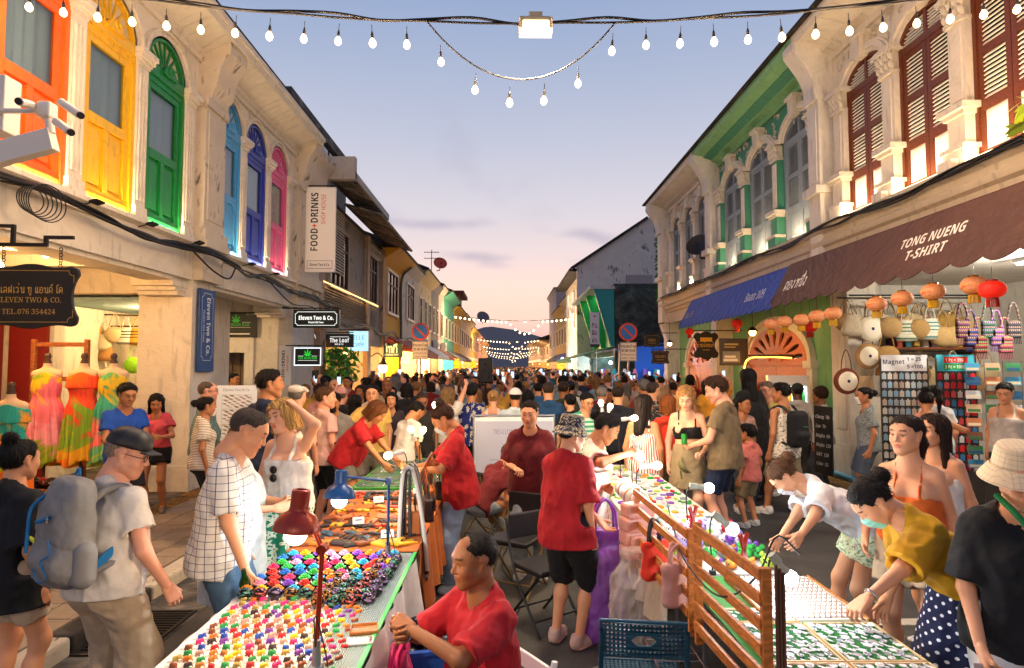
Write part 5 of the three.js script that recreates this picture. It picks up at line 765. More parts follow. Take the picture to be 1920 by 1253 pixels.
// ---------- cloth prints ----------
const ptex = (n,f,r) => { const t = tex(n,f); t.repeat.set(r,r); return t; };
const printed = (t,o = {}) => { const m = cloth(0xffffff); m.map = t; return Object.assign(m,o); };
const plaidM = printed(ptex(256,(u,v) => { const l = (x) => (((x * 4) % 1) < 0.09 ? 1 : 0),k = l(u) + l(v); return k ? (k > 1 ? [0.2,0.2,0.26] : [0.4,0.4,0.47]) : [0.84,0.83,0.79]; },6));
const stripeM = printed(ptex(128,(u,v) => (((v * 4) % 1) < 0.3 ? [0.28,0.2,0.16] : [0.92,0.87,0.78]),14));
const candyM = printed(ptex(128,(u) => (((u * 4) % 1) < 0.4 ? [0.72,0.16,0.12] : [0.93,0.86,0.8]),8));
const dotM = printed(ptex(256,(u,v) => { const a = Math.hypot(((u * 4) % 1) - 0.5,((v * 4) % 1) - 0.5),b = Math.hypot(((u * 4 + 0.5) % 1) - 0.5,((v * 4 + 0.5) % 1) - 0.5); return Math.min(a,b) < 0.13 ? [0.92,0.93,0.95] : [0.03,0.08,0.24]; },4.2));
const flowerT = (bg,fg,seed,n = 22,R = 0.1) => { const q = rng(seed),fl = Array.from({ length: n },() => [q(),q(),R * (0.7 + q() * 0.6),q() * 6]); return (u,v) => { for (const [x,y,r,a] of fl) { let dx = Math.abs(u - x),dy = Math.abs(v - y); const sx = u - x > 0.5 ? u - x - 1 : u - x < -0.5 ? u - x + 1 : u - x,sy = v - y > 0.5 ? v - y - 1 : v - y < -0.5 ? v - y + 1 : v - y,d = Math.hypot(sx,sy),t = Math.atan2(sy,sx) + a; const e = r * (0.68 + 0.32 * Math.cos(t * 5)); if (d < e) return d < r * 0.17 ? bg.map((c) => c * 0.9 + 0.08) : Math.abs(Math.sin(t * 2.5)) < 0.12 ? fg.map((c,i) => (c + bg[i]) / 2) : fg; } return bg; }; };
const greenFlowerM = printed(ptex(512,flowerT([0.04,0.5,0.37],[0.9,0.92,0.84],4,70,0.085),2));
const hawaiiM = printed(ptex(256,flowerT([0.07,0.13,0.4],[0.85,0.82,0.72],9,26,0.09),2.6));
const camoM = printed(ptex(256,(u,v) => { const a = tn(u,v,9,4,1),b = tn(u,v,7,4,8); return a > 0.1 ? [0.55,0.52,0.45] : b > 0.08 ? [0.3,0.3,0.28] : [0.07,0.08,0.12]; },3.4));
const bucketM = printed(ptex(256,(u,v) => { const a = tn(u,v,11,4,5); return a > 0.08 ? [0.72,0.66,0.5] : a > -0.04 ? [0.3,0.32,0.36] : [0.1,0.13,0.24]; },6));
const leafShortM = printed(ptex(256,(u,v) => { const a = tn(u,v,12,4,2),b = tn(u,v,15,3,7); return a > 0.14 ? [0.5,0.6,0.42] : b > 0.16 ? [0.75,0.62,0.6] : [0.82,0.88,0.72]; },4));
const greyFleck = printed(ptex(256,(u,v) => { const k = 0.5 + tn(u,v,40,3) * 0.9; return [k * 0.95,k,k * 0.97]; },4));
const tieDye = (cs,sd) => printed(ptex(256,(u,v) => { const a = tn(u,v,4,4,sd) * 2.2 + v * cs.length + tn(u,v,14,3,sd + 2) * 0.6,i = ((Math.floor(a) % cs.length) + cs.length) % cs.length,t = sst(0.2,0.8,a - Math.floor(a)),p = cs[i],q = cs[(i + 1) % cs.length]; return [0,1,2].map((k) => lerp(p[k],q[k],t)); },0.75));
const muslinM = cloth(0xdcd6ca),denimM = cloth(0x6f8ba3),jeanM = cloth(0x8fa3b4),redM = cloth(0xb3131b),wineM = cloth(0x6a1318);
// ---------- people in front and in the middle ----------
const P = (px,D) => [AT(px,686,D)[0],D];
function who(o) { const at = o.at,y = o.y ?? 0; for (const k of ['L','R']) if (o['w' + k]) o['hand' + k] = inFrame(at,o.yaw ?? 0,o['w' + k],y); return person(o); }
who({ at: [-2.85,3.6],yaw: 2.9,h: 1.6,sex: 'f',skin: 'fair',hair: 'topbun',hairC: 0x0d0a09,label: 'woman with a black top bun in a loose black shirt at the left edge',cell: 0.015,top: { m: 0x101317,hem: -0.2,sleeve: 0.9,loose: 0.035,flare: 0.18 },bot: { m: 0xc9b79a,len: 0.62 },shoe: 'sandal' });
const packMan = who({ at: [-2.16,3.4],yaw: 2.75,h: 1.68,sex: 'm',skin: 'pink',hair: 'crop',hairC: 0x9a8a78,hat: 'cap',hatM: M.black,hpitch: 0.28,hyaw: -0.95,glasses: 1,label: 'man in a white t-shirt and black cap wearing a grey backpack',cell: 0.0135,lean: 0.06,top: { m: muslinM,hem: -0.08,sleeve: 0.62,flare: 0.158,loose: 0.022 },bot: { m: 0xb7a284,len: 1.95,loose: 0.025,flare: 0.02 },shoe: 'shoe',fat: 0.012,handR: [-0.3,0.86,0.12],handL: [0.3,0.86,0.12] });
const plaid = who({ at: [-1.72,3.8],yaw: 1.75,h: 1.79,sex: 'm',skin: 'fair',hair: 'crop',hairC: 0x4d443c,hpitch: 0.42,hyaw: 0.1,label: 'man in a white checked short sleeved shirt holding a green bottle',cell: 0.0145,lean: 0.1,fat: 0.02,top: { m: plaidM,hem: -0.15,sleeve: 0.78,loose: 0.024,flare: 0.15,fold: 1.1 },bot: { m: 0x466580,len: 0.95,loose: 0.022 },shoe: 'shoe',handR: [-0.27,0.84,0.2],hkR: 'grip',palmR: [0.4,0,0.7] });
who({ at: [-1.93,4.45],yaw: 1.5,h: 1.64,sex: 'f',skin: 'fair',hair: 'messybob',hairC: 0xb5803e,hpitch: 0.3,label: 'woman with frizzy blond hair in a pale blue dress behind the man in checks',cell: 0.017,top: { m: 0xc9d9dc,hem: -0.48,sleeve: 0,low: 0.38,loose: 0.03,flare: 0.21,strap: 0.09,sw: 0.03 },bot: { kind: 'skirt',m: 0xc9d9dc,y0: 0.55,w1: 0.24 },handR: [-0.1,1.06,0.33],handL: [0.04,1.08,0.33],hkR: 'pinch',hkL: 'pinch',shoe: 'sandal' });
const camiW = who({ at: [-1.78,5.05],yaw: -0.2,h: 1.76,sex: 'f',skin: 'pale',hair: 'messybob',hairC: 0xc9a05c,hyaw: -0.25,hroll: 0.2,hpitch: 0.1,label: 'blond woman in a white camisole and green flowered trousers scratching her head',cell: 0.0145,hc: 0.0055,top: { m: muslinM,low: 0.345,sleeve: 0,hem: -0.02,loose: 0.026,strap: 0.088,sw: 0.005,arm: 0.15,fold: 1.2,neck: 0.06,flare: 0.158 },bot: { m: greenFlowerM,len: 1.9,loose: 0.035,flare: 0.03,ankle: 0.085 },shoe: 'sandal',handL: [0.1,1.72,0.06],poleL: [0.9,0.1,0.5],hkL: 'relaxed',palmL: [-0.6,-0.6,0],handR: [-0.24,0.95,0.12] });
who({ at: P(500,6.6),yaw: 2.6,h: 1.98,sex: 'm',skin: 'tan',hair: 'short',hairC: 0x1e1610,hyaw: -0.7,label: 'tall man in a navy t-shirt seen from behind',cell: 0.018,top: { m: 0x1d2b45,flare: 0.155 },bot: { m: 0x20242c,len: 1 },shoe: 'shoe' });
who({ at: P(383,7.2),y: 0.11,yaw: 2.2,h: 1.56,sex: 'f',skin: 'tan',hair: 'bun',hairC: 0x1c120d,mask: 0xe0e0dc,label: 'woman in a cream and brown striped t-shirt with a black strap',cell: 0.019,top: { m: stripeM,hem: -0.1 },bot: { m: 0x15161a,len: 1.8 },shoe: 'sandal' });
who({ at: P(385,7.85),y: 0.11,yaw: 1.9,h: 1.72,sex: 'm',skin: 'pink',hair: 'bald',hairC: 0x6b5a4a,glasses: 1,label: 'bald man in a grey green t-shirt and khaki shorts',cell: 0.02,fat: 0.02,top: { m: 0x6f8a82 },bot: { m: 0x8d8468,len: 0.9 },shoe: 'shoe',shoeC: 0xb08a60 });
who({ at: P(236,7.25),y: 0.11,yaw: 0.9,h: 1.72,sex: 'm',skin: 'tan',hair: 'short',hairC: 0x0f0c0a,hpitch: 0.25,glasses: 1,label: 'man in a bright blue t-shirt and glasses beside the tie-dye dresses',cell: 0.019,top: { m: 0x1b50b0 },bot: { m: 0x1c1d22,len: 0.9 },shoe: 'shoe',handR: [-0.12,1.02,0.3],handL: [0.12,1.0,0.3] });
who({ at: P(296,8.25),y: 0.11,yaw: 0.25,h: 1.56,sex: 'f',skin: 'tan',hair: 'long',hairC: 0x120d0b,hpitch: 0.35,hyaw: 0.2,label: 'woman in a coral pink top and black shorts looking at her phone by the pillar',cell: 0.019,top: { m: 0xd8505a,hem: 0.02,sleeve: 0.5 },bot: { m: 0x121214,len: 0.45,loose: 0.03 },shoe: 'shoe',shoeC: 0x7d6a55,handL: [0.12,1.02,0.3],handR: [-0.06,1.0,0.32],hkL: 'phone',hkR: 'pinch' });
who({ at: P(607,7.7),yaw: 2.5,h: 1.76,sex: 'm',skin: 'pink',hair: 'short',hairC: 0x5a3d24,hyaw: -0.8,label: 'bearded man in a pale pink t-shirt and black shorts',cell: 0.02,top: { m: 0xe3b3a4,flare: 0.155 },bot: { m: 0x101114,len: 0.95 },shoe: 'shoe' });
who({ at: P(556,7.3),yaw: 3.0,h: 1.8,sex: 'm',skin: 'pink',hair: 'crop',hairC: 0x777067,hat: 'flat',hatM: cloth(0xd8cfc0),label: 'man wearing a pale flat cap behind the blond woman',cell: 0.022,top: { m: 0x8f7466 },bot: { m: 0x3a3a3c,len: 1.9 },shoe: 'shoe' });
who({ at: P(627,8.35),yaw: 0.15,h: 1.67,sex: 'm',skin: 'tan',hair: 'short',hairC: 0x0f0d0c,mask: 0x121214,hpitch: 0.25,label: 'man in a grey polo shirt and black mask with a red belt bag',cell: 0.02,top: { m: 0x8b857b },bot: { m: 0x1a2238,len: 1.9 },shoe: 'shoe',handL: [0.25,0.85,0.1] });
who({ at: P(699,8.8),yaw: 0.1,h: 1.76,sex: 'm',skin: 'fair',hair: 'short',hairC: 0x120e0c,glasses: 1,label: 'man in a pale yellow t-shirt and glasses facing the camera',cell: 0.02,fat: 0.015,top: { m: 0xe3bd64 },bot: { m: 0x6a6252,len: 1 },shoe: 'shoe',handR: [-0.22,0.98,0.15],poleR: [-1,0,-0.3] });
who({ at: [-1.9,7.6],yaw: 1.35,h: 1.72,sex: 'm',skin: 'tan',hair: 'bob',hairC: 0x6a3c1a,lean: 0.55,hpitch: 0.35,fat: 0.03,label: 'person in a red t-shirt and grey shorts bending over the leather table',cell: 0.019,top: { m: redM,hem: -0.1,sleeve: 0.75,flare: 0.17 },bot: { m: 0x6e6a60,len: 0.6,loose: 0.03 },shoe: 'shoe',handR: [-0.2,0.85,0.55],handL: [0.15,0.85,0.55] });
who({ at: [-0.45,5.8],yaw: -1.45,h: 1.7,sex: 'f',skin: 'tan',hair: 'topbun',hairC: 0x3a1e12,lean: 0.12,hpitch: 0.55,mask: 0xb9cfd8,label: 'woman stallholder in a red t-shirt and pale jeans with a face mask',cell: 0.0165,top: { m: redM,hem: -0.16,sleeve: 0.85,loose: 0.034,flare: 0.175 },bot: { m: jeanM,len: 1.95,loose: 0.02,flare: 0.03,ankle: 0.075 },shoe: 'shoe',handL: [0.12,1.1,0.4],handR: [-0.06,1.1,0.42],hkL: 'phone',hkR: 'pinch',palmL: [0,0.8,-0.4],palmR: [0,0.8,-0.4] });
who({ at: [0.24,6.1],yaw: -0.15,h: 1.7,sex: 'f',skin: 'fair',hair: 'bun',hairC: 0x24140e,hyaw: -0.1,lean: 0.15,label: 'woman in a dark maroon t-shirt leaning on a folding chair',cell: 0.0165,fat: 0.012,top: { m: wineM,hem: -0.14,sleeve: 0.9,loose: 0.032,flare: 0.175 },bot: { m: 0x9aa3a6,len: 1.9,loose: 0.022 },shoe: 'shoe',wR: AT(968,880,5.9),hkR: 'grip',palmR: [0,-1,0.2] });
const hatW = who({ at: [0.45,4.62],yaw: 2.5,h: 1.64,sex: 'f',skin: 'fair',hair: 'crop',hairC: 0x171110,hyaw: -0.5,hpitch: 0.15,hat: 'bucket',hatM: bucketM,label: 'woman in a red t-shirt, black knee shorts and patterned bucket hat',cell: 0.0145,top: { m: redM,hem: -0.17,sleeve: 0.95,loose: 0.036,flare: 0.18,fold: 1.2 },bot: { m: 0x0e0f11,len: 1.02,loose: 0.03 },shoe: 'shoe',shoeC: 0xd9b8a8,soleC: 0xe0a898,wL: AT(1130,985,4.55),hkL: 'relaxed' });
const pinkGirl = who({ at: [0.72,5.2],yaw: 1.25,h: 1.66,sex: 'f',skin: 'tan',hair: 'bun',hairC: 0x120c0a,hpitch: 0.45,hyaw: 0.1,lean: 0.1,label: 'woman in a white and peach printed t-shirt reaching for a light bulb',cell: 0.0155,top: { m: printed(ptex(256,(u,v) => { const a = tn(u,v,5,4,21); const b = v * 0.7 % 1; return a > 0.16 ? [0.85,0.6,0.45] : a < -0.2 ? [0.7,0.75,0.6] : [0.93,0.82,0.75]; },1.6)),hem: -0.2,sleeve: 0.9,loose: 0.03,flare: 0.17 },bot: { m: 0xc9b8ac,len: 1.9 },shoe: 'shoe',wR: AT(1180,850,4.85),wL: AT(1135,915,5.0),hkR: 'grip' });
who({ at: P(1205,7.4),yaw: 2.75,h: 1.68,sex: 'f',skin: 'tan',hair: 'long',hairC: 0x1d120e,hyaw: -0.6,label: 'woman in a red and white striped strappy dress seen from behind',cell: 0.019,top: { m: candyM,low: 0.34,sleeve: 0,hem: -0.3,strap: 0.08,loose: 0.015,flare: 0.15,sw: 0.012 },bot: { kind: 'skirt',m: candyM,y0: 0.3,w0: 0.13,w1: 0.25 },shoe: 'sandal' });
who({ at: P(1253,7.8),yaw: 3.1,h: 1.66,sex: 'f',skin: 'fair',hair: 'bob',hairC: 0x8a4a1c,label: 'woman with ginger bobbed hair in an orange red t-shirt and khaki trousers',cell: 0.019,top: { m: 0xd8381c,hem: -0.08 },bot: { m: 0xa08a62,len: 1.9,loose: 0.02 },shoe: 'shoe' });
who({ at: P(1287,7.3),yaw: -0.3,h: 1.81,sex: 'f',skin: 'pale',hair: 'long',hairC: 0xb88850,hpitch: 0.45,hyaw: -0.1,label: 'tall blond woman in a black crop top and khaki skirt',cell: 0.017,top: { m: 0x0d0e12,low: 0.34,sleeve: 0,hem: 0.2,strap: 0.09,sw: 0.005,loose: 0.008,arm: 0.15 },bot: { kind: 'skirt',m: 0x9b8661,y0: 0.62,w0: 0.135,w1: 0.215,top: 0.14,folds: 4 },shoe: 'shoe',handL: [0.16,1.05,0.25],hkL: 'grip' });
const olive = who({ at: P(1356,7.1),yaw: -2.25,h: 1.9,sex: 'm',skin: 'pink',hair: 'quiff',hairC: 0x3c2414,hyaw: 0.4,hpitch: 0.3,label: 'tall man in an olive t-shirt and navy shorts holding a cap and a can',cell: 0.017,fat: 0.01,top: { m: 0x7c6848,hem: -0.13,flare: 0.165,loose: 0.024 },bot: { m: 0x16233f,len: 0.85,loose: 0.026 },shoe: 'shoe',handL: [0.22,1.12,0.32],hkL: 'grip' });
who({ at: P(1402,7.9),yaw: -2.6,h: 1.26,sex: 'c',skin: 'tan',hair: 'short',hairC: 0x120d0b,hyaw: 0.3,label: 'small boy in a coral printed shirt and khaki shorts',cat: 'child',cell: 0.02,top: { m: printed(ptex(256,flowerT([0.82,0.45,0.4],[0.6,0.35,0.3],3,20,0.05),3)),hem: -0.14 },bot: { m: 0x8f7d58,len: 0.9 },shoe: 'shoe' });
who({ at: P(1390,8.7),yaw: 0.2,h: 1.6,sex: 'f',skin: 'tan',hair: 'bun',hairC: 0x15100d,hyaw: 0.3,label: 'young woman with tied black hair in a pinkish blouse facing the camera',cell: 0.021,top: { m: 0xb78f80,hem: -0.1 },bot: { m: 0x3c4452,len: 1.8 },shoe: 'shoe' });
const tank = who({ at: P(1468,8.4),yaw: -2.7,h: 1.79,sex: 'm',skin: 'tan',hair: 'short',hairC: 0x0d0b0a,hyaw: 0.5,label: 'man in a white patterned tank top carrying a black backpack',cell: 0.018,wide: 1.08,top: { m: printed(ptex(256,(u,v) => (tn(u,v,18,3,5) > 0.18 ? [0.3,0.3,0.28] : [0.9,0.87,0.78]),2)),low: 0.4,sleeve: 0,hem: -0.16,strap: 0.1,sw: 0.03,arm: 0.145,flare: 0.155 },bot: { m: 0x8a7a5c,len: 1,loose: 0.026 },shoe: 'shoe',shoeC: 0xe8e6e0,footL: [0.08,0.0,0.25],footR: [-0.1,0.03,-0.3] });
who({ at: P(1405,9.6),yaw: -2.8,h: 1.98,sex: 'f',skin: 'tan',hair: 'verylong',hairC: 0x08080a,label: 'tall figure with very long black hair in a black robe',cell: 0.022,top: { m: 0x0b0c0e,hem: -0.3,sleeve: 1.8,loose: 0.03,flare: 0.2 },bot: { kind: 'skirt',m: 0x0b0c0e,y0: 0.1,w1: 0.3 },shoe: 'shoe' });
who({ at: P(1440,9.9),yaw: -0.9,h: 1.78,sex: 'm',skin: 'pink',hair: 'short',hairC: 0x7d6a55,glasses: 1,hpitch: 0.2,label: 'grey haired man in glasses and a yellow and white shirt by the drinks fridge',cell: 0.022,top: { m: 0xe2cf6a },bot: { m: 0x55504a,len: 1 },shoe: 'shoe' });
who({ at: P(1495,10.2),yaw: 2.9,h: 1.72,sex: 'm',skin: 'dark',hair: 'crop',hairC: 0x0c0a09,hat: 'cap',hatM: cloth(0x22302a),label: 'man in a dark cap and pale t-shirt at the drinks stand',cell: 0.023,top: { m: 0xc9c2b4 },bot: { m: 0x40413e,len: 1.9 },shoe: 'shoe' });
who({ at: P(1540,9.9),yaw: -2.4,h: 1.66,sex: 'f',skin: 'brown',hair: 'afro',hairC: 0x3a2412,label: 'woman with short curly hair in a white t-shirt beside the chalk board',cell: 0.022,top: { m: 0xdcd6ca },bot: { m: 0x3c3c42,len: 1.9 },shoe: 'shoe' });
who({ at: [5.0,8.5],y: 0.11,yaw: -1.9,h: 1.62,sex: 'f',skin: 'tan',hair: 'bun',hairC: 0x0e0b0a,mask: 0xe6e4e0,hyaw: 0.2,label: 'woman in a flecked grey t-shirt and white mask under the straw bags',cell: 0.019,top: { m: greyFleck,hem: -0.12,sleeve: 0.7 },bot: { m: 0x4a5564,len: 1.0,loose: 0.025 },shoe: 'shoe' });
who({ at: [2.52,4.5],yaw: -1.75,h: 1.66,sex: 'f',skin: 'fair',hair: 'bun',hairC: 0x5a3a1e,lean: 1.0,hpitch: 0.35,mask: 0xe4e8ea,label: 'woman in a sheer white blouse and leaf print shorts bending over the jewellery',cell: 0.0145,top: { m: cloth(0xe9ecea),hem: -0.06,sleeve: 0.8,loose: 0.026,flare: 0.155,sr: 0.02 },bot: { m: leafShortM,len: 0.55,loose: 0.03 },shoe: 'sandal',wL: AT(1480,1045,3.9),wR: AT(1440,1050,4.35),footL: [0.1,0,-0.12],footR: [-0.1,0,0.12] });
who({ at: [2.34,3.25],yaw: -1.62,h: 1.66,sex: 'f',skin: 'fair',hair: 'bun',hairC: 0x130d0b,lean: 0.78,hpitch: 0.4,mask: 0x8fd6c4,label: 'woman in a mustard blouse and navy polka dot skirt bending over the green trays',cell: 0.0135,hc: 0.0055,top: { m: cloth(0xd19a0c),hem: -0.0,sleeve: 0.95,loose: 0.026,flare: 0.16,sr: 0.022,fold: 1.3 },bot: { kind: 'skirt',m: dotM,y0: 0.05,w0: 0.15,w1: 0.26,top: 0.12 },shoe: 'sandal',wL: AT(1625,1125,2.95),wR: AT(1665,1120,3.5),hkL: 'pinch',palmL: [0,-1,0.2],watch: 'L',footL: [0.09,0,0.0],footR: [-0.09,0,0.05] });
who({ at: [2.62,4.0],yaw: -0.75,h: 1.71,sex: 'f',skin: 'fair',hair: 'pony',hairC: 0x2c1a12,hyaw: -0.35,label: 'woman in an orange halter top and beige shorts looking left',cell: 0.0145,hc: 0.0055,top: { m: 0xe0671c,low: 0.3,sleeve: 0,hem: -0.02,strap: 0.07,sw: 0.004,loose: 0.01,arm: 0.14 },bot: { m: 0xc7ae8c,len: 0.6,loose: 0.03 },shoe: 'sandal',handR: [-0.25,0.92,0.08] });
who({ at: [3.22,4.6],yaw: -1.15,h: 1.67,sex: 'f',skin: 'fair',hair: 'verylong',hairC: 0x2f1a10,hyaw: -0.1,label: 'woman with very long brown hair in a white strap top and patterned skirt',cell: 0.016,top: { m: 0xe0d8cc,low: 0.36,sleeve: 0,hem: -0.05,strap: 0.085,sw: 0.006,loose: 0.012,arm: 0.14 },bot: { kind: 'skirt',m: camoM,y0: 0.5,w0: 0.135,w1: 0.24 },shoe: 'sandal' });
const hatR = who({ at: [2.27,2.75],yaw: -0.35,h: 1.67,sex: 'f',skin: 'fair',hair: 'crop',hairC: 0x2a1c14,hat: 'bucket',hatM: printed(ptex(128,(u,v) => { const l = (x) => (((x * 6) % 1) < 0.12 ? 0.1 : 0),k = l(u) + l(v); return [0.9 - k,0.82 - k,0.68 - k]; },8)),hpitch: 0.2,label: 'person in a pale straw bucket hat, black t-shirt and white shorts at the right edge',cell: 0.0135,top: { m: 0x131518,hem: -0.12,sleeve: 0.9,loose: 0.032,flare: 0.17 },bot: { m: 0xdcdcd8,len: 0.65,loose: 0.03 },shoe: 'sandal',handR: [-0.2,0.85,0.16],hkR: 'grip' });
who({ at: [5.15,7.5],y: 0.11,yaw: 2.6,h: 1.62,sex: 'f',skin: 'tan',hair: 'topbun',hairC: 0x110c0a,lean: 0.2,label: 'woman with a high bun in a peach top browsing the magnets',cell: 0.018,top: { m: 0xdf9a80,low: 0.38,sleeve: 0,hem: -0.1,strap: 0.1,sw: 0.03,arm: 0.14 },bot: { m: 0x6a5a55,len: 1 },shoe: 'sandal',handR: [-0.3,1.2,0.3] });
who({ at: [5.75,8.2],y: 0.11,yaw: 2.9,h: 1.66,sex: 'f',skin: 'fair',hair: 'pony',hairC: 0x0e0b0a,label: 'woman with a black ponytail in a white t-shirt in front of the magnet board',cell: 0.019,top: { m: 0xe6e6e4 },bot: { m: 0x2b3346,len: 1.9 },shoe: 'shoe' });
who({ at: [6.3,7.7],y: 0.11,yaw: -0.9,h: 1.72,sex: 'f',skin: 'fair',hair: 'bun',hairC: 0x0f0b0a,hpitch: 0.3,label: 'woman in a pale strap top beside the postcards at the right edge',cell: 0.019,top: { m: 0xd9cfc4,low: 0.36,sleeve: 0,strap: 0.09,sw: 0.006,arm: 0.14 },bot: { m: 0x4a4a4a,len: 1.9 },shoe: 'shoe' });
// the seated stallholder
const sitter = who({ at: [-0.1,3.1],yaw: -0.98,h: 1.72,sex: 'm',skin: 'brown',hair: 'bald',hairC: 0x17110e,pelvis: [0,0.42,0],seated: 1,lean: 0.07,hyaw: -0.05,hpitch: 0.02,label: 'seated man in a red t-shirt with a steel watch threading something by hand',cell: 0.0125,hc: 0.005,fat: 0.018,top: { m: cloth(0xb01020),hem: -0.09,sr: 0.007,sleeve: 0.9,loose: 0.026,flare: 0.16,fold: 1.3 },bot: { m: 0x34363a,len: 1.9,loose: 0.024 },shoe: 'shoe',shoeC: 0x222222,footL: [0.16,0,0.42],footR: [-0.16,0,0.4],handL: [0.04,0.86,0.42],handR: [-0.06,0.8,0.42],hkL: 'pinch',hkR: 'pinch',palmL: [-0.8,-0.4,0],palmR: [0.8,0.4,0],watch: 'R',poleR: [-0.8,-0.7,-0.2],poleL: [0.9,-0.5,-0.3] });
who({ at: [-0.32,7.0],yaw: 2.2,h: 1.7,sex: 'm',skin: 'tan',hair: 'short',hairC: 0x15100d,pelvis: [0,0.5,0],seated: 1,lean: 0.75,label: 'person in a maroon shirt bent forward on a folding chair',cell: 0.02,top: { m: wineM,hem: -0.08 },bot: { m: 0x9aa3a6,len: 1.9 },shoe: 'shoe',footL: [0.16,0,0.4],footR: [-0.16,0,0.4] });
// just behind the banner and towards the crowd
[
  [884,9.6,3.0,1.74,'m','tan','short',0x100d0b,{ m: hawaiiM,sleeve: 0.8,flare: 0.17 },0x2c2c30,'man in a blue shirt with white flowers seen from behind'],
  [925,9.3,3.1,1.66,'f','pink','bun',0xb08850,{ m: 0xe2ddd2,low: 0.4,sleeve: 0,strap: 0.1,sw: 0.03 },0x3a4050,'woman in a white tank top with blond pinned up hair seen from behind'],
  [966,9.2,3.2,1.68,'m','tan','crop',0x191310,{ m: 0xcfe2e6,flare: 0.17 },0x3b3b3b,'man in a white cap and pale blue t-shirt seen from behind',{ hat: 'cap',hatM: cloth(0xe8e4dc) }],
  [1028,9.4,3.1,1.78,'m','fair','crop',0x3a2c22,{ m: 0x1c4a74,flare: 0.17 },0x30302e,'broad man in a teal blue t-shirt seen from behind'],
  [1056,9.9,2.9,1.78,'m','brown','bald',0x2a1c12,{ m: 0x3a4030 },0x2c2c2c,'man with thinning hair in a dark green top to the right of the teal t-shirt'],
  [1097,8.7,0.3,1.66,'m','fair','short',0x0f0c0b,{ m: printed(ptex(64,(u,v) => (v % 0.5 < 0.25 ? [0.2,0.62,0.5] : [0.75,0.85,0.75]),8)) },0x303238,'man in glasses and a green striped polo shirt facing the camera',{ glasses: 1,hpitch: 0.3 }],
  [1158,8.9,2.9,1.74,'m','fair','crop',0x2a2019,{ m: 0x151a26 },0x202024,'man in a black navy t-shirt with cropped hair behind the light bulbs'],
  [1128,9.7,2.8,1.7,'m','pink','bald',0x8a8076,{ m: 0x23252e },0x2e2e2e,'bald man in a dark jacket left of the striped dress'],
  [1222,9.4,2.3,1.78,'m','fair','crop',0x3c322a,{ m: camoM },0x333333,'man in glasses and a black leafy print shirt',{ glasses: 1 }],
  [1070,9.0,3.4,1.62,'f','fair','bun',0x0d0a09,{ m: 0x131318 },0x202020,'woman in black with a black bun and a pink clip left of the green polo'],
  [990,9.9,3.1,1.64,'f','tan','verylong',0x0a0908,{ m: 0x2a2a2e },0x222222,'woman with very long black hair between the white cap and the teal t-shirt'],
  [838,9.4,2.6,1.7,'m','pink','messybob',0x8a6a44,{ m: 0xe0dcd2 },0x5a5a58,'person with tousled fair hair in a white t-shirt holding up a phone',{ handR: [-0.15,1.75,0.3],hkR: 'phone' }],
  [790,9.0,0.3,1.66,'m','brown','crop',0x3a2a1e,{ m: 0x26231f },0x222222,'man in a dark printed t-shirt lit by the table bulbs',{ hpitch: 0.4 }],
  [762,8.3,2.4,1.58,'m','tan','short',0x0d0b0a,{ m: 0xded8ce },0x34343a,'person with black hair in a white t-shirt bending towards the bulbs',{ lean: 0.25,hpitch: 0.4 }],
  [735,9.6,0.1,1.62,'f','fair','long',0x120d0b,{ m: 0x40363a },0x222222,'woman with long black hair in a dark top facing the camera'],
  [665,9.2,2.9,1.6,'f','tan','verylong',0x0d0a09,{ m: 0x201f24 },0x6b7f93,'woman with very long black hair and denim shorts left of the yellow t-shirt'],
  [640,9.6,3.0,1.68,'m','pink','crop',0x6a5a4a,{ m: 0x15151a },0x2a2a2a,'person in a pink cap and black top behind the grey polo',{ hat: 'cap',hatM: cloth(0xd99c92) }],
].forEach(([px,D,yaw,h,sex,sk,hair,hairC,top,bot,label,ex]) => who({ at: P(px,D),yaw,h,sex,skin: sk,hair,hairC,top,bot: { m: bot,len: 1.9 },shoe: 'shoe',shoeC: 0x2a2a2a,cell: 0.022,label,...ex }));
who({ at: [-5.9,13.3],y: 0.11,yaw: 1.2,h: 1.75,sex: 'm',skin: 'tan',hair: 'short',hairC: 0x111111,label: 'man in a black t-shirt standing deep in the passage by the cannabis bar sign',cell: 0.024,top: { m: 0x1a1d18 },bot: { m: 0x8a1f22,len: 1 },shoe: 'shoe' });
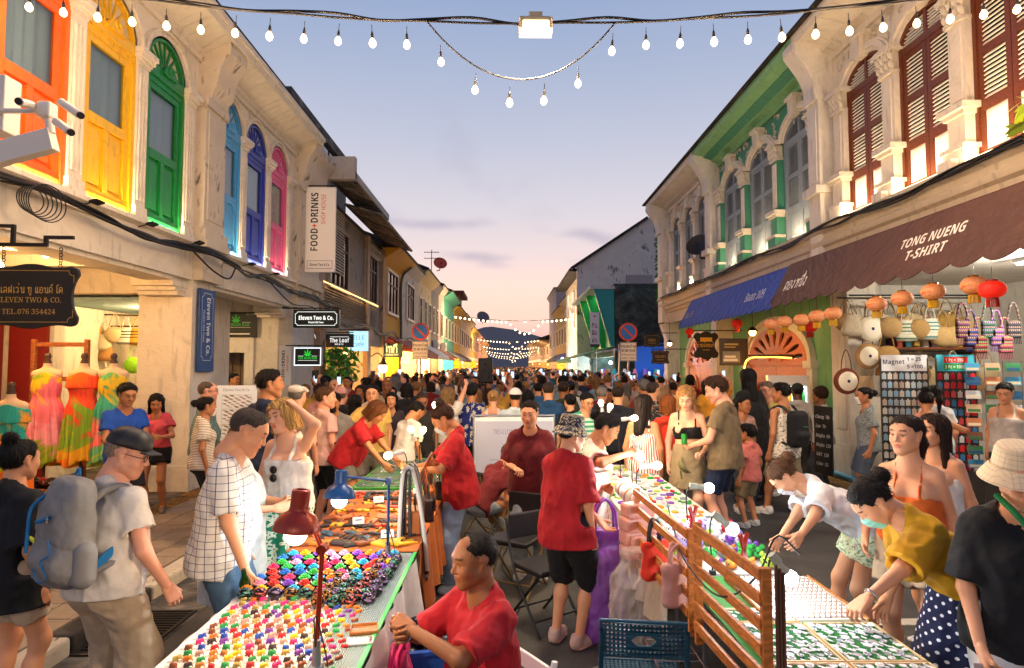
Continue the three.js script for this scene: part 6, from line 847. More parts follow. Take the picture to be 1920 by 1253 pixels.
// ---------- the crowd down the street ----------
{
  const cq = rng(77),C = 0.03,pr = (a,b) => a + (b - a) * cq();
  const tops = [[0x1a1b20,'black'],[0xe2ded4,'white'],[0xd9d2c2,'cream'],[0xe8e4dc,'pale'],[0x23304a,'navy'],[0x6d6a66,'grey'],[0x8d2420,'red'],[0x2e4a36,'dark green'],[0xb9a27c,'tan'],[0x3f6f9a,'blue'],[0xc98f86,'pink'],[0x5a3a2a,'brown'],[0xd8a33a,'yellow'],[0x86a0a8,'pale blue']];
  const hairs = [[0x0c0a09,'black'],[0x17100c,'black'],[0x2e1c12,'brown'],[0x8a6238,'blond'],[0x6d6a66,'grey'],[0x0a0908,'black']];
  const cuts = [['m','short','short'],['m','crop','cropped'],['f','long','long'],['f','bun','tied up'],['f','pony','ponytailed'],['m','bald','thinning'],['f','bob','bobbed'],['f','verylong','very long'],['m','quiff','tousled'],['m','afro','curly']];
  const poses = [{},{ handR: [-0.16,1.72,0.32],hkR: 'phone' },{ handR: [-0.14,1.25,0.33],handL: [0.1,1.25,0.33],hkR: 'phone' },{ footL: [0.1,0,0.22],footR: [-0.1,0.02,-0.2] }];
  const protos = cuts.map(([sex,hair,w],i) => { const p = person({ at: [60 + i,400],h: 1.7,sex,hair,cell: C,skin: 'tan',top: { m: 0x141518,hem: -0.1 },bot: i % 3 === 1 ? { kind: 'skirt',m: 0x202228,y0: 0.3 } : { m: 0x202228,len: i % 2 ? 1.9 : 0.9 },shoe: 'shoe',...poses[i % 4],label: 'x' }); scene.remove(p); names.person--; return p; });
  const skins = ['tan','fair','pink','brown','tan'].map((k) => skin(SK[k])),bots = [0x1b1d22,0x3a4150,0x6f6450,0x2a2a2a,0x50607a].map(clothOf);
  const seen = {},spots = [],phM = glow(0xb8d4ee,1.6); let phN = 0;
  // people of the photograph just behind the recognisable row, then a loose crowd that thins out with distance
  let tries = 0; while (spots.length < 238 && tries++ < 9000) {
    const D = 10.2 + Math.pow(cq(),1.15) * 27,x = pr(-4.3,5.0); if (D < 11 && x > 2.9) continue; if (D < 10.6 && x < -3.9) continue;
    const lim = D < 14 ? 0.5 : 0.62; if (spots.some((s) => Math.hypot(s[0] - x,s[1] - D) < lim)) continue; spots.push([x,D]);
  }
  spots.sort((a,b) => a[1] - b[1]).forEach(([x,D],i) => {
    const k = Math.floor(cq() * protos.length),g = protos[k].clone(),[tc,tw] = pick(tops,cq),[hc,hw] = pick(hairs,cq),away = cq() < 0.68;
    g.name = numbered('person'); g.position.set(x,0,-D); g.rotation.y = (away ? PI : 0) + pr(-0.5,0.5); const s = pr(0.92,1.06); g.scale.set(s * pr(0.95,1.1),s,s * pr(0.95,1.1)); scene.add(g);
    const sk = pick(skins,cq),bm = pick(bots,cq);
    g.children.forEach((m) => { if (m.name === 'body') m.material = sk; if (m.name === 'hair') m.material = hairM(hc); if (m.name === 'shirt') m.material = clothOf(tc); if (/trousers|shorts|skirt/.test(m.name)) m.material = bm; });
    if (k % 4 === 1 && D < 26) { const ph = thing('phone','','phone',[0,0,0],g.rotation.y),q = V(-0.17,1.8,0.37).multiply(g.scale).applyAxisAngle(V(0,1,0),g.rotation.y).add(g.position); ph.position.copy(q); mk('case',[rbox(0.08,0.16,0.01,0.004)],M.black,ph); mk('phone_screen',[bx(-0.035,0.035,-0.07,0.07,-0.009,-0.0055)],phM,ph); tag(ph,`phone with lit screen held up, ${['first', 'second', 'third', 'fourth', 'fifth', 'sixth', 'seventh', 'eighth', 'ninth', 'tenth', 'eleventh', 'twelfth', 'thirteenth', 'fourteenth', 'fifteenth', 'sixteenth', 'seventeenth', 'eighteenth', 'nineteenth', 'twentieth'][phN++] ?? phN + 'th'} nearest in the crowd`,'phone','phones held up in the crowd'); }
    const lat = x < -2.5 ? 'at left' : x < -0.6 ? 'left of centre' : x < 1.2 ? 'in mid street' : x < 3 ? 'right of centre' : 'at right',dep = D < 14 ? 'near in crowd' : D < 20 ? 'middle of crowd' : 'far in crowd';
    const base = `${cuts[k][2]} ${hw} hair, ${tw} top, ${away ? 'seen from behind' : 'facing camera'}, ${dep} ${lat}`,n = seen[base] = (seen[base] ?? 0) + 1;
    tag(g,(n > 1 ? ['second','third','fourth','fifth'][n - 2] + ' nearest ' : '') + base,'person','people in the street crowd');
  });
  // the far crowd, one mass of small figures
  const gf = G([put(new THREE.CapsuleGeometry(0.19,0.5,3,8),0,1.15,0,0,0,0,V(1.1,1,0.7)),put(new THREE.CylinderGeometry(0.15,0.11,0.9,7),0,0.45,0)]),gh = G([put(new THREE.SphereGeometry(0.11,9,7),0,1.6,0,0,0,0,V(0.85,1.1,1))]);
  const N = 1300,im = new THREE.InstancedMesh(gf,std(0xffffff,0.9),N),ih = new THREE.InstancedMesh(gh,std(0xffffff,0.7),N),d = new THREE.Object3D(),cc = new THREE.Color();
  for (let i = 0; i < N; i++) { d.position.set(pr(-4.4,5),0,-36.5 - Math.pow(cq(),1.1) * 100); const s = pr(0.9,1.08); d.scale.setScalar(s); d.rotation.y = pr(0,6.28); d.updateMatrix(); im.setMatrixAt(i,d.matrix); ih.setMatrixAt(i,d.matrix); im.setColorAt(i,cc.set(pick(tops,cq)[0])); ih.setColorAt(i,cc.set(cq() < 0.75 ? 0x14100d : 0x9a6a48)); }
  im.name = 'far_crowd'; ih.name = 'head'; scene.add(im); im.add(ih); tag(im,'distant crowd filling the far end of the street as one mass','crowd',0,'stuff'); ih.userData.kind = 'stuff';
}
// ---------- stalls: left table ----------
const q6 = rng(606),r6 = (a,b) => a + (b - a) * q6(),ord = ['first','second','third','fourth','fifth','sixth','seventh','eighth','ninth','tenth','eleventh','twelfth','thirteenth','fourteenth','fifteenth','sixteenth','seventeenth','eighteenth','nineteenth','twentieth'];
function folding(name,label,x0,x1,D0,D1,h,topM,clothM,skirt) {
  const t = thing(name,label,'table',[(x0 + x1) / 2,0,-(D0 + D1) / 2]),w = x1 - x0,l = D1 - D0;
  mk('table_top',[rbox(w,0.03,l,0.008,0,h - 0.017,0)],topM,t);
  for (const a of [-1,1]) for (const b of [-1,1]) mk('leg',[bar([a * (w / 2 - 0.06),0,b * (l / 2 - 0.1)],[a * (w / 2 - 0.06),h - 0.03,b * (l / 2 - 0.1)],0.014)],M.steel,t);
  if (clothM) { const g = new THREE.PlaneGeometry(l + 0.02,skirt,60,8),p = g.attributes.position; for (let i = 0; i < p.count; i++) { const x = p.getX(i),y = (skirt / 2 - p.getY(i)) / skirt; p.setZ(i,(0.012 + 0.03 * y) * Math.sin(x * 19 + Math.sin(x * 5) * 2) + y * 0.03); } g.computeVertexNormals(); mk('table_cloth',[bx(-w / 2 - 0.008,w / 2 + 0.008,h - 0.001,h + 0.004,-l / 2 - 0.01,l / 2 + 0.01),put(g.clone(),w / 2 + 0.012,h - skirt / 2,0,0,PI / 2),put(g,-w / 2 - 0.012,h - skirt / 2,0,0,-PI / 2)],clothM,t); }
  return t;
}
const hT = 0.78;
{
  const t = folding('soap_table','long white clothed table with a green edged glass strip holding soaps and charms',-1.47,-0.62,2.3,4.2,hT,M.whiteP,cloth(0xeeeae0),0.34);
  mk('glass_strip',[bx(0.2,0.435,hT + 0.005,hT + 0.013,-0.95,0.95)],std(0x9fb6b4,0.18,{ metalness: 0.4,bumpMap: rep(tex(64,(u) => [0.5 + 0.5 * Math.sin(u * 2 * PI * 8)],false),12,1),bumpScale: 0.003 }),t);
  mk('green_edge',[bx(0.42,0.442,hT + 0.0135,hT + 0.019,-0.95,0.95)],cm(0x2fae4a,0.4),t);
  // charms: little felt elephants on rings, in rows
  const cols = [[0xd02a2a,'red'],[0xe8c81a,'yellow'],[0x1f9a4a,'green'],[0x2450b8,'blue'],[0xd9307a,'pink'],[0xc07a2c,'tan'],[0x8a4a2a,'brown'],[0xe07a1c,'orange'],[0x3a2a2a,'black'],[0x7a3aa0,'purple'],[0xb9a04a,'olive gold'],[0xc79a8a,'dusty pink']].map(([c,n]) => [std(c,0.55),n]);
  const bodyG = G([rbox(0.03,0.026,0.02,0.008,0,0.014,0,0,0,0,1),put(new THREE.SphereGeometry(0.0115,8,6),0.018,0.02,0),bar([0.026,0.016,0],[0.031,0.003,0],0.0042,5,0.0028),box(0.007,0.012,0.007,-0.01,0.004,0.006),box(0.007,0.012,0.007,0.01,0.004,0.006),put(new THREE.SphereGeometry(0.009,7,5),0.012,0.022,0.011,0,0,0,V(0.9,1,0.3))]);
  const ringG = G([put(new THREE.TorusGeometry(0.013,0.0013,4,14),-0.026,0.004,0.008,PI / 2 - 0.15),bar([-0.014,0.016,0],[-0.022,0.006,0.004],0.001,4)]);
  const proto = new THREE.Group(); mk('body',bodyG,cols[0][0],proto,'raw'); mk('key_ring',ringG,M.chrome,proto,'raw');
  let used = {};
  for (let r = 0; r < 17; r++) for (let k = 0; k < 14; k++) {
    const x = -1.42 + k * 0.0535 + (r % 2) * 0.02,D = 2.48 + r * 0.056; if (x > -0.7 - r * 0.004) continue;
    const c = proto.clone(),[m,n] = pick(cols,q6); c.name = numbered('elephant_charm'); c.children[0].material = m; c.position.set(x + r6(-0.006,0.006),hT + 0.005,-D + r6(-0.006,0.006)); c.rotation.y = r6(-0.6,0.9); c.scale.setScalar(r6(0.74,0.86)); scene.add(c);
    tag(c,`${n} felt elephant charm, ${ord[k]} from left in the ${ord[r]} row from front`,'key ring','felt elephant charms on the soap table');
  }
  // flower soaps in black dishes
  const pc = [[0xe8306a,'pink'],[0x32b5d8,'turquoise'],[0xf08a1a,'orange'],[0x3fc04a,'green'],[0xd23a2a,'red'],[0xf2c41a,'yellow'],[0x8a4ad0,'purple'],[0xf0a0c0,'pale pink'],[0x2a7ad0,'blue']].map(([c,n]) => [std(c,0.5),n]);
  const dishG = G(lathe([[0.001,0],[0.028,0],[0.038,0.014],[0.04,0.03],[0.036,0.03],[0.033,0.016],[0.001,0.016]],18)),petal = []; for (let r = 0; r < 3; r++) for (let i = 0; i < 10 - r * 2; i++) { const a = i / (10 - r * 2) * 2 * PI + r * 0.3,R = 0.024 - r * 0.009; petal.push(put(new THREE.SphereGeometry(0.0105,6,5),Math.cos(a) * R,0.033 + r * 0.007,Math.sin(a) * R,0,-a,0.5 + r * 0.3,V(1.25,0.5,0.75))); } petal.push(sph(0.007,0,0.052,0,6)); const petG = G(petal),lacq = std(0x0d0b0a,0.2),centreM = std(0xf2d23a,0.6);
  const sp = new THREE.Group(); mk('dish',dishG,lacq,sp,'raw'); mk('petals',petG,pc[0][0],sp,'raw');
  for (let r = 0; r < 8; r++) for (let k = 0; k < 9; k++) {
    const x = -1.43 + k * 0.083 + (r % 2) * 0.03,D = 3.46 + r * 0.092; if (k > 8 - (r < 2 ? 3 : r < 4 ? 1 : 0)) continue;
    const c = sp.clone(),[m,n] = pick(pc,q6); c.name = numbered('flower_soap'); c.children[1].material = m; c.position.set(x + r6(-0.006,0.006),hT + 0.005,-D); c.rotation.y = r6(0,6); scene.add(c);
    tag(c,`${n} carved flower soap, ${ord[k]} from left in the ${ord[r]} row from front`,'soap','carved flower soaps on the table');
  }
  const eggM = [0,1,2,3].map((i) => std(0xffffff,0.18,{ map: ptex(64,flowerT([0.05,0.05,0.05],[[0.75,0.5,0.15],[0.3,0.6,0.5],[0.8,0.35,0.3],[0.6,0.5,0.7]][i],30 + i,12,0.13),3) })),eggG = G(put(new THREE.SphereGeometry(0.036,16,12),0,0.03,0,0,0,0,V(1.12,0.9,1)),1),baseG = G(lathe([[0.001,0],[0.022,0],[0.026,0.008],[0.02,0.012]],14)),en = ['gold flowered','green flowered','red flowered','lilac flowered'];
  const eggs = []; for (let r = 0; r < 5; r++) for (let k = 0; k < 4; k++) eggs.push([-0.99 + k * 0.085 + (r % 2) * 0.02,3.3 + r * 0.09 + (k > 2 ? 0.04 : 0)]); for (let i = 0; i < 9; i++) eggs.push([-0.79 + (i % 2) * 0.085,3.72 + Math.floor(i / 2) * 0.095]); for (let i = 0; i < 9; i++) eggs.push([-1.42 + i * 0.082,3.4]);
  eggs.forEach(([x,D],i) => { if (i < 20 && x < -1.0 && D > 3.5) return; const c = new THREE.Group(); c.name = numbered('lacquer_ball'); mk('ball',eggG,eggM[i % 4],c,'raw'); mk('foot',baseG,lacq,c,'raw'); c.position.set(x,hT + 0.006,-D); c.rotation.set(r6(-0.3,0.3),r6(0,6),0); scene.add(c); tag(c,`${en[i % 4]} lacquer ball, ${i < 20 ? `${ord[i % 4]} in row ${ord[Math.floor(i / 4)]} of the cluster` : i < 29 ? `${ord[i - 20]} from the front at the right` : `${ord[i - 29]} from left behind the charms`}`,'ornament','lacquer balls on the soap table'); });
  const tr = thing('wooden_tray','small square wooden tray at the right edge of the soap table','tray',[-0.675,hT + 0.015,-2.98],0.2); mk('tray',[rbox(0.13,0.008,0.1,0.004,0,0.004,0),rbox(0.13,0.014,0.008,0.003,0,0.011,0.047),rbox(0.13,0.014,0.008,0.003,0,0.011,-0.047),rbox(0.008,0.014,0.09,0.003,0.061,0.011,0),rbox(0.008,0.014,0.09,0.003,-0.061,0.011,0)],M.woodL,tr);
  const ca = thing('calculator','pale calculator lying in front of the wooden tray','calculator',[-0.665,hT + 0.015,-2.86],0.15); mk('case',[rbox(0.12,0.012,0.075,0.004,0,0.006,0)],cm(0xc9ccc8,0.5),ca); for (let i = 0; i < 18; i++) mk('key',[rbox(0.013,0.004,0.01,0.001,-0.048 + (i % 6) * 0.019,0.0135,-0.01 + Math.floor(i / 6) * 0.017)],cm(i % 6 === 5 ? 0x8a4a3a : 0xf0f0ec,0.5),ca); mk('display',[bx(-0.05,0.05,0.0122,0.0135,-0.034,-0.018)],cm(0x6c7a66,0.3),ca);
  // arm lamps
  const armLamp = (name,label,col,bx0,foot,joint,head,dir,I,lc) => {
    const l = thing(name,label,'desk lamp',foot),o = v3(foot),J = v3(joint).sub(o),H = v3(head).sub(o),m = std(col,0.28,{ metalness: 0.15 });
    mk('clamp',[rbox(0.05,0.06,0.06,0.008,0,-0.01,0),cyl(0.016,0.02,0.12,0,0.06,0)],M.steel,l);
    const off = V(0,0,0.014); for (const s of [-1,1]) mk('lower_arm',[bar(V(0,0.1,0).addScaledVector(off,s),J.clone().addScaledVector(off,s),0.0065)],m,l);
    for (const s of [-1,1]) mk('upper_arm',[bar(J.clone().addScaledVector(off,s),H.clone().addScaledVector(off,s),0.0065)],m,l);
    mk('joint',[put(new THREE.CylinderGeometry(0.022,0.022,0.04,14),J.x,J.y,J.z,PI / 2),put(new THREE.CylinderGeometry(0.014,0.014,0.05,12),H.x,H.y,H.z,PI / 2)],m,l);
    const sh = mk('shade',[lathe([[0.022,0.1],[0.036,0.098],[0.04,0.09],[0.04,0.02],[0.046,0.005],[0.075,-0.012],[0.094,-0.045],[0.1,-0.075],[0.097,-0.075],[0.09,-0.044],[0.07,-0.016],[0.04,0.0],[0.03,0.09]],28)],m,l); const Q = new THREE.Quaternion().setFromUnitVectors(V(0,-1,0),v3(dir).normalize()); sh.quaternion.copy(Q); sh.position.copy(H).add(v3(dir).normalize().multiplyScalar(0.06));
    const b = mk('bulb',[sph(0.05,0,-0.09,0,16),cyl(0.02,0.02,0.05,0,-0.02,0)],glow(lc,10),l); b.quaternion.copy(Q); b.position.copy(sh.position); const bp = V(0,-0.09,0).applyQuaternion(Q).add(sh.position); lamp(ar(bp),lc,I,{ parent: l,r: 2 });
    mk('cord',[tube([[0,0.1,0.02],[J.x * 0.5,J.y * 0.5,0.04],[0.06,0.05,0.05],[0.1,0.0,0.2]],0.003,24)],M.cable,l);
  };
  armLamp('arm_lamp','dark red enamel arm lamp with a glowing bulb at the near table edge',0x9a2f14,0,[-0.79,hT + 0.01,-2.62],[-0.785,1.27,-2.66],AT(563,935,2.72),[-0.1,-1,0.05],2.2,0xffdcae);
  armLamp('arm_lamp','blue enamel arm lamp with a cool bulb above the wallets',0x1c4c86,0,[-0.77,hT + 0.01,-4.05],[-0.77,1.3,-4.05],AT(640,893,3.95),[-0.05,-1,0.1],2,0xe8f4ff);
}
{
  folding('leather_table','table under an orange brown cloth covered with leather goods',-1.5,-0.62,4.28,6.25,hT,M.woodD,cloth(0xc0641a),0.5);
  const lc = [[0x7a3b18,'brown'],[0xa85a22,'tan'],[0x2b1a12,'dark brown'],[0xc9761f,'caramel'],[0x141210,'black'],[0xc0391f,'red'],[0xd9a21f,'mustard'],[0x2a4a5a,'teal']].map(([c,n]) => [std(c,0.45,{ bumpMap: rep(T.bump,8),bumpScale: 0.002 }),n]);
  const geos = [G([rbox(0.1,0.018,0.06,0.006,0,0.009,0),box(0.094,0.003,0.002,0,0.01,0.0305)]),G([rbox(0.055,0.012,0.13,0.005,0,0.006,0)]),G([rbox(0.17,0.022,0.085,0.008,0,0.011,0)]),G([rbox(0.022,0.008,0.12,0.003,0,0.004,0)])],kinds = ['folded wallet','slim card holder','long zip purse','leather key strap'];
  const tab = G([rbox(0.02,0.006,0.03,0.002,0,0,0)]);
  for (let r = 0; r < 15; r++) for (let k = 0; k < 9; k++) {
    const ty = r % 4 === 3 ? 3 : r % 3 === 0 ? 2 : r % 2,x = -1.43 + k * 0.088 + r6(-0.01,0.01),D = 4.42 + r * 0.122 + r6(-0.015,0.015); if (q6() < 0.06) continue;
    const [m,n] = pick(lc,q6),g = new THREE.Group(); g.name = numbered(['wallet','card_holder','purse','key_strap'][ty]); mk('leather',geos[ty],m,g,'raw'); const tb = mk('snap_tab',tab,lc[2][0],g,'raw'); tb.position.set(ty === 2 ? 0.075 : 0.0,ty === 2 ? 0.023 : 0.017,0.02);
    g.position.set(x,hT + 0.007 + (k % 2) * 0.004,-D); g.rotation.set(r6(-0.08,0.2),r6(-0.5,0.9),r6(-0.15,0.15)); scene.add(g); tag(g,`${n} ${kinds[ty]}, ${ord[k]} from the left in the ${ord[r]} row of leather goods`,['wallet','card holder','purse','key strap'][ty],'leather goods on the orange cloth');
  }
  const cup = thing('iced_drink','clear plastic cup of iced tea with a yellow straw behind the leather goods','cup',[-0.66,hT + 0.01,-6.15]); mk('cup',[lathe([[0.03,0],[0.045,0.12],[0.047,0.12],[0.033,-0.001]],18)],glassM,cup); mk('tea',[cyl(0.041,0.031,0.09,0,0.05,0,16)],cm(0xc98a3a,0.3),cup); mk('straw',[bar([0,0.03,0],[0.03,0.2,0],0.004,6)],cm(0xe8c81a,0.5),cup);
  for (let i = 0; i < 5; i++) { const tg = thing('price_tag',`small white paper price tag, ${ord[i]} from the front along the leather table`,'price tag',[-0.86 - (i % 2) * 0.3,hT + 0.03,-4.5 - i * 0.38],0.3); mk('paper',[rbox(0.09,0.055,0.003,0.001,0,0.03,0,-0.5)],cm(0xe9e2d2,0.8),tg); mk('ink_line',[box(0.05,0.008,0.001,0,0.034,0.0025,-0.5)],M.black,tg); }
  for (let i = 0; i < 4; i++) { const b = thing('leather_bag',['tan','dark brown','caramel','black'][i] + ' leather shoulder bag standing at the seller side, ' + ord[i] + ' from the front','bag',[-0.7 + (i % 2) * 0.05,hT + 0.005,-4.75 - i * 0.4],PI / 2 + 0.2); mk('body',[rbox(0.24,0.18,0.08,0.02,0,0.09,0)],lc[[1,2,3,4][i]][0],b); mk('flap',[rbox(0.245,0.1,0.014,0.005,0,0.135,0.045)],lc[[1,2,3,4][i]][0],b); mk('strap',[tube([[-0.1,0.17,0],[-0.06,0.27,0],[0.06,0.27,0],[0.1,0.17,0]],0.007,20)],lc[2][0],b); }
  // jewellery on grass matting, far end
  folding('trinket_table','table covered with green grass matting beyond the leather goods',-1.6,-0.72,6.35,8.4,hT,M.whiteP,null);
  const gm = tag(mk('grass_mat',[bx(-1.6,-0.72,hT,hT + 0.02,-8.4,-6.35)],M.grass),'green artificial grass mat on the far table','mat');
  const tg = G([put(new THREE.TorusGeometry(0.016,0.004,5,10),0,0.004,0,PI / 2)]),im = new THREE.InstancedMesh(tg,M.chrome,420),d = new THREE.Object3D(); for (let i = 0; i < 420; i++) { d.position.set(-1.55 + (i % 20) * 0.04,hT + 0.022,-6.42 - Math.floor(i / 20) * 0.092); d.rotation.set(0,r6(0,6),0); d.scale.setScalar(r6(0.7,1.3)); d.updateMatrix(); im.setMatrixAt(i,d.matrix); } im.name = 'silver_trinkets'; scene.add(im); tag(im,'rows of tiny silver trinkets on the far grass mat','jewellery',0,'stuff');
  // belts hung over a post
  const b = thing('belt_stand','steel post hung with looped striped belts beside the leather table','display stand',[-0.72,hT,-4.62]); mk('post',[bar([0,0,0],[0,0.52,0],0.012),bar([-0.02,0.5,-0.12],[0.02,0.5,0.2],0.009)],M.steel,b);
  for (let i = 0; i < 9; i++) { const z = -0.1 + i * 0.034,dr = r6(0.45,0.95); const s = [[-0.045 - i * 0.002,0.5 - dr * 0.75,z],[-0.04,0.42,z],[-0.02,0.52,z],[0.02,0.535,z],[0.055,0.44,z],[0.085 + i * 0.004,0.1,z],[0.1 + i * 0.006,-0.45 + i * 0.03,z]]; mk('belt',[put(new THREE.TubeGeometry(new THREE.CatmullRomCurve3(s.map((p) => V(...p))),40,0.016,5,false),0,0,0,0,0,0,V(1,1,0.6))],[cm(0xb9b2a4,0.6),cm(0x3a2a1e,0.6),cm(0x8a8a86,0.6),cm(0x15130f,0.6)][i % 4],b); }
  const rk = thing('strap_rack','small rack of dangling leather straps in front of the stallholder in red','display rack',[-0.68,hT,-5.55]); mk('frame',[bar([-0.05,0,-0.5],[-0.05,0.42,-0.5],0.01),bar([-0.05,0,0.45],[-0.05,0.36,0.45],0.01),bar([-0.05,0.42,-0.5],[-0.05,0.36,0.45],0.01)],M.wood,rk);
  for (let i = 0; i < 26; i++) { const z = -0.48 + i * 0.036,y = 0.42 - (z + 0.5) * 0.06; mk('strap',[beam([-0.05,y,z],[-0.03 + r6(-0.02,0.04),y - r6(0.18,0.34),z + r6(-0.02,0.02)],0.014,0.006)],lc[i % 6][0],rk); }
}
// clip bulbs: bare bulbs on goosenecks and clamps
function clipBulb(label,at,dir,c,I,m,r = 0.034) {
  const t = thing('clip_lamp',label,'lamp',at),Q = new THREE.Quaternion().setFromUnitVectors(V(0,1,0),v3(dir).normalize());
  const b = mk('bulb',[lathe([[0.016,0],[r * 0.8,0.022],[r,0.042],[r * 0.95,0.058],[r * 0.6,0.078],[0.001,0.084]],16)],glow(c,9),t),s = mk('holder',[cyl(0.017,0.019,0.05,0,-0.025,0,12),cyl(0.024,0.022,0.05,0,-0.07,0,12),cyl(0.028,0.017,0.03,0,-0.004,0,12)],cm(m ?? 0xd8d4ca,0.5),t); b.quaternion.copy(Q); s.quaternion.copy(Q);
  const o = V(0,0.042,0).applyQuaternion(Q),e = V(0,-0.09,0).applyQuaternion(Q); lamp(ar(o),c,I * 0.42,{ parent: t,r: 1.7 }); mk('neck',[tube([ar(e),[e.x * 1.3,e.y - 0.05,e.z * 1.3],[e.x * 1.2,-(at[1] - hT) + 0.02,e.z * 1.2]],0.005,14),rbox(0.04,0.03,0.03,0.006,e.x * 1.2,-(at[1] - hT) + 0.02,e.z * 1.2)],M.black,t);
}
[['bare bulb glowing over the wallets beside the bending shopper',[737,852,5.4],[-1,-0.25,0.2],0xffdca4,4],['left of the two bare bulbs in front of the black haired boy',[773,812,6.6],[-0.3,1,0.4],0xffd9a0,3],['right of the two bare bulbs in front of the black haired boy',[792,813,6.9],[0.3,1,0.3],0xffd9a0,3],['bare bulb glowing among the straps on the left rack',[815,766,7.6],[0,1,0.2],0xffd9a0,3],
  ['upper left of the paired warm bulbs above the woman in peach print',[1128,762,7.4],[-0.2,1,0.3],0xffe0b0,3],['lower right of the paired warm bulbs above the woman in peach print',[1142,769,7.2],[0.3,1,0.3],0xffe0b0,3],['white holder bulb beside the striped dress',[1182,785,6.6],[1,0.15,0.3],0xfff0d8,3.5],['bulb held in the hand of the woman in peach print',[1197,847,4.8],[0.3,-0.8,0.5],0xf4f6ff,3.5],['warm bulb in a pale holder over the hair bands',[1222,874,4.95],[1,0.1,0.2],0xfff0d4,3.5],
  ['cool white bulb on a bracket above the plush toys',[1318,914,4.6],[1,-0.1,0.15],0xcfeaff,2.2],['cool white bulb hanging over the green and white toys',[1362,983,3.75],[0.9,-0.75,0.2],0xd8eeff,2.2],['large ribbed bulb lamp clamped on the slatted rail, nearest the camera',[1470,1070,3.05],[0.75,-1,0.1],0xeef4ff,1.5]].forEach(([l,p,d,c,I],i) => clipBulb(l,AT(...p),d,c,I,i > 8 ? 0x8f9486 : 0xe4e0d4,i > 8 ? 0.04 : 0.034));
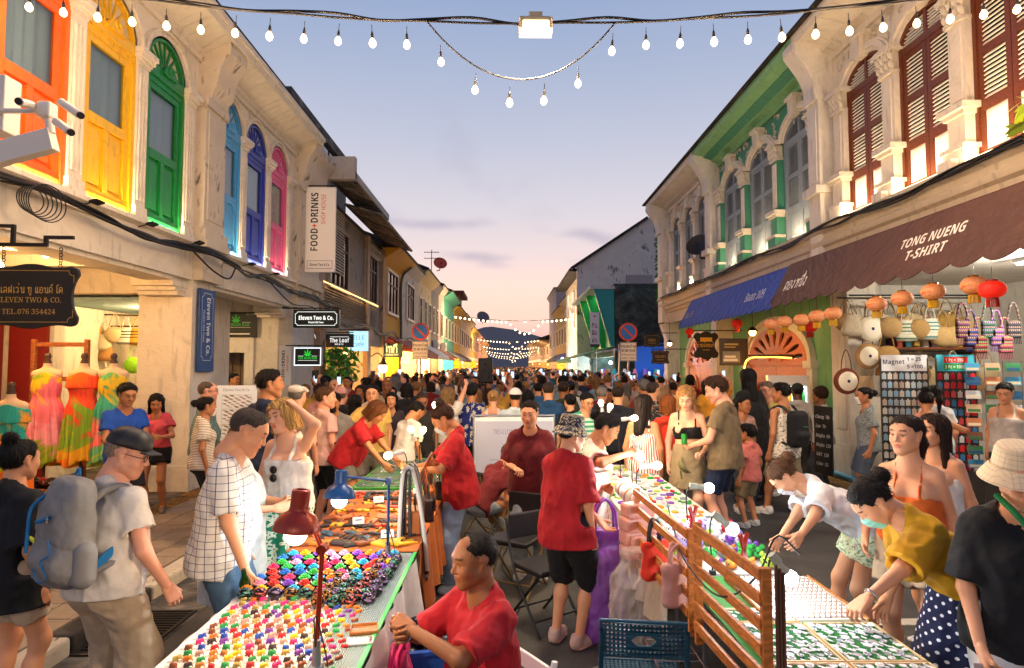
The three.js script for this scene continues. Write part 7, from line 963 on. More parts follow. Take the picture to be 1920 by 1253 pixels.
// ---------- right table ----------
{
  const t = folding('jewellery_table','long table on the right covered with grass matting and trays',1.08,1.78,2.2,3.7,hT,M.whiteP,null);
  tag(mk('grass_mat',[bx(1.06,1.8,hT,hT + 0.012,-3.72,-2.18)],M.grass),'green artificial grass mat under the silver pendant trays','mat');
  const palew = cm(0xd9b98a,0.6),gT = tex(64,(u,v) => { const k = 0.7 + nz(u * 60,v * 60) * 0.8; return [0.08 * k,0.55 * k,0.15 * k]; }),felt = printM(rep(gT,6),0.95),sil = std(0xe6e8ea,0.35,{ metalness: 0.15 }),silM = [sil,std(0xd2d6dc,0.25,{ metalness: 0.6 }),cm(0xf2f2f0,0.4)];
  const trays = [[1.1,1.42,2.25,2.62],[1.44,1.77,2.25,2.62],[1.1,1.42,2.64,3.02],[1.44,1.77,2.64,3.02],[1.1,1.42,3.04,3.2]];
  const discG = [G([cyl(0.013,0.013,0.003,0,0.0015,0,14),put(new THREE.TorusGeometry(0.004,0.001,4,8),0,0.002,-0.016,PI / 2)]),G([put(new THREE.TorusGeometry(0.01,0.003,5,14),0,0.003,0,PI / 2),sph(0.005,0,0.003,0,6)]),G([rbox(0.009,0.003,0.024,0.001,0,0.002,0),sph(0.004,0,0.003,-0.014,5)])];
  let n = 0; trays.forEach(([x0,x1,D0,D1],ti) => {
    const w = x1 - x0,l = D1 - D0,y = hT + 0.013,T2 = thing('pendant_tray',['front left','front right','middle left','middle right','narrow back left'][ti] + ' tray of silver pendants on green felt','tray',[(x0 + x1) / 2,y,-(D0 + D1) / 2]);
    mk('felt',[bx(-w / 2,w / 2,0,0.008,-l / 2,l / 2)],felt,T2); for (const s of [-1,1]) { mk('rim',[bx(s * w / 2 - 0.004,s * w / 2 + 0.004,0,0.016,-l / 2 - 0.004,l / 2 + 0.004)],palew,T2); mk('rim',[bx(-w / 2 + 0.004,w / 2 - 0.004,0,0.016,s * l / 2 - 0.004,s * l / 2 + 0.004)],palew,T2); }
    const cx = ti === 4 ? 5 : 7,cz = ti === 4 ? 3 : 9; for (let i = 0; i < cx; i++) for (let j = 0; j < cz; j++) { const k = (i + j * 2 + ti) % 3,g = new THREE.Mesh(discG[k],silM[(i * 3 + j) % 3]); g.name = numbered('pendant'); g.position.set(x0 + w * (i + 0.5 + r6(-0.2,0.2)) / cx,y + 0.009,-(D0 + l * (j + 0.5 + r6(-0.2,0.2)) / cz)); g.rotation.y = 0.8 + r6(-0.4,0.4); g.scale.setScalar(r6(0.9,1.5)); scene.add(g); n++; tag(g,`silver ${['disc', 'ring', 'bar'][k]} pendant on the ${['front left', 'front right', 'middle left', 'middle right', 'back left'][ti]} tray, row ${ord[j]}, place ${ord[i]}`,'pendant','silver pendants on green trays'); }
    const im = new THREE.InstancedMesh(discG[2],sil,cx * cz),d = new THREE.Object3D(); for (let i = 0; i < cx * cz; i++) { d.position.set(r6(-w / 2 + 0.015,w / 2 - 0.015),0.009,r6(-l / 2 + 0.015,l / 2 - 0.015)); d.rotation.set(0,r6(0.4,1.3),0); d.scale.setScalar(r6(0.8,1.3)); d.updateMatrix(); im.setMatrixAt(i,d.matrix); } im.name = 'charm_scatter'; im.userData.kind = 'stuff'; T2.add(im);
  });
  const rt = thing('ring_tray','pale tray with rows of rings under the big ribbed bulb','tray',[1.53,hT + 0.013,-3.36]); mk('pad',[bx(-0.24,0.24,0,0.014,-0.3,0.3)],cm(0xf4efe4,0.8),rt); for (let j = 0; j < 12; j++) mk('ring_roll',[put(new THREE.CapsuleGeometry(0.012,0.42,3,8),0,0.018,-0.27 + j * 0.049,0,0,PI / 2)],cm(0xf8f4ea,0.8),rt); const rg = []; for (let j = 0; j < 12; j++) for (let i = 0; i < 16; i++) rg.push(put(new THREE.TorusGeometry(0.013,0.002,4,10),-0.2 + i * 0.027,0.022,-0.27 + j * 0.049,0,PI / 2)); mk('rings',rg,M.brass,rt).userData.kind = 'stuff'; for (const s of [-1,1]) mk('rim',[bx(s * 0.245 - 0.006,s * 0.245 + 0.006,0,0.024,-0.31,0.31)],M.woodL,rt);
  // slatted rails
  const rail = (label,a,b,n,y0,y1) => { const f = thing('slat_rail',label,'display rail',[0,0,0]),rw = std(0xcf8238,0.55,{ map: rep(T.wood,1.5) }); for (const p of [a,b]) mk('post',[rbox(0.04,y1 - 0.62,0.03,0.004,p[0],(y1 + 0.62) / 2,-p[1])],rw,f); for (let i = 0; i < n; i++) { const y = lerp(y1 - 0.03,y0,i / (n - 1)); mk('slat',[beam([a[0] - 0.02,y,-a[1]],[b[0] - 0.02,y,-b[1]],0.016,0.045)],rw,f); } return f; };
  rail('near orange brown slatted wooden rail along the jewellery table',[1.04,2.5],[0.99,3.22],6,0.72,1.24); rail('farther orange brown slatted wooden rail beside the plush toys',[0.985,3.32],[0.93,4.42],5,0.74,1.18);
  const rods = thing('rod_bundle','bundle of dark steel tubes tied to the near rail post','rods',[1.07,0.6,-2.47]); for (let i = 0; i < 3; i++) mk('rod',[bar([i * 0.014,0,0.0],[i * 0.014,0.66 - i * 0.015,0],0.007)],std(0x5a3a28,0.4),rods);
  const clampM = cm(0xb01c14,0.4); [[1395,1030,3.02],[1300,975,3.6]].forEach((p,i) => { const c = thing('spring_clamp',(i ? 'far' : 'near') + ' red spring clamp gripping the wooden rail','clamp',AT(...p),0.6); for (const s of [-1,1]) { mk('handle',[beam([0,0,0],[s * 0.03,0.075,0],0.02,0.012,V(0,0,1))],clampM,c); mk('jaw',[beam([0,0,0],[s * 0.016,-0.055,0],0.02,0.012,V(0,0,1))],clampM,c); } });
  tag(mk('lamp_cable',[tube([AT(1500,1040,3.0),AT(1460,1005,3),AT(1420,1080,2.9),AT(1360,1120,2.8),AT(1290,1060,3.2),AT(1262,985,3.8),AT(1250,940,4.2)],0.005,60)],M.cable),'black lamp cable drooping over the slatted rails','cable');
  // accessories and toys
  folding('accessory_table','long table of hair clips, toys and trinkets with a pale cloth',1.0,1.74,3.8,7.9,hT,M.whiteP,cloth(0xd9d2c4),0.4);
  const toyC = [[0xf2f0ea,'white'],[0x2f9a3a,'green'],[0xd01f2a,'red'],[0xb0d040,'lime'],[0x9a8fd0,'lilac'],[0xe8c0c8,'pale pink'],[0x8a9a98,'grey'],[0x7a3fa8,'violet'],[0xe08a2a,'orange']].map(([c,n]) => [std(c,0.9,{ bumpMap: rep(T.bump,20),bumpScale: 0.004 }),n]);
  const ball = G([put(new THREE.SphereGeometry(0.04,12,9),0,0.034,0,0,0,0,V(1,0.9,1))]),earG = G([sph(0.016,-0.028,0.07,0,8),sph(0.016,0.028,0.07,0,8)]),nose = G([sph(0.007,0,0.04,0.04,6),sph(0.005,-0.014,0.05,0.036,5),sph(0.005,0.014,0.05,0.036,5)]);
  for (let r = 0; r < 10; r++) for (let k = 0; k < 6; k++) { const [m,n] = pick(toyC,q6),g = new THREE.Group(); g.name = numbered('plush_toy'); mk('body',ball,m,g,'raw'); mk('ears',earG,m,g,'raw'); mk('face',nose,M.black,g,'raw'); g.position.set(1.08 + k * 0.11 + r6(-0.02,0.02),hT + 0.008 + (r % 3 === 1 ? 0.03 : 0),-3.88 - r * 0.1 + r6(-0.02,0.02)); g.rotation.y = r6(-1,1); g.scale.setScalar(r6(0.7,1.25)); scene.add(g); tag(g,`${n} round crocheted toy, ${ord[k]} from the left in the ${ord[r]} row of toys`,'soft toy','crocheted toys on the accessory table'); }
  const clipG = [G([rbox(0.06,0.02,0.022,0.008,0,0.012,0),box(0.05,0.006,0.03,0,0.004,0)]),G([put(new THREE.TorusGeometry(0.026,0.008,6,14),0,0.01,0,PI / 2)]),G([ext(shp([[0,0],[0.03,0.02],[0.03,-0.02],[0,0],[-0.03,0.02],[-0.03,-0.02]]),0.012,0,0,0.012,0,-PI / 2),sph(0.008,0,0.014,0,6)])];
  for (let r = 0; r < 16; r++) for (let k = 0; k < 9; k++) { const [m,n] = pick(toyC,q6),ty = (r + k) % 3,g = new THREE.Mesh(clipG[ty],m); g.name = numbered('hair_clip'); g.position.set(1.05 + k * 0.078 + r6(-0.012,0.012),hT + 0.006,-4.98 - r * 0.175); g.rotation.y = r6(0,3); g.scale.setScalar(r6(0.9,1.3)); scene.add(g); tag(g,`${n} hair ${['clip', 'band', 'bow'][ty]}, ${ord[k]} from the left, ${ord[r]} row beyond the toys`,'hair clip','hair clips on the accessory table'); }
  const hb = thing('hairband_stand','row of pale padded hair bands on a roll beside the pink backpack','display stand',[0.98,0.98,-4.85]); mk('roll',[put(new THREE.CapsuleGeometry(0.06,0.5,5,12),0,0.06,0,PI / 2)],cm(0xe2dccb,0.8),hb); for (let i = 0; i < 9; i++) mk('hair_band',[put(new THREE.TorusGeometry(0.075,0.013,8,22,PI * 1.25),0,0.06,-0.26 + i * 0.062,0,0,-0.4)],[cm(0xe6d9bc,0.7),cm(0xf0efe6,0.7),cm(0xb98a58,0.6),cm(0xcfe6e2,0.7)][i % 4],hb); mk('leg',[bar([0,-0.98,0.2],[0,0,0.2],0.012),bar([0,-0.98,-0.2],[0,0,-0.2],0.012)],M.steel,hb);
}
// ---------- seats, bags and things between the tables ----------
{
  const chair = (name,label,at,yaw,m,seatM,o = {}) => { const c = thing(name,label,'chair',[at[0],0,-at[1]],yaw);
    for (const s of [-1,1]) { mk('leg',[tube([[s * 0.21,0.0,0.22],[s * 0.205,0.42,-0.12],[s * 0.2,0.8,-0.25]],0.012,16)],m,c); mk('leg',[bar([s * 0.18,0,-0.24],[s * 0.18,0.45,0.18],0.012)],m,c); }
    mk('stretcher',[bar([-0.2,0.1,0.15],[0.2,0.1,0.15],0.009),bar([-0.18,0.1,-0.16],[0.18,0.1,-0.16],0.009)],m,c);
    const sq = o.holes; mk('seat',sq ? [holed(0.4,0.36,0.008,18,16).applyMatrix4(new THREE.Matrix4().makeRotationX(-PI / 2)).translate(0,0.455,0.02),...rim(0.4,0.36).map((g) => g.applyMatrix4(new THREE.Matrix4().makeRotationX(-PI / 2)).translate(0,0.455,0.02))] : [rbox(0.4,0.05,0.38,0.02,0,0.46,0.02)],seatM,c);
    if (sq) { const g = holed(0.4,0.16,0.008,20,8,0.12); mk('backrest',[bend(g,0.5).translate(0,0.74,-0.215),...rim(0.4,0.16).map((q) => bend(q,0.5).translate(0,0.74,-0.215))],seatM,c); } else mk('backrest',[bend(rbox(0.4,0.2,0.03,0.012,0,0,0),0.5).translate(0,0.74,-0.23)],seatM,c); return c; };
  function holed(w,h,d,nx,ny,slot) { const s = shp([[-w / 2,-h / 2],[w / 2,-h / 2],[w / 2,h / 2],[-w / 2,h / 2]]),a = w / nx * 0.31; for (let i = 0; i < nx; i++) for (let j = 0; j < ny; j++) { const x = -w / 2 + w * (i + 0.5) / nx,y = -h / 2 + h * (j + 0.5) / ny; if (slot && Math.abs(x) < slot * 0.62 && Math.abs(y) < h * 0.24) continue; const p = new THREE.Path(); p.absellipse(x,y,a,a,0,2 * PI,true,0); s.holes.push(p); } if (slot) { const p = new THREE.Path(); p.absellipse(0,0,slot / 2,h * 0.17,0,2 * PI,true,0); s.holes.push(p); } return ext(s,d,0,0,0,-d / 2,0,0,0,3); }
  function rim(w,h) { return [rbox(w + 0.02,0.016,0.02,0.006,0,h / 2,0),rbox(w + 0.02,0.016,0.02,0.006,0,-h / 2,0),rbox(0.016,h,0.02,0.006,w / 2,0,0),rbox(0.016,h,0.02,0.006,-w / 2,0,0)]; }
  function bend(g,k) { const p = g.attributes.position; for (let i = 0; i < p.count; i++) p.setZ(i,p.getZ(i) + p.getX(i) ** 2 * k); g.computeVertexNormals(); return g; }
  const blueC = std(0x1d4a5e,0.4,{ metalness: 0.3 }); chair('metal_chair','blue green perforated metal folding chair in front of the slatted rail',[0.68,3.2],PI - 0.12,blueC,blueC,{ holes: 1 });
  const blk = cm(0x141414,0.5),gold = std(0x8a7448,0.4,{ metalness: 0.5 }); chair('folding_chair','black padded folding chair with tan legs, left of the pair',[-0.25,7.3],2.3,gold,blk); chair('folding_chair','black padded folding chair with tan legs under the hand of the woman in maroon',[0.1,5.75],-0.5,gold,blk); chair('folding_chair','black folding chair behind the red shirted woman with the hat',[0.3,5.0],0.6,blk,blk);
  const wc = thing('plastic_chair','white plastic chair under the seated man','chair',[-0.1,0,-3.1],-0.98); wc.scale.y = 0.76; mk('seat',[rbox(0.42,0.03,0.42,0.012,0,0.4,0)],M.whiteP,wc); mk('backrest',[rbox(0.36,0.1,0.02,0.008,0,0.7,-0.25,-0.12)],M.whiteP,wc); for (const a of [-1,1]) for (const b of [-1,1]) mk('leg',[bar([a * 0.2,0,b * 0.22],[a * 0.18,0.4,b * 0.18],0.018)],M.whiteP,wc); for (const a of [-1,1]) mk('back_post',[bar([a * 0.19,0.4,-0.2],[a * 0.19,0.78,-0.28],0.016)],M.whiteP,wc);
  // bags as soft shells
  const sack = (name,label,cat,at,yaw,w,h,d,m,o = {}) => { const g = thing(name,label,cat,at,yaw),sd = q6() * 50,wx = w / 2 - d / 2,L = [...[-1,-0.33,0.33,1].map((s) => cap([s * wx,d * 0.4,0],[s * wx * 0.9,h * 0.72,0],d / 2,d * 0.42,0.06)),cap([-w * (o.top ?? 0.42),h - 0.02,0],[w * (o.top ?? 0.42),h - 0.02,0],d * 0.22,d * 0.22,0.08)],f0 = field(L),f = (x,y,z) => Math.max(f0(x,y,z) + fbm(x * 9 + sd,y * 7,z * 9,3) * (o.cr ?? 0.02) + (Math.abs(nz(x * 16,y * 9 + sd,z * 16)) - 0.2) * (o.cr ?? 0.02),-y,y - h); const b = nets(f,bounds(L,0.05),o.c ?? 0.014); b.setAttribute('uv',new THREE.BufferAttribute(new Float32Array(b.attributes.position.count * 2),2)); mk('bag_body',b,m,g,'raw'); const hh = o.handle ?? 0.16; if (hh) for (const s of [-1,1]) mk('handle',[tube([[-w * 0.22,h - 0.03,s * d * 0.14],[-w * 0.17,h + hh * 0.7,s * d * 0.1],[0,h + hh,s * 0.02],[w * 0.17,h + hh * 0.7,s * d * 0.1],[w * 0.22,h - 0.03,s * d * 0.14]],o.hr ?? 0.011,24)],o.hm ?? m,g); return g; };
  const purple = new THREE.MeshPhysicalMaterial({ color: 0xb671dc,roughness: 0.35,transmission: 0.6,thickness: 0 }),clear = new THREE.MeshPhysicalMaterial({ color: 0xf6eee4,roughness: 0.1,transmission: 0.78,thickness: 0 });
  sack('plastic_bag','tall purple plastic bag with handles standing beside the woman in the hat','plastic bag',[0.74,0,-4.7],0.2,0.4,0.82,0.26,purple,{ handle: 0.22,hm: purple });
  sack('plastic_sack','large crumpled clear plastic sack right of the purple bag','plastic bag',[0.86,0,-4.12],0.3,0.4,0.84,0.28,clear,{ top: 0.14,cr: 0.045,handle: 0 });
  sack('tote_bag','bright red tote bag hanging behind the slatted rail','bag',[0.94,0.7,-3.95],0.5,0.2,0.24,0.07,cloth(0xe03214),{ handle: 0.13,hm: M.black,c: 0.01,cr: 0.015 });
  sack('tote_bag','pale pink quilted tote bag beside the red one on the slatted rail','bag',[0.935,0.73,-3.45],0.5,0.17,0.23,0.08,cloth(0xd9a090),{ handle: 0.1,c: 0.01,cr: 0.012 });
  sack('shopping_bag','magenta shopping bag with a white printed band under the soap table','bag',[-0.53,0.2,-3.05],PI / 2,0.5,0.44,0.14,cloth(0xd0126a),{ handle: 0.05,hm: cm(0xc01060,0.6),cr: 0.015 });
  const pkT = canvas(256,128,(x,w,h) => { x.fillStyle = '#f4eef0'; x.fillRect(0,0,w,h); x.fillStyle = '#c81f6a'; x.font = 'bold 84px sans-serif'; x.fillText('art',60,92); });
  const band = thing('bag_print','white label with pink letters on the magenta shopping bag','label',[-0.45,0.5,-2.92],PI / 2); mk('print',[put(new THREE.PlaneGeometry(0.13,0.05),0,0,0)],printM(pkT,0.7),band,1);
  const bp = thing('backpack','peach pink quilted backpack hanging beside the hair bands','backpack',[0.93,0.7,-4.4],0.35),pm = std(0xdc9a84,0.4); for (let i = 0; i < 4; i++) mk('quilted_panel',[rbox(0.25 - (i === 3 ? 0.03 : 0),0.097,0.13,0.022,0,0.05 + i * 0.094,0)],pm,bp); mk('pocket',[rbox(0.2,0.15,0.06,0.025,0,0.1,0.08)],pm,bp); mk('handle',[tube([[-0.04,0.4,0],[0,0.45,0],[0.04,0.4,0]],0.008,12)],pm,bp);
  const cr = thing('plastic_crate','blue plastic crate holding black lacquer balls under the soap table edge','crate',[-0.4,0,-3.5],0.2); mk('crate',[bx(-0.2,0.2,0.3,0.32,-0.15,0.15),bx(-0.21,-0.19,0.3,0.52,-0.15,0.15),bx(0.19,0.21,0.3,0.52,-0.15,0.15),bx(-0.19,0.19,0.3,0.52,-0.16,-0.14),bx(-0.19,0.19,0.3,0.52,0.14,0.16),bx(-0.22,0.22,0.52,0.54,0.14,0.175),bx(-0.22,0.22,0.52,0.54,-0.175,-0.14),rbox(0.36,0.3,0.28,0.02,0,0.15,0)],cm(0x1a50b0,0.45),cr);
  for (let i = 0; i < 10; i++) { const o = tag(mk('lacquer_ball',[sph(0.05,0,0,0,14)],std(0x0f0d0c,0.2)),`black lacquer ball in the blue crate, ${ord[i]} of the heap`,'ornament','lacquer balls in the blue crate'); o.userData.label = 'shiny black lacquer ball heaped in the blue plastic crate'; o.position.set(-0.52 + (i % 4) * 0.085,0.47 + Math.floor(i / 4) * 0.05,-3.42 - (i % 3) * 0.08); }
  // white banner counter in mid street and loudspeaker beyond
  const bn = thing('banner_counter','white printed banner stretched on a frame across the middle of the street','banner stall',[0.1,0,-8.3]); mk('banner',[rbox(1.08,0.95,0.02,0.006,0,0.88,0)],new THREE.MeshPhysicalMaterial({ color: 0xd9dbe4,roughness: 0.7,transmission: 0.15,thickness: 0 }),bn); mk('frame',[bar([-0.54,0,0],[-0.54,1.4,0],0.015),bar([0.54,0,0],[0.54,1.4,0],0.015),bar([-0.54,1.38,0],[0.54,1.38,0],0.015)],M.steel,bn);
  const bt = canvas(512,420,(x,w,h) => { x.fillStyle = '#9fa3b8'; x.fillRect(0,0,w,h); x.strokeStyle = x.fillStyle = '#777c96'; thai(x,'ทองเบบก',200,70,30,1.2); x.fillStyle = 'rgba(210,160,150,.6)'; x.fillRect(250,190,40,40); x.fillStyle = '#8d92a8'; for (let i = 0; i < 5; i++) x.fillRect(90,250 + i * 26,300,8); }); mk('banner_print',[put(new THREE.PlaneGeometry(1.04,0.85),0,0.88,0.0135)],printM(bt),bn,1);
  const sp = thing('loudspeaker','black loudspeaker on a pole standing above the crowd in mid street','loudspeaker',AT(910,860,13)); sp.position.y = 0; mk('cabinet',[rbox(0.3,0.52,0.3,0.03,0,1.95,0)],cm(0x0b0b0c,0.6),sp); mk('cone',[put(new THREE.TorusGeometry(0.09,0.015,8,20),0,1.87,0.152),sph(0.025,0,2.08,0.152,8)],cm(0x17171a,0.4),sp); mk('stand_pole',[bar([0,0,0],[0,1.7,0],0.02)],M.iron,sp); for (let i = 0; i < 3; i++) mk('stand_leg',[bar([0,0.7,0],[Math.cos(i * 2.1) * 0.5,0,Math.sin(i * 2.1) * 0.5],0.013)],M.iron,sp);
  // wire shelf with small things under the rail
  const ws = thing('wire_shelf','wire shelf with odds and ends below the near slatted rail','shelf',[0.9,0.5,-3.0]); const wg = []; for (let i = 0; i < 14; i++) wg.push(bar([-0.12,0,-0.55 + i * 0.085],[0.12,0,-0.55 + i * 0.085],0.003,5)); wg.push(bar([-0.12,0,-0.56],[-0.12,0,0.56],0.005,5),bar([0.12,0,-0.56],[0.12,0,0.56],0.005,5)); mk('wires',wg,M.chrome,ws); for (const z of [-0.55,0.55]) for (const x of [-0.12,0.12]) mk('shelf_leg',[bar([x,-0.5,z],[x,0.02,z],0.008)],M.chrome,ws);
  const cup = (l,y,i) => { const c = thing('cup',l,'cup',[0.93,0.505 + y,-2.72],0.4); mk('cup',[lathe([[0.03,0],[0.05,0.02],[0.062,0.09],[0.058,0.09],[0.046,0.024],[0.001,0.012]],22),put(new THREE.TorusGeometry(0.026,0.006,6,14),0.068,0.05,0)],cm(0xdba591,0.4),c); c.rotation.z = i; }; cup('upper peach pink cup tilted on the wire shelf',0.06,0.35); cup('lower peach pink cup on the wire shelf',0,0);
  const pk = thing('snack_pouch','pale green flat pouch lying on the wire shelf','pouch',[0.97,0.51,-2.52],0.5); mk('pouch',[rbox(0.09,0.018,0.2,0.008,0,0.009,0)],cm(0xb6c46a,0.5),pk);
  const wp = (name,label,x,D) => 0;
  // cables on the asphalt
  tag(mk('ground_cable',[tube([[-0.2,0.012,-4.2],[0.1,0.012,-4.35],[0.4,0.012,-4.15],[0.9,0.012,-4.4],[1.2,0.012,-4.1]],0.008,40)],cm(0x9a927e,0.6)),'pale cable lying across the asphalt by the woman with the hat','cable');
  tag(mk('ground_cable',[tube([[0.1,0.012,-7.5],[-0.05,0.012,-6.4],[0.12,0.012,-5.6],[0.0,0.012,-4.6]],0.007,40)],M.cable),'dark cable curling along the asphalt beside the folding chairs','cable');
  // carried things
  const grey = std(0x7d7d7a,0.8,{ bumpMap: rep(T.weave,4),bumpScale: 0.002 }),blue = cloth(0x1b78b8),b2 = hold(packMan,'backpack','grey hiking backpack with bright blue trim worn by the man in the black cap','backpack',[0,0.98,-0.23]);
  { const L = [...[-0.075,0,0.075].map((x) => cap([x,0.05,0],[x * 0.85,0.36,0.01],0.1,0.088,0.04)),cap([-0.05,0.43,0.03],[0.05,0.43,0.03],0.07,0.07,0.06),cap([-0.06,0.08,-0.06],[0.06,0.1,-0.06],0.07,0.065,0.04)],f0 = field(L),f = (x,y,z) => f0(x,y,z) + fbm(x * 11,y * 8,z * 11,3) * 0.02 + Math.max(0,0.012 - Math.abs(y - 0.2 - x * 0.3)) * 0.4; mk('pack_body',wrapUV(nets(f,bounds(L,0.03),0.0105)),grey,b2,'raw');
    for (const s of [-1,1]) { mk('side_pocket',wrapUV(nets(field([cap([s * 0.15,0.02,-0.0],[s * 0.155,0.14,0.0],0.06,0.055,0.02)]),[[s * 0.15 - 0.12,-0.08,-0.12],[s * 0.15 + 0.12,0.24,0.12]],0.012)),grey,b2,'raw'); mk('strap',[put(tube([[s * 0.07,0.36,0.07],[s * 0.085,0.415,0.15],[s * 0.095,0.42,0.22],[s * 0.105,0.35,0.315],[s * 0.14,0.2,0.33],[s * 0.175,0.08,0.2],[s * 0.13,0.02,0.05]],0.021,40,8),0,0,0)],grey,b2); mk('waist_strap',[beam([s * 0.15,0.05,0.05],[s * 0.19,0.2,0.26],0.045,0.006,V(1,0,0))],blue,b2); }
    mk('trim',[tube([[0.06,0.42,-0.06],[0.1,0.36,-0.1],[0.11,0.25,-0.108],[0.1,0.14,-0.12]],0.009,24),tube([[-0.05,0.33,-0.108],[-0.01,0.31,-0.118],[0.03,0.3,-0.116]],0.011,14),tube([[-0.07,0.22,-0.125],[-0.1,0.16,-0.132],[-0.05,0.12,-0.142],[-0.09,0.05,-0.138],[-0.03,0.02,-0.136],[0.01,0.08,-0.14]],0.004,40)],blue,b2); mk('zip_pull',[beam([-0.045,0.34,-0.115],[-0.045,0.3,-0.12],0.012,0.004)],M.chrome,b2); mk('zip_pull',[beam([0.09,0.4,-0.085],[0.1,0.37,-0.1],0.012,0.004)],M.chrome,b2); mk('carry_loop',[tube([[-0.02,0.5,0.05],[0,0.535,0.06],[0.02,0.5,0.05]],0.007,10)],blue,b2); mk('bottle_cord',[tube([[0.13,0.17,-0.06],[0.19,0.19,-0.05],[0.21,0.17,-0.02]],0.008,12)],cm(0xd8e020,0.6),b2); mk('pocket_bottle',[cyl(0.035,0.035,0.1,0.155,0.17,0,14)],cm(0x1a1a1a,0.3),b2); }
  const b3 = hold(tank,'backpack','black backpack with small green details worn by the man in the white tank top','backpack',[0,1.0,-0.22]); { const L = [...[-0.08,0,0.08].map((x) => cap([x,0.05,0],[x,0.37,0],0.09,0.082,0.04)),cap([-0.07,0.12,-0.06],[0.07,0.12,-0.06],0.06,0.06,0.04)]; mk('pack_body',wrapUV(nets(field(L),bounds(L,0.03),0.014)),cloth(0x121316),b3,'raw'); for (const s of [-1,1]) mk('strap',[tube([[s * 0.08,0.42,0.06],[s * 0.11,0.5,0.18],[s * 0.13,0.42,0.34],[s * 0.17,0.1,0.25],[s * 0.15,0.0,0.05]],0.02,30)],M.black,b3); mk('zip_pull',[beam([-0.05,0.24,-0.12],[0.03,0.25,-0.12],0.016,0.006)],cm(0x2fae5a,0.6),b3); }
  const bo = hold(plaid,'beer_bottle','green glass bottle in the hand of the man in checks','bottle',[-0.28,0.74,0.2]); mk('bottle',[lathe([[0.001,0],[0.03,0],[0.031,0.13],[0.014,0.19],[0.013,0.235],[0.001,0.236]],18)],new THREE.MeshPhysicalMaterial({ color: 0x0a4a18,roughness: 0.1,transmission: 0.4,thickness: 0 }),bo); mk('label',[cyl(0.0316,0.0316,0.06,0,0.07,0,18)],cm(0xd9c98a,0.6),bo); bo.rotation.set(-0.3,bo.rotation.y,0.9);
  const sg = hold(camiW,'sunglasses','dark sunglasses hooked on the white camisole of the blond woman','sunglasses',[-0.02,1.2,0.175]); for (const s of [-1,1]) mk('lens',[put(new THREE.SphereGeometry(0.028,14,8),0,s * 0.032,0,0,0,0,V(0.9,1,0.25))],std(0x1a120c,0.1),sg); mk('frame',[put(new THREE.TorusGeometry(0.028,0.004,6,18),0,0.032,0),put(new THREE.TorusGeometry(0.028,0.004,6,18),0,-0.032,0)],M.black,sg);
  const can = hold(olive,'drink_can','green drink can held by the tall man in olive','can',[0.25,1.14,0.38]); mk('can',[lathe([[0.001,0],[0.028,0],[0.033,0.01],[0.033,0.11],[0.026,0.12],[0.001,0.12]],18)],std(0x2f9a3a,0.3,{ metalness: 0.5 }),can);
  const cp = hold(olive,'baseball_cap','olive cap hanging from the hand of the tall man','cap',[0.22,0.86,0.36]); mk('crown',[put(new THREE.SphereGeometry(0.1,16,10,0,6.3,0,1.6),0,0.05,0,PI / 2 + 0.5)],cloth(0x7a744a),cp); mk('bill',[rbox(0.15,0.09,0.008,0.003,0,-0.07,0.05,0.2)],cloth(0x7a744a),cp);
  const gb = hold(hatR,'shoulder_bag','bright green cloth bag with a long strap on the person in the straw hat','bag',[0.24,0.62,0.12]); { const L = [cap([0,0.06,0],[0,0.22,0],0.11,0.1,0.02,[1,0,0],2.2)]; mk('bag_body',wrapUV(nets(field(L),bounds(L,0.03),0.012)),cloth(0x0b7a3c),gb,'raw'); mk('strap',[tube([[0,0.3,0.08],[-0.12,0.5,0.09],[-0.28,0.78,0.04],[-0.33,0.86,-0.06]],0.014,24)],cloth(0x0b7a3c),gb); }
  const ph = hold(hatR,'phone','phone in the hand of the person in the straw hat','phone',[-0.21,0.68,0.22]); mk('case',[rbox(0.075,0.15,0.009,0.004,0,0.05,0)],cm(0xb9a8a4,0.3),ph);
}

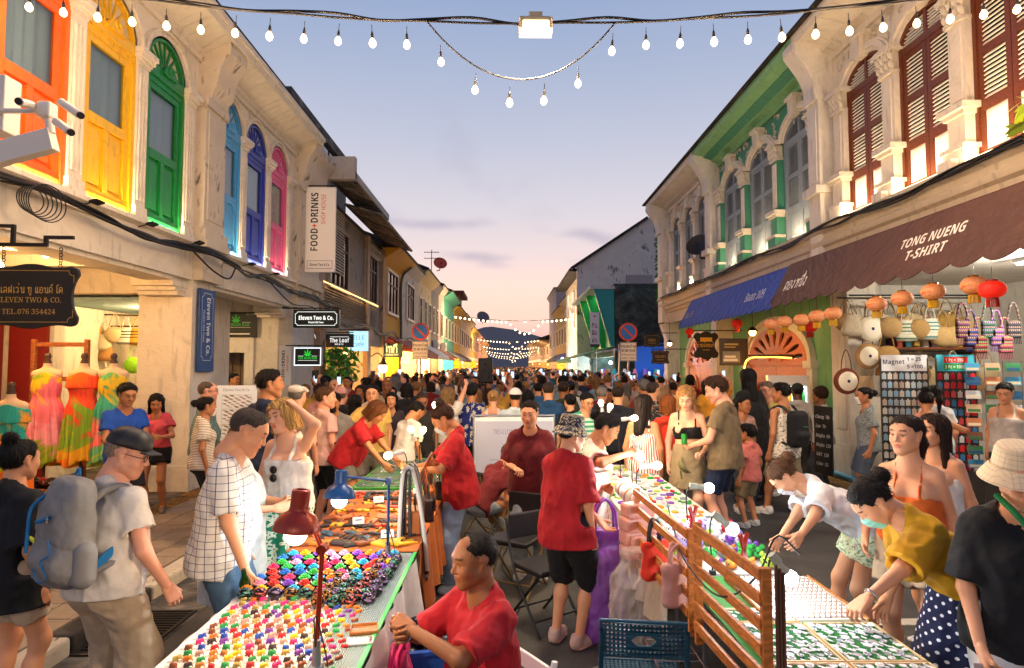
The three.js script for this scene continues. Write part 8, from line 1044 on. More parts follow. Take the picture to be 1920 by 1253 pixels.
// ---------- signs ----------
const fit = (x,s,px,py,w,font,size) => { x.font = font.replace('$',size); const m = x.measureText(s).width; x.save(); x.translate(px,py); if (m > w) x.scale(w / m,1); x.fillText(s,0,0); x.restore(); };
function sign(label,w,h,d,p,ry,cw,draw,o = {}) { // a board whose print faces local +z
  const ch = Math.round(cw * h / w),t = canvas(cw,ch,(x,W,H) => { x.textAlign = 'center'; x.textBaseline = 'middle'; draw(x,W,H); }),g = thing(o.name ?? 'shop_sign',label,o.cat ?? 'sign',p,ry),fm = o.glow ? new THREE.MeshStandardMaterial({ map: t,roughness: 0.4,emissive: 0xffffff,emissiveMap: t,emissiveIntensity: o.glow }) : printM(t,o.rough ?? 0.6);
  const s = o.shape; if (s) { mk('board',[ext(s,d,0.006,0,0,-d / 2)],o.m ?? M.black,g); const fg = new THREE.ShapeGeometry(s,16),P = fg.attributes.position,U = fg.attributes.uv; for (let i = 0; i < P.count; i++) U.setXY(i,P.getX(i) / w + 0.5,P.getY(i) / h + 0.5); mk('print',[put(fg,0,0,d / 2 + 0.003)],fm,g,1); }
  else { mk('board',[rbox(w,h,d,Math.min(d / 2.2,0.015))],o.m ?? M.black,g); mk('print',[put(new THREE.PlaneGeometry(w - 0.015,h - 0.015),0,0,d / 2 + 0.002)],fm,g,1); }
  if (o.arm) mk('bracket',[beam([-w / 2 - o.arm,h / 2 + 0.04,0],[w / 2,h / 2 + 0.04,0],0.025,0.025),bar([-w * 0.35,h / 2 - 0.02,0],[-w * 0.35,h / 2 + 0.05,0],0.008),bar([w * 0.35,h / 2 - 0.02,0],[w * 0.35,h / 2 + 0.05,0],0.008)],M.iron,g);
  if (o.armR) mk('bracket',[beam([-w / 2,h / 2 + 0.04,0],[w / 2 + o.armR,h / 2 + 0.04,0],0.025,0.025),bar([-w * 0.35,h / 2 - 0.02,0],[-w * 0.35,h / 2 + 0.05,0],0.008),bar([w * 0.35,h / 2 - 0.02,0],[w * 0.35,h / 2 + 0.05,0],0.008)],M.iron,g);
  if (o.light) strip([0,0,d / 2 + 0.03],w,h,[0,0,1],o.lc ?? 0xffffff,o.light,g); return g;
}
const plaque = (w,h,n = 0.14) => { const s = new THREE.Shape(),a = w / 2,b = h / 2,c = Math.min(w,h) * n; s.moveTo(-a + c,b); s.bezierCurveTo(-a * 0.4,b - c * 0.5,-a * 0.3,b + c * 0.35,0,b + c * 0.3); s.bezierCurveTo(a * 0.3,b + c * 0.35,a * 0.4,b - c * 0.5,a - c,b); s.bezierCurveTo(a - c * 0.2,b,a,b - c * 0.4,a,b - c); s.bezierCurveTo(a - c,b * 0.3,a - c,-b * 0.3,a,-b + c); s.bezierCurveTo(a,-b + c * 0.3,a - c * 0.2,-b,a - c,-b); s.bezierCurveTo(a * 0.4,-b + c * 0.5,a * 0.3,-b - c * 0.3,0,-b - c * 0.25); s.bezierCurveTo(-a * 0.3,-b - c * 0.3,-a * 0.4,-b + c * 0.5,-a + c,-b); s.bezierCurveTo(-a + c * 0.2,-b,-a,-b + c * 0.3,-a,-b + c); s.bezierCurveTo(-a + c,-b * 0.3,-a + c,b * 0.3,-a,b - c); s.bezierCurveTo(-a,b - c * 0.4,-a + c * 0.2,b,-a + c,b); return s; };
const framed = (x,W,H,c,lw,r) => { x.strokeStyle = c; x.lineWidth = lw; x.beginPath(); x.moveTo(r * 2,r); x.lineTo(W - r * 2,r); x.quadraticCurveTo(W - r * 2,r * 2,W - r,r * 2); x.lineTo(W - r,H - r * 2); x.quadraticCurveTo(W - r * 2,H - r * 2,W - r * 2,H - r); x.lineTo(r * 2,H - r); x.quadraticCurveTo(r * 2,H - r * 2,r,H - r * 2); x.lineTo(r,r * 2); x.quadraticCurveTo(r * 2,r * 2,r * 2,r); x.stroke(); };
const leafMark = (x,cx,cy,r) => { x.fillStyle = '#19b02a'; for (const [a,l] of [[0,1],[0.6,0.85],[-0.6,0.85],[1.2,0.62],[-1.2,0.62],[1.75,0.34],[-1.75,0.34]]) { x.save(); x.translate(cx,cy); x.rotate(a); x.beginPath(); x.moveTo(0,0); x.quadraticCurveTo(r * 0.17,-r * l * 0.55,0,-r * l); x.quadraticCurveTo(-r * 0.17,-r * l * 0.55,0,0); x.fill(); x.restore(); } };
const buds = (x,W,H) => { x.fillStyle = '#0b0b0c'; x.fillRect(0,0,W,H); leafMark(x,W / 2,H * 0.44,H * 0.38); x.fillStyle = '#1fae30'; fit(x,'THE BUDS BAR',W / 2,H * 0.58,W * 0.7,'bold $px serif',H * 0.17); x.fillStyle = '#d8e4d8'; x.fillRect(W * 0.15,H * 0.46,W * 0.2,4); x.fillRect(W * 0.65,H * 0.46,W * 0.2,4); x.fillRect(W * 0.15,H * 0.7,W * 0.7,4); };
{
  const D = 5.6,c = AT(57,556,D),s = sign('large black ogee plaque with gold lettering hanging at the left edge',0.86,0.56,0.035,c,0.05,768,(x,W,H) => { x.fillStyle = '#15171a'; x.fillRect(0,0,W,H); framed(x,W,H,'#c79a3a',5,40); x.strokeStyle = x.fillStyle = '#d8a84a'; thai(x,'อีเลฟเว่น ทู แอนด์ โค',W / 2,H * 0.4,46,1.3); fit(x,'ELEVEN TWO & CO.',W / 2,H * 0.56,W * 0.66,'$px serif',58); fit(x,'TEL.076 354424',W / 2,H * 0.75,W * 0.6,'$px serif',56); },{ shape: plaque(0.84,0.54) });
  mk('chain',[-0.25,0.25].flatMap((x) => Array.from({ length: 7 },(_,i) => put(new THREE.TorusGeometry(0.016,0.004,5,10),x,0.28 + i * 0.026,0,0,(i % 2) * PI / 2))),M.iron,s); mk('bracket',[bx(-0.75,0.1,0.46,0.49,-0.015,0.015),bx(0.1,0.13,0.46,0.56,-0.015,0.015),bx(0.13,0.36,0.53,0.56,-0.015,0.015),bx(-0.4,-0.37,0.49,0.66,-0.015,0.015),bx(-0.37,-0.16,0.63,0.66,-0.015,0.015),bx(-0.19,-0.16,0.49,0.63,-0.015,0.015)],M.iron,s);
  sign('navy blue vertical board with pale lettering on the pillar',0.5,1.34,0.05,[XL + 0.06,2.62,-9.98],PI / 2,256,(x,W,H) => { x.fillStyle = '#16407c'; x.fillRect(0,0,W,H); x.translate(W / 2,H / 2); x.rotate(PI / 2); x.translate(-H / 2,-W / 2); framed(x,H - 60,W,'#c7cfd8',5,32); x.fillStyle = '#d8dde2'; fit(x,'Eleven Two & Co.',H * 0.45,W * 0.42,H * 0.72,'bold $px sans-serif',86); fit(x,'Phuket Old Town',H * 0.45,W * 0.74,H * 0.4,'$px sans-serif',36); },{ m: cm(0x173f78,0.5) });
  sign('black sign with green leaf, lettering and white arrow on the white passage wall',0.96,0.57,0.03,[-6.15,2.98,-13.96],0,512,(x,W,H) => { buds(x,W,H * 0.86); x.fillStyle = '#0b0b0c'; x.fillRect(0,H * 0.84,W,H); x.fillStyle = '#e8e8e8'; x.fillRect(W * 0.2,H * 0.85,W * 0.64,H * 0.05); x.beginPath(); x.moveTo(W * 0.1,H * 0.875); x.lineTo(W * 0.22,H * 0.8); x.lineTo(W * 0.22,H * 0.95); x.fill(); fit(x,'WEED DELIVERY',W * 0.85,H * 0.06,W * 0.22,'$px sans-serif',20); });
  sign('black framed light box with white lettering over the left pavement',1.02,0.4,0.13,AT(594,598,13.7),0,512,(x,W,H) => { x.fillStyle = '#070808'; x.fillRect(0,0,W,H); framed(x,W,H,'#dfeee6',6,22); x.fillStyle = '#f4fff8'; fit(x,'Eleven Two & Co.',W / 2,H * 0.46,W * 0.78,'bold $px sans-serif',66); fit(x,'Phuket Old Town',W / 2,H * 0.72,W * 0.34,'bold $px sans-serif',28); },{ glow: 0.9,arm: 0.3 });
  sign('black light box with green leaf and cool white rim, lowest of the left signs',0.62,0.42,0.12,AT(578,669,13.8),0,320,(x,W,H) => { buds(x,W,H); x.strokeStyle = '#e6f6ff'; x.lineWidth = 14; x.strokeRect(5,5,W - 10,H - 10); },{ glow: 1.1,arm: 0.2 });
  const cs = new THREE.Shape().absarc(0,0,0.18,0,7); sign('round white glowing sign above the green leaf light box',0.36,0.36,0.1,AT(578,636,13.9),0,128,(x,W,H) => { x.fillStyle = '#f4f0e6'; x.fillRect(0,0,W,H); x.strokeStyle = '#222'; x.lineWidth = 5; x.beginPath(); x.arc(W / 2,H / 2,W * 0.38,0,7); x.stroke(); x.fillStyle = '#8a2a2a'; x.fillRect(W * 0.25,H * 0.46,W * 0.5,6); x.fillRect(W * 0.32,H * 0.56,W * 0.36,5); },{ shape: cs,glow: 1,m: M.black });
  sign('black sign with white rounded lettering between the light boxes and the pale blue sign',0.74,0.36,0.1,AT(637,639,16.6),0,320,(x,W,H) => { x.fillStyle = '#0c1014'; x.fillRect(0,0,W,H); x.fillStyle = '#eef4f6'; fit(x,'The Loof',W / 2,H * 0.48,W * 0.72,'bold $px sans-serif',72); fit(x,'BAR & CO.',W / 2,H * 0.78,W * 0.34,'bold $px sans-serif',26); x.strokeStyle = '#eef4f6'; x.lineWidth = 4; x.strokeRect(W * 0.16,H * 0.2,W * 0.68,2); },{ glow: 0.7,arm: 0.3 });
  sign('pale blue glowing cafe sign above the left pavement',0.56,0.58,0.1,AT(673,640,17.6),0,256,(x,W,H) => { x.fillStyle = '#a8e0f6'; x.fillRect(0,0,W,H); x.fillStyle = '#4a6a7c'; fit(x,'ELLE',W / 2,H * 0.32,W * 0.7,'$px sans-serif',80); fit(x,'café',W / 2,H * 0.66,W * 0.6,'$px sans-serif',84); },{ glow: 0.9,arm: 0.3,m: M.whiteP });
  sign('tall white vertical banner with black and red lettering projecting from the left facade',0.72,2.06,0.08,AT(601,431,14.6),0,256,(x,W,H) => { x.fillStyle = '#f2ece2'; x.fillRect(0,0,W,H); x.save(); x.translate(W * 0.3,H * 0.42); x.rotate(-PI / 2); x.textAlign = 'left'; x.font = 'bold 86px sans-serif'; let p = -H * 0.34; const s = (H * 0.7) / x.measureText('FOOD+DRINKS').width; x.scale(s,1); p /= s; for (const [t,c] of [['FOOD','#141414'],['+','#d8281c'],['DRINKS','#141414']]) { x.fillStyle = c; x.fillText(t,p,0); p += x.measureText(t).width; } x.restore(); x.save(); x.translate(W * 0.6,H * 0.26); x.rotate(-PI / 2); x.fillStyle = '#d8281c'; fit(x,'SHOP HOUSE',0,0,H * 0.36,'$px sans-serif',50); x.restore(); x.strokeStyle = '#333'; x.lineWidth = 3; x.strokeRect(W * 0.08,H * 0.87,W * 0.84,H * 0.09); x.fillStyle = '#333'; fit(x,'Eleven Two & Co.',W / 2,H * 0.915,W * 0.7,'bold $px serif',34); },{ m: M.whiteP,arm: 0.2 });
  sign('white poster with vertical lettering on the pillar wall beside the leaf light box',0.28,0.9,0.012,[-5.05,2.05,-14.03],0,96,(x,W,H) => { x.fillStyle = '#e9e8e4'; x.fillRect(0,0,W,H); x.translate(W * 0.35,H / 2); x.rotate(-PI / 2); x.fillStyle = '#222'; fit(x,'FOOD+DRINKS',0,0,H * 0.8,'bold $px sans-serif',36); x.fillStyle = '#c22'; fit(x,'SHOP HOUSE',20,W * 0.36,H * 0.5,'$px sans-serif',22); },{ m: M.whiteP });
  const ea = sign('white display board with building photographs standing on the left pavement',0.52,0.75,0.02,AT(443,775,8.4),0.15,256,(x,W,H) => { x.fillStyle = '#dfe6ea'; x.fillRect(0,0,W,H); x.fillStyle = '#66727c'; fit(x,'Eleven Two & Co.',W / 2,26,W * 0.7,'$px serif',26); for (const y of [60,160,260]) { for (let i = 0; i < 60; i++) { x.fillStyle = ['#b9a694','#8d7a6a','#d0c2b2','#6d5b4e'][i % 4]; x.fillRect(36 + (i * 37) % 180,y + (i * 23) % 84,22,6); } x.strokeStyle = '#999'; x.lineWidth = 2; x.strokeRect(34,y,190,90); } },{ m: M.whiteP,cat: 'display board' }); mk('leg',[bar([-0.22,-0.35,-0.03],[-0.24,-1.3,-0.1],0.012),bar([0.22,-0.35,-0.03],[0.24,-1.3,-0.1],0.012)],M.woodL,ea);
  sign('green sign with white script under a striped awning, far left',0.86,0.56,0.06,AT(734,657,24),0,256,(x,W,H) => { x.fillStyle = '#0e3a28'; x.fillRect(0,0,W,H); x.fillStyle = x.strokeStyle = '#e9efe6'; thai(x,'ไท้กี่',W / 2,H * 0.44,74,1.6); thai(x,'รดทมทล-อาทคก',W / 2,H * 0.82,20,1.2); },{ arm: 0.4 });
  for (const [px,py,D,sd] of [[788,622,21,'left'],[1178,623,20,'right']]) {
    const p = AT(px,py,D),g = thing('no_parking_sign',`round blue no parking sign with a red slash on the ${sd} side of the street`,'road sign',[p[0],0,p[2]]); mk('pole',[bar([0,0,-0.03],[0,p[1] + 0.3,-0.03],0.035)],M.steel,g);
    const t = canvas(128,128,(x) => { x.fillStyle = '#d8402a'; x.beginPath(); x.arc(64,64,64,0,7); x.fill(); x.fillStyle = '#1f72c4'; x.beginPath(); x.arc(64,64,51,0,7); x.fill(); x.strokeStyle = '#d8402a'; x.lineWidth = 13; x.beginPath(); x.moveTo(28,28); x.lineTo(100,100); x.stroke(); }); mk('disc',[cyl(0.3,0.3,0.02,0,p[1],0,30,PI / 2)],M.steel,g); mk('print',[put(new THREE.CircleGeometry(0.3,30),0,p[1],0.013)],printM(t,0.4),g,1);
    const t2 = canvas(192,220,(x,W,H) => { x.fillStyle = '#e6e0d2'; x.fillRect(0,0,W,H); x.strokeStyle = x.fillStyle = '#2a2624'; x.lineWidth = 4; x.strokeRect(5,5,W - 10,H - 10); x.textAlign = 'center'; thai(x,'ห้ามจอดวันคู่',W / 2,48,26,1.3); x.font = 'bold 42px sans-serif'; x.fillText('07.00-19.00',W / 2,112,W - 30); x.font = '22px sans-serif'; x.fillText('No Parking Even Date',W / 2,152,W - 30); x.fillText('7.00am - 7.00pm',W / 2,194,W - 30); }); mk('plate',[rbox(0.54,0.62,0.015,0.006,0,p[1] - 0.64,0)],M.steel,g); mk('plate_print',[put(new THREE.PlaneGeometry(0.53,0.61),0,p[1] - 0.64,0.0095)],printM(t2,0.6),g,1);
  }
  sign('tall pale vertical sign with three dark words on the green fin house',0.5,1.85,0.06,AT(1115,618,32.6),0,128,(x,W,H) => { x.fillStyle = '#b9bcc6'; x.fillRect(0,0,W,H); x.strokeStyle = x.fillStyle = '#23262c'; x.beginPath(); x.arc(W / 2,60,18,PI,2 * PI); x.fill(); thai(x,'กิน',W / 2,190,50,1.3); thai(x,'ฟิด',W / 2,290,50,1.3); thai(x,'ฟุน',W / 2,390,50,1.3); x.fillRect(0,H - 34,W,34); },{ m: M.black });
  [[1223,639,18.2,'upper'],[1238,670,17.4,'lower']].forEach(([px,py,D,n],i) => sign(`${n} black gold edged plaque hanging before the blue awning`,0.52,0.38,0.03,AT(px,py,D),0,192,(x,W,H) => { x.fillStyle = '#15110d'; x.fillRect(0,0,W,H); framed(x,W,H,'#7a5f30',4,14); x.fillStyle = x.strokeStyle = '#b98f3e'; thai(x,i ? 'รองเทา' : 'ตำแนง',W / 2,H * 0.46,26,1.3); x.fillRect(W * 0.3,H * 0.68,W * 0.4,4); },{ shape: plaque(0.5,0.36),armR: 0.5 }));
  sign('black shield sign with gold crown and lettering before the small arched door',0.62,0.66,0.04,AT(1324,648,15.2),0,256,(x,W,H) => { x.fillStyle = '#100e0c'; x.fillRect(0,0,W,H); x.fillStyle = x.strokeStyle = '#e0a828'; x.fillRect(W * 0.26,H * 0.2,W * 0.48,H * 0.16); thai(x,'บ้านร้อยเก้า',W / 2,H * 0.5,30,1.5); x.fillRect(W * 0.36,H * 0.66,W * 0.28,5); },{ shape: plaque(0.6,0.62,0.2),armR: 0.6 });
  const mn = sign('framed menu board with a black and white photograph beside the orange arched door',0.62,0.56,0.03,AT(1376,660,12.6),0.1,192,(x,W,H) => { x.fillStyle = '#3a2a20'; x.fillRect(0,0,W,H); x.fillStyle = '#77726a'; x.fillRect(18,H * 0.48,W * 0.62,H * 0.42); x.fillStyle = '#c9c2b4'; x.fillRect(30,H * 0.64,W * 0.4,14); x.fillRect(24,H * 0.76,W * 0.5,16); x.fillStyle = '#a58a4a'; x.fillRect(30,H * 0.18,W * 0.5,12); x.fillRect(30,H * 0.3,W * 0.4,8); },{ cat: 'menu board',m: M.woodD });
  const cb = sign('black chalk menu board on the right pavement',0.42,1.05,0.03,AT(1545,826,9.5),-1.42,160,(x,W,H) => { x.fillStyle = '#0d0f0e'; x.fillRect(0,0,W,H); x.fillStyle = '#e6e6e0'; x.textAlign = 'left'; ['Chang  70-','Leo  70-','Singha  90-','Mojito  120','G&T  150','Coke  35-'].forEach((s,i) => { x.font = 'italic 27px serif'; x.fillText(s,14,60 + i * 56,W - 24); }); },{ m: M.black,cat: 'chalk board' });
}
// ---------- awnings on the right ----------
function awning(label,D0,D1,col,zf,draw,cw,sc2) {
  const g = side(XR); g.name = numbered('awning'); scene.add(g); tag(g,label,'awning'); const m = std(col,0.75,{ bumpMap: rep(T.bump,0.3),bumpScale: 0.035,map: rep(T.cloth,0.5) }),n = Math.round((D1 - D0) / sc2);
  mk('canopy',[prof([[0.05,4.1],[zf - 0.4,3.8],[zf - 0.4,3.78],[0.05,4.08]],-D1,-D0)],m,g);
  const s = new THREE.Shape(),L = D1 - D0; s.moveTo(-L / 2,0.82); s.lineTo(L / 2,0.82); for (let i = 0; i < n; i++) { const a = L / 2 - L * i / n,b = L / 2 - L * (i + 1) / n; if (i === 0) s.lineTo(a,0.06); s.quadraticCurveTo((a + b) / 2,-0.09,b,0.06); } s.lineTo(-L / 2,0.82);
  const v = new THREE.Group(); v.name = 'valance'; v.position.set(-(D0 + D1) / 2,3.04,zf); v.rotation.x = -0.46; g.add(v); mk('flap',[ext(s,0.012,0,0,0,-0.012)],m,v);
  mk('end_flap',[ext(shp([[0.05,4.08],[zf - 0.4,3.78],[zf - 0.02,3.12],[0.05,3.5]]),0.012)].flatMap((q) => [onto(q.clone(),-D0),onto(q,-D1)]),m,g); mk('rod',[bar([-D1,3.76,zf - 0.42],[-D0,3.76,zf - 0.42],0.018)],M.steel,g);
  const t = canvas(cw,Math.round(cw * 0.5 / L),(x,W,H) => { x.textAlign = 'center'; x.textBaseline = 'middle'; x.clearRect(0,0,W,H); draw(x,W,H,(D) => W * (D1 - D) / L); }); mk('lettering',[put(new THREE.PlaneGeometry(L,0.5),0,0.4,0.004)],new THREE.MeshStandardMaterial({ map: t,roughness: 0.8,transparent: true }),v,1); return g;
}
awning('long brown canvas awning with white shop lettering and a scalloped edge',4.9,10.45,0x58382c,1.35,(x,W,H,X) => { x.fillStyle = x.strokeStyle = '#e8dfd2'; fit(x,'TONG NUENG',X(6.7),H * 0.3,W * 0.19,'bold $px sans-serif',H * 0.36); fit(x,'T-SHIRT',X(6.7),H * 0.68,W * 0.12,'bold $px sans-serif',H * 0.36); thai(x,'ตองหนึ่ง',X(9.8),H * 0.55,H * 0.32,1.5); },2048,0.42);
awning('blue canvas awning with pale lettering and a frilled edge over the arched doors',10.6,16.4,0x1a44a8,1.25,(x,W,H,X) => { x.fillStyle = '#d8dde8'; fit(x,'Baan 109',X(11.7),H * 0.5,W * 0.16,'$px serif',H * 0.55); x.fillStyle = '#b8a890'; fit(x,'Baan 109',X(15.9),H * 0.55,W * 0.1,'$px serif',H * 0.5); },1400,0.28);
// paper lanterns along the awning
const lanT = ptex(128,(u,v) => { const r = ((u * 12) % 1) < 0.08,f = tn(u,v,9,3,3) > 0.16; return r ? [0.75,0.5,0.3] : f ? [0.82,0.25,0.12] : v % 0.5 < 0.04 ? [0.85,0.7,0.2] : [0.86,0.6,0.44]; },2);
[[1827,535,1,0],[1861,543,0.95,1],[1750,547,1,0],[1692,560,1,0],[1644,570,1,0],[1562,588,1,0],[1532,593,1,0],[1503,600,1,0],[1472,603,1,0],[1446,608,1,0],[1382,607,1,2],[1293,622,1,2],[1519,614,0.9,2]].forEach(([px,py,s,k],i) => {
  const X = k === 2 ? 4.9 : 4.66,D = 1150 * X / (px - 950),g = thing('lantern',`${['peach paper lantern with yellow fringe', 'big glowing red lantern with red tassel', 'small red lantern'][k]}, ${ord[i] ?? 'last'} counted from the right end of the awnings`,'lantern',AT(px,py,D),0,'paper lanterns under the awnings'),m = k ? std(0xc8200e,0.6) : std(0xffffff,0.6,{ map: lanT }); m.emissive = hexl(k ? 0xd81c08 : 0xd8702c); m.emissiveIntensity = k === 1 ? 0.6 : 0.14;
  const pr = []; for (let j = 0; j <= 16; j++) { const a = PI * j / 16; pr.push([0.033 + 0.086 * s * Math.sin(a) * (1 + 0.03 * Math.cos(j * PI)),-0.085 * s * Math.cos(a)]); } mk('paper_shade',[lathe(pr,24)],m,g,1); mk('cap_ring',[cyl(0.05,0.05,0.02,0,0.09 * s,0,16),cyl(0.05,0.05,0.02,0,-0.09 * s,0,16)],k ? cm(0x8a1408,0.5) : M.brass,g); const fr = []; for (let j = 0; j < 18; j++) { const a = j / 18 * 2 * PI; fr.push(bar([Math.cos(a) * 0.046,-0.1 * s,Math.sin(a) * 0.046],[Math.cos(a) * 0.05,-0.18 * s,Math.sin(a) * 0.05],0.006,4)); } mk('fringe',fr,cm(k ? 0xb81808 : 0xd8a818,0.8),g); mk('cord',[bar([0,0.09,0],[0,0.45,0],0.003,4)],M.black,g);
});
// ---------- left shop display ----------
lamp([-6.2,3.25,-7.4],0xffbe74,9); lamp([-6.5,3.0,-11.4],0xffcf90,9);
{
  const sp = thing('spot_lamp','small black spot lamp on the ceiling of the left arcade','lamp',AT(88,475,7.4)); mk('can',[cyl(0.04,0.05,0.12,0,0.04,0,14,0.5)],M.black,sp); mk('glow_disc',[sph(0.042,0,-0.02,0.02,12)],glow(0xffdca8,20),sp); mk('stem',[bar([0,0.06,0],[0,0.3,-0.05],0.01)],M.black,sp); lamp([0,-0.02,0.02],0xffca84,5,{ parent: sp });
  [[-6.2,-7.4],[-6.5,-11.4]].forEach(([x,z],i) => { const c = thing('ceiling_lamp',(i ? 'round ceiling lamp in the bag room' : 'round ceiling lamp over the tie-dye dresses'),'lamp',[x,i ? 3.0 : 3.25,z]); mk('globe',[sph(0.11,0,0,0,16)],glow(0xffd9a0,10),c); mk('stem',[bar([0,0.1,0],[0,i ? 0.15 : 0.36,0],0.015)],M.brass,c); });
  const bn = thing('slatted_bench','low orange slatted bench heaped with scarves','bench',[-5.85,0.11,-7.65]); for (let i = 0; i < 4; i++) mk('slat',[rbox(1.3,0.085,0.02,0.005,0,0.08 + i * 0.1,0.22)],M.wood,bn); mk('top',[rbox(1.3,0.03,0.46,0.006,0,0.45,0)],M.wood,bn); for (const x of [-0.6,0,0.6]) mk('upright',[rbox(0.05,0.42,0.03,0.005,x,0.22,0.2)],M.woodD,bn);
  const sc = [0xe8c060,0xd8507a,0x1a1412,0x7a1a1a,0x2a1c14,0xe0784a]; for (let i = 0; i < 13; i++) { const s = tag(mk('scarf_roll',[put(new THREE.CapsuleGeometry(0.05,0.22,4,10),0,0,0,PI / 2 - 0.3)],printed(ptex(64,flowerT([0,1,2].map((k) => ((sc[i % 6] >> (16 - 8 * k)) & 255) / 255),[0.9,0.8,0.6],i + 3,8,0.1),4))),`${['yellow', 'pink', 'black', 'dark red', 'brown', 'orange'][i % 6]} rolled scarf, ${ord[i]} from the left on the slatted bench`,'scarf','scarves on the bench'); s.position.set(-6.45 + i * 0.098,0.63,-7.6); }
  const lr = thing('ladder_rack','orange wooden ladder rack behind the tie-dye dresses','rack',[-6.05,0.11,-8.45]); for (const x of [-0.42,0.3]) mk('upright',[rbox(0.06,2.3,0.05,0.006,x,1.15,0)],M.wood,lr); for (let i = 0; i < 5; i++) mk('rung',[rbox(0.68,0.06,0.035,0.006,-0.06,0.35 + i * 0.47,0)],M.wood,lr);
  const dye = [[[0.93,0.75,0.1],[0.55,0.65,0.1],[0.95,0.6,0.65],[0.93,0.45,0.5]],[[0.95,0.4,0.08],[0.9,0.65,0.1],[0.5,0.65,0.15],[0.95,0.3,0.15]],[[0.9,0.72,0.15],[0.35,0.7,0.45],[0.95,0.45,0.4],[0.2,0.6,0.5]],[[0.15,0.6,0.55],[0.95,0.45,0.08],[0.8,0.85,0.1],[0.95,0.6,0.2]]];
  [[88,8.0,'yellow green and pink halter'],[157,8.05,'orange and green ruffled'],[212,8.1,'patchy yellow and coral'],[22,7.0,'teal orange and lime fringed']].forEach(([px,D,w],i) => { const low = i === 3 ? 0.35 : 0,x = AT(px,700,D)[0],g = thing('dress_form',`mannequin in a ${w} tie-dye dress in the left shop`,'mannequin',[x,0.56 - low,-D],0.3);
    const m = tieDye(dye[i],i * 7 + 2),f = (X,y,z) => { const t = clamp((1.38 - y) / 1.2,0,1),a = Math.atan2(X,z),r = lerp(0.145,0.25,Math.pow(t,0.7)) - 0.035 * Math.exp(-(((y - 1.08) / 0.09) ** 2)) + (i % 2 && y > 1.2 ? 0.03 : 0); return Math.max((Math.hypot(X,z * 1.45) - r * (1 + 0.1 * t * Math.sin(a * 13 + nz(a,y * 2,i) * 3) + 0.02 * Math.sin(a * 31 + y * 9))) * 0.75,y - 1.38 - 0.03 * Math.cos(a * 2),0.18 + 0.1 * Math.abs(Math.sin(a * 1.5 + i)) - y); };
    mk('dress',wrapUV(nets(f,[[-0.35,0.1,-0.28],[0.35,1.48,0.28]],0.016)),m,g,'raw'); mk('torso',wrapUV(nets(field([cap([-0.12,1.38,0],[0.12,1.38,0],0.055,0.055,0.05),cap([0,1.2,0],[0,1.36,0],0.12,0.11,0.06,[0,0,1],1.4),cap([0,1.4,0],[0,1.52,0],0.05,0.045,0.03)]),[[-0.25,1.05,-0.2],[0.25,1.6,0.2]],0.016)),cm(0xd8b48a,0.8),g,'raw'); mk('neck_knob',[lathe([[0.001,1.66],[0.03,1.65],[0.042,1.61],[0.03,1.57],[0.045,1.54],[0.045,1.52]],18)],M.woodD,g); mk('stand',[bar([0,-0.45 + low,0],[0,0.4,0],0.02),cyl(0.16,0.18,0.03,0,-0.43 + low,0,20)],M.woodD,g); });
  const bag = (label,cat,p,kind,c,c2) => { const g = thing('hanging_bag',label,cat,p,0); const m = std(c,0.9,{ map: rep(T.plaster,3),bumpMap: rep(T.weave,5),bumpScale: 0.006 });
    if (kind === 'round') { mk('bag_body',[put(new THREE.SphereGeometry(0.2,28,16),0,0,0,PI / 2,0,0,V(1,0.3,1))],m,g); if (c2) [[0.155,0xe9e0c8],[0.1,c2],[0.05,0x16305c]].forEach(([r,k],i) => mk('ring_band',[put(new THREE.SphereGeometry(r,24,8,0,6.3,0,1.5),0,0,0.03 + i * 0.012,PI / 2,0,0,V(1,0.22,1))],cm(k,0.9),g)); mk('strap',[tube([[-0.08,0.18,0],[-0.06,0.34,0],[0,0.48,0],[0.06,0.34,0],[0.08,0.18,0]],0.007,20)],c2 ? M.woodD : m,g); }
    else if (kind === 'half') { mk('bag_body',[put(new THREE.SphereGeometry(0.19,24,14),0,0,0,0,0,0,V(1.05,0.85,0.5))],m,g); mk('strap',[tube([[-0.12,0.12,0],[-0.06,0.34,0],[0.0,0.4,0],[0.06,0.34,0],[0.12,0.12,0]],0.009,20)],m,g); }
    else { mk('bag_body',[put(lathe([[0.001,-0.18],[0.15,-0.18],[0.17,-0.1],[0.1,0.14],[0.095,0.14]],22),0,0,0,0,0,0,V(1,1,0.45))],m,g); if (c2) for (let i = 0; i < 5; i++) mk('stripe',[put(cyl(0.171 - i * 0.011,0.173 - i * 0.011,0.02,0,-0.14 + i * 0.055,0,22),0,0,0,0,0,0,V(1,1,0.46))],cm(c2,0.9),g); mk('strap',[tube([[-0.08,0.13,0],[-0.05,0.28,0],[0,0.36,0],[0.05,0.28,0],[0.08,0.13,0]],0.008,20)],m,g); } return g; };
  tag(mk('bag_rod',[bar(AT(138,588,12),AT(262,592,12),0.015),bar(AT(138,612,12.2),AT(262,612,12.2),0.015)],M.woodD),'thin rods carrying bags and hats in the left shop room','rod');
  [[150,625,'net',0xc8321c,0xe8a030,'red and orange beaded basket'],[172,622,'round',0xd8a030,0,'yellow cane ring'],[193,640,'net',0xe0d4b8,0,'pale fringed'],[214,628,'half',0xd8c49a,0,'cream straw'],[236,630,'net',0xe8e4d8,0x1a1a1a,'black and white striped'],[256,630,'net',0xd8961c,0x2a1c10,'yellow and black striped'],[251,685,'half',0x8ad01c,0,'lime green'],[128,618,'round',0xd8961c,0,'orange brimmed round'],[198,660,'net',0xb98a50,0,'small brown straw']].forEach(([px,py,k,c,c2,w]) => bag(`${w} bag hanging in the lit left shop room`,'bag',AT(px,py,11.9),k,c,c2));
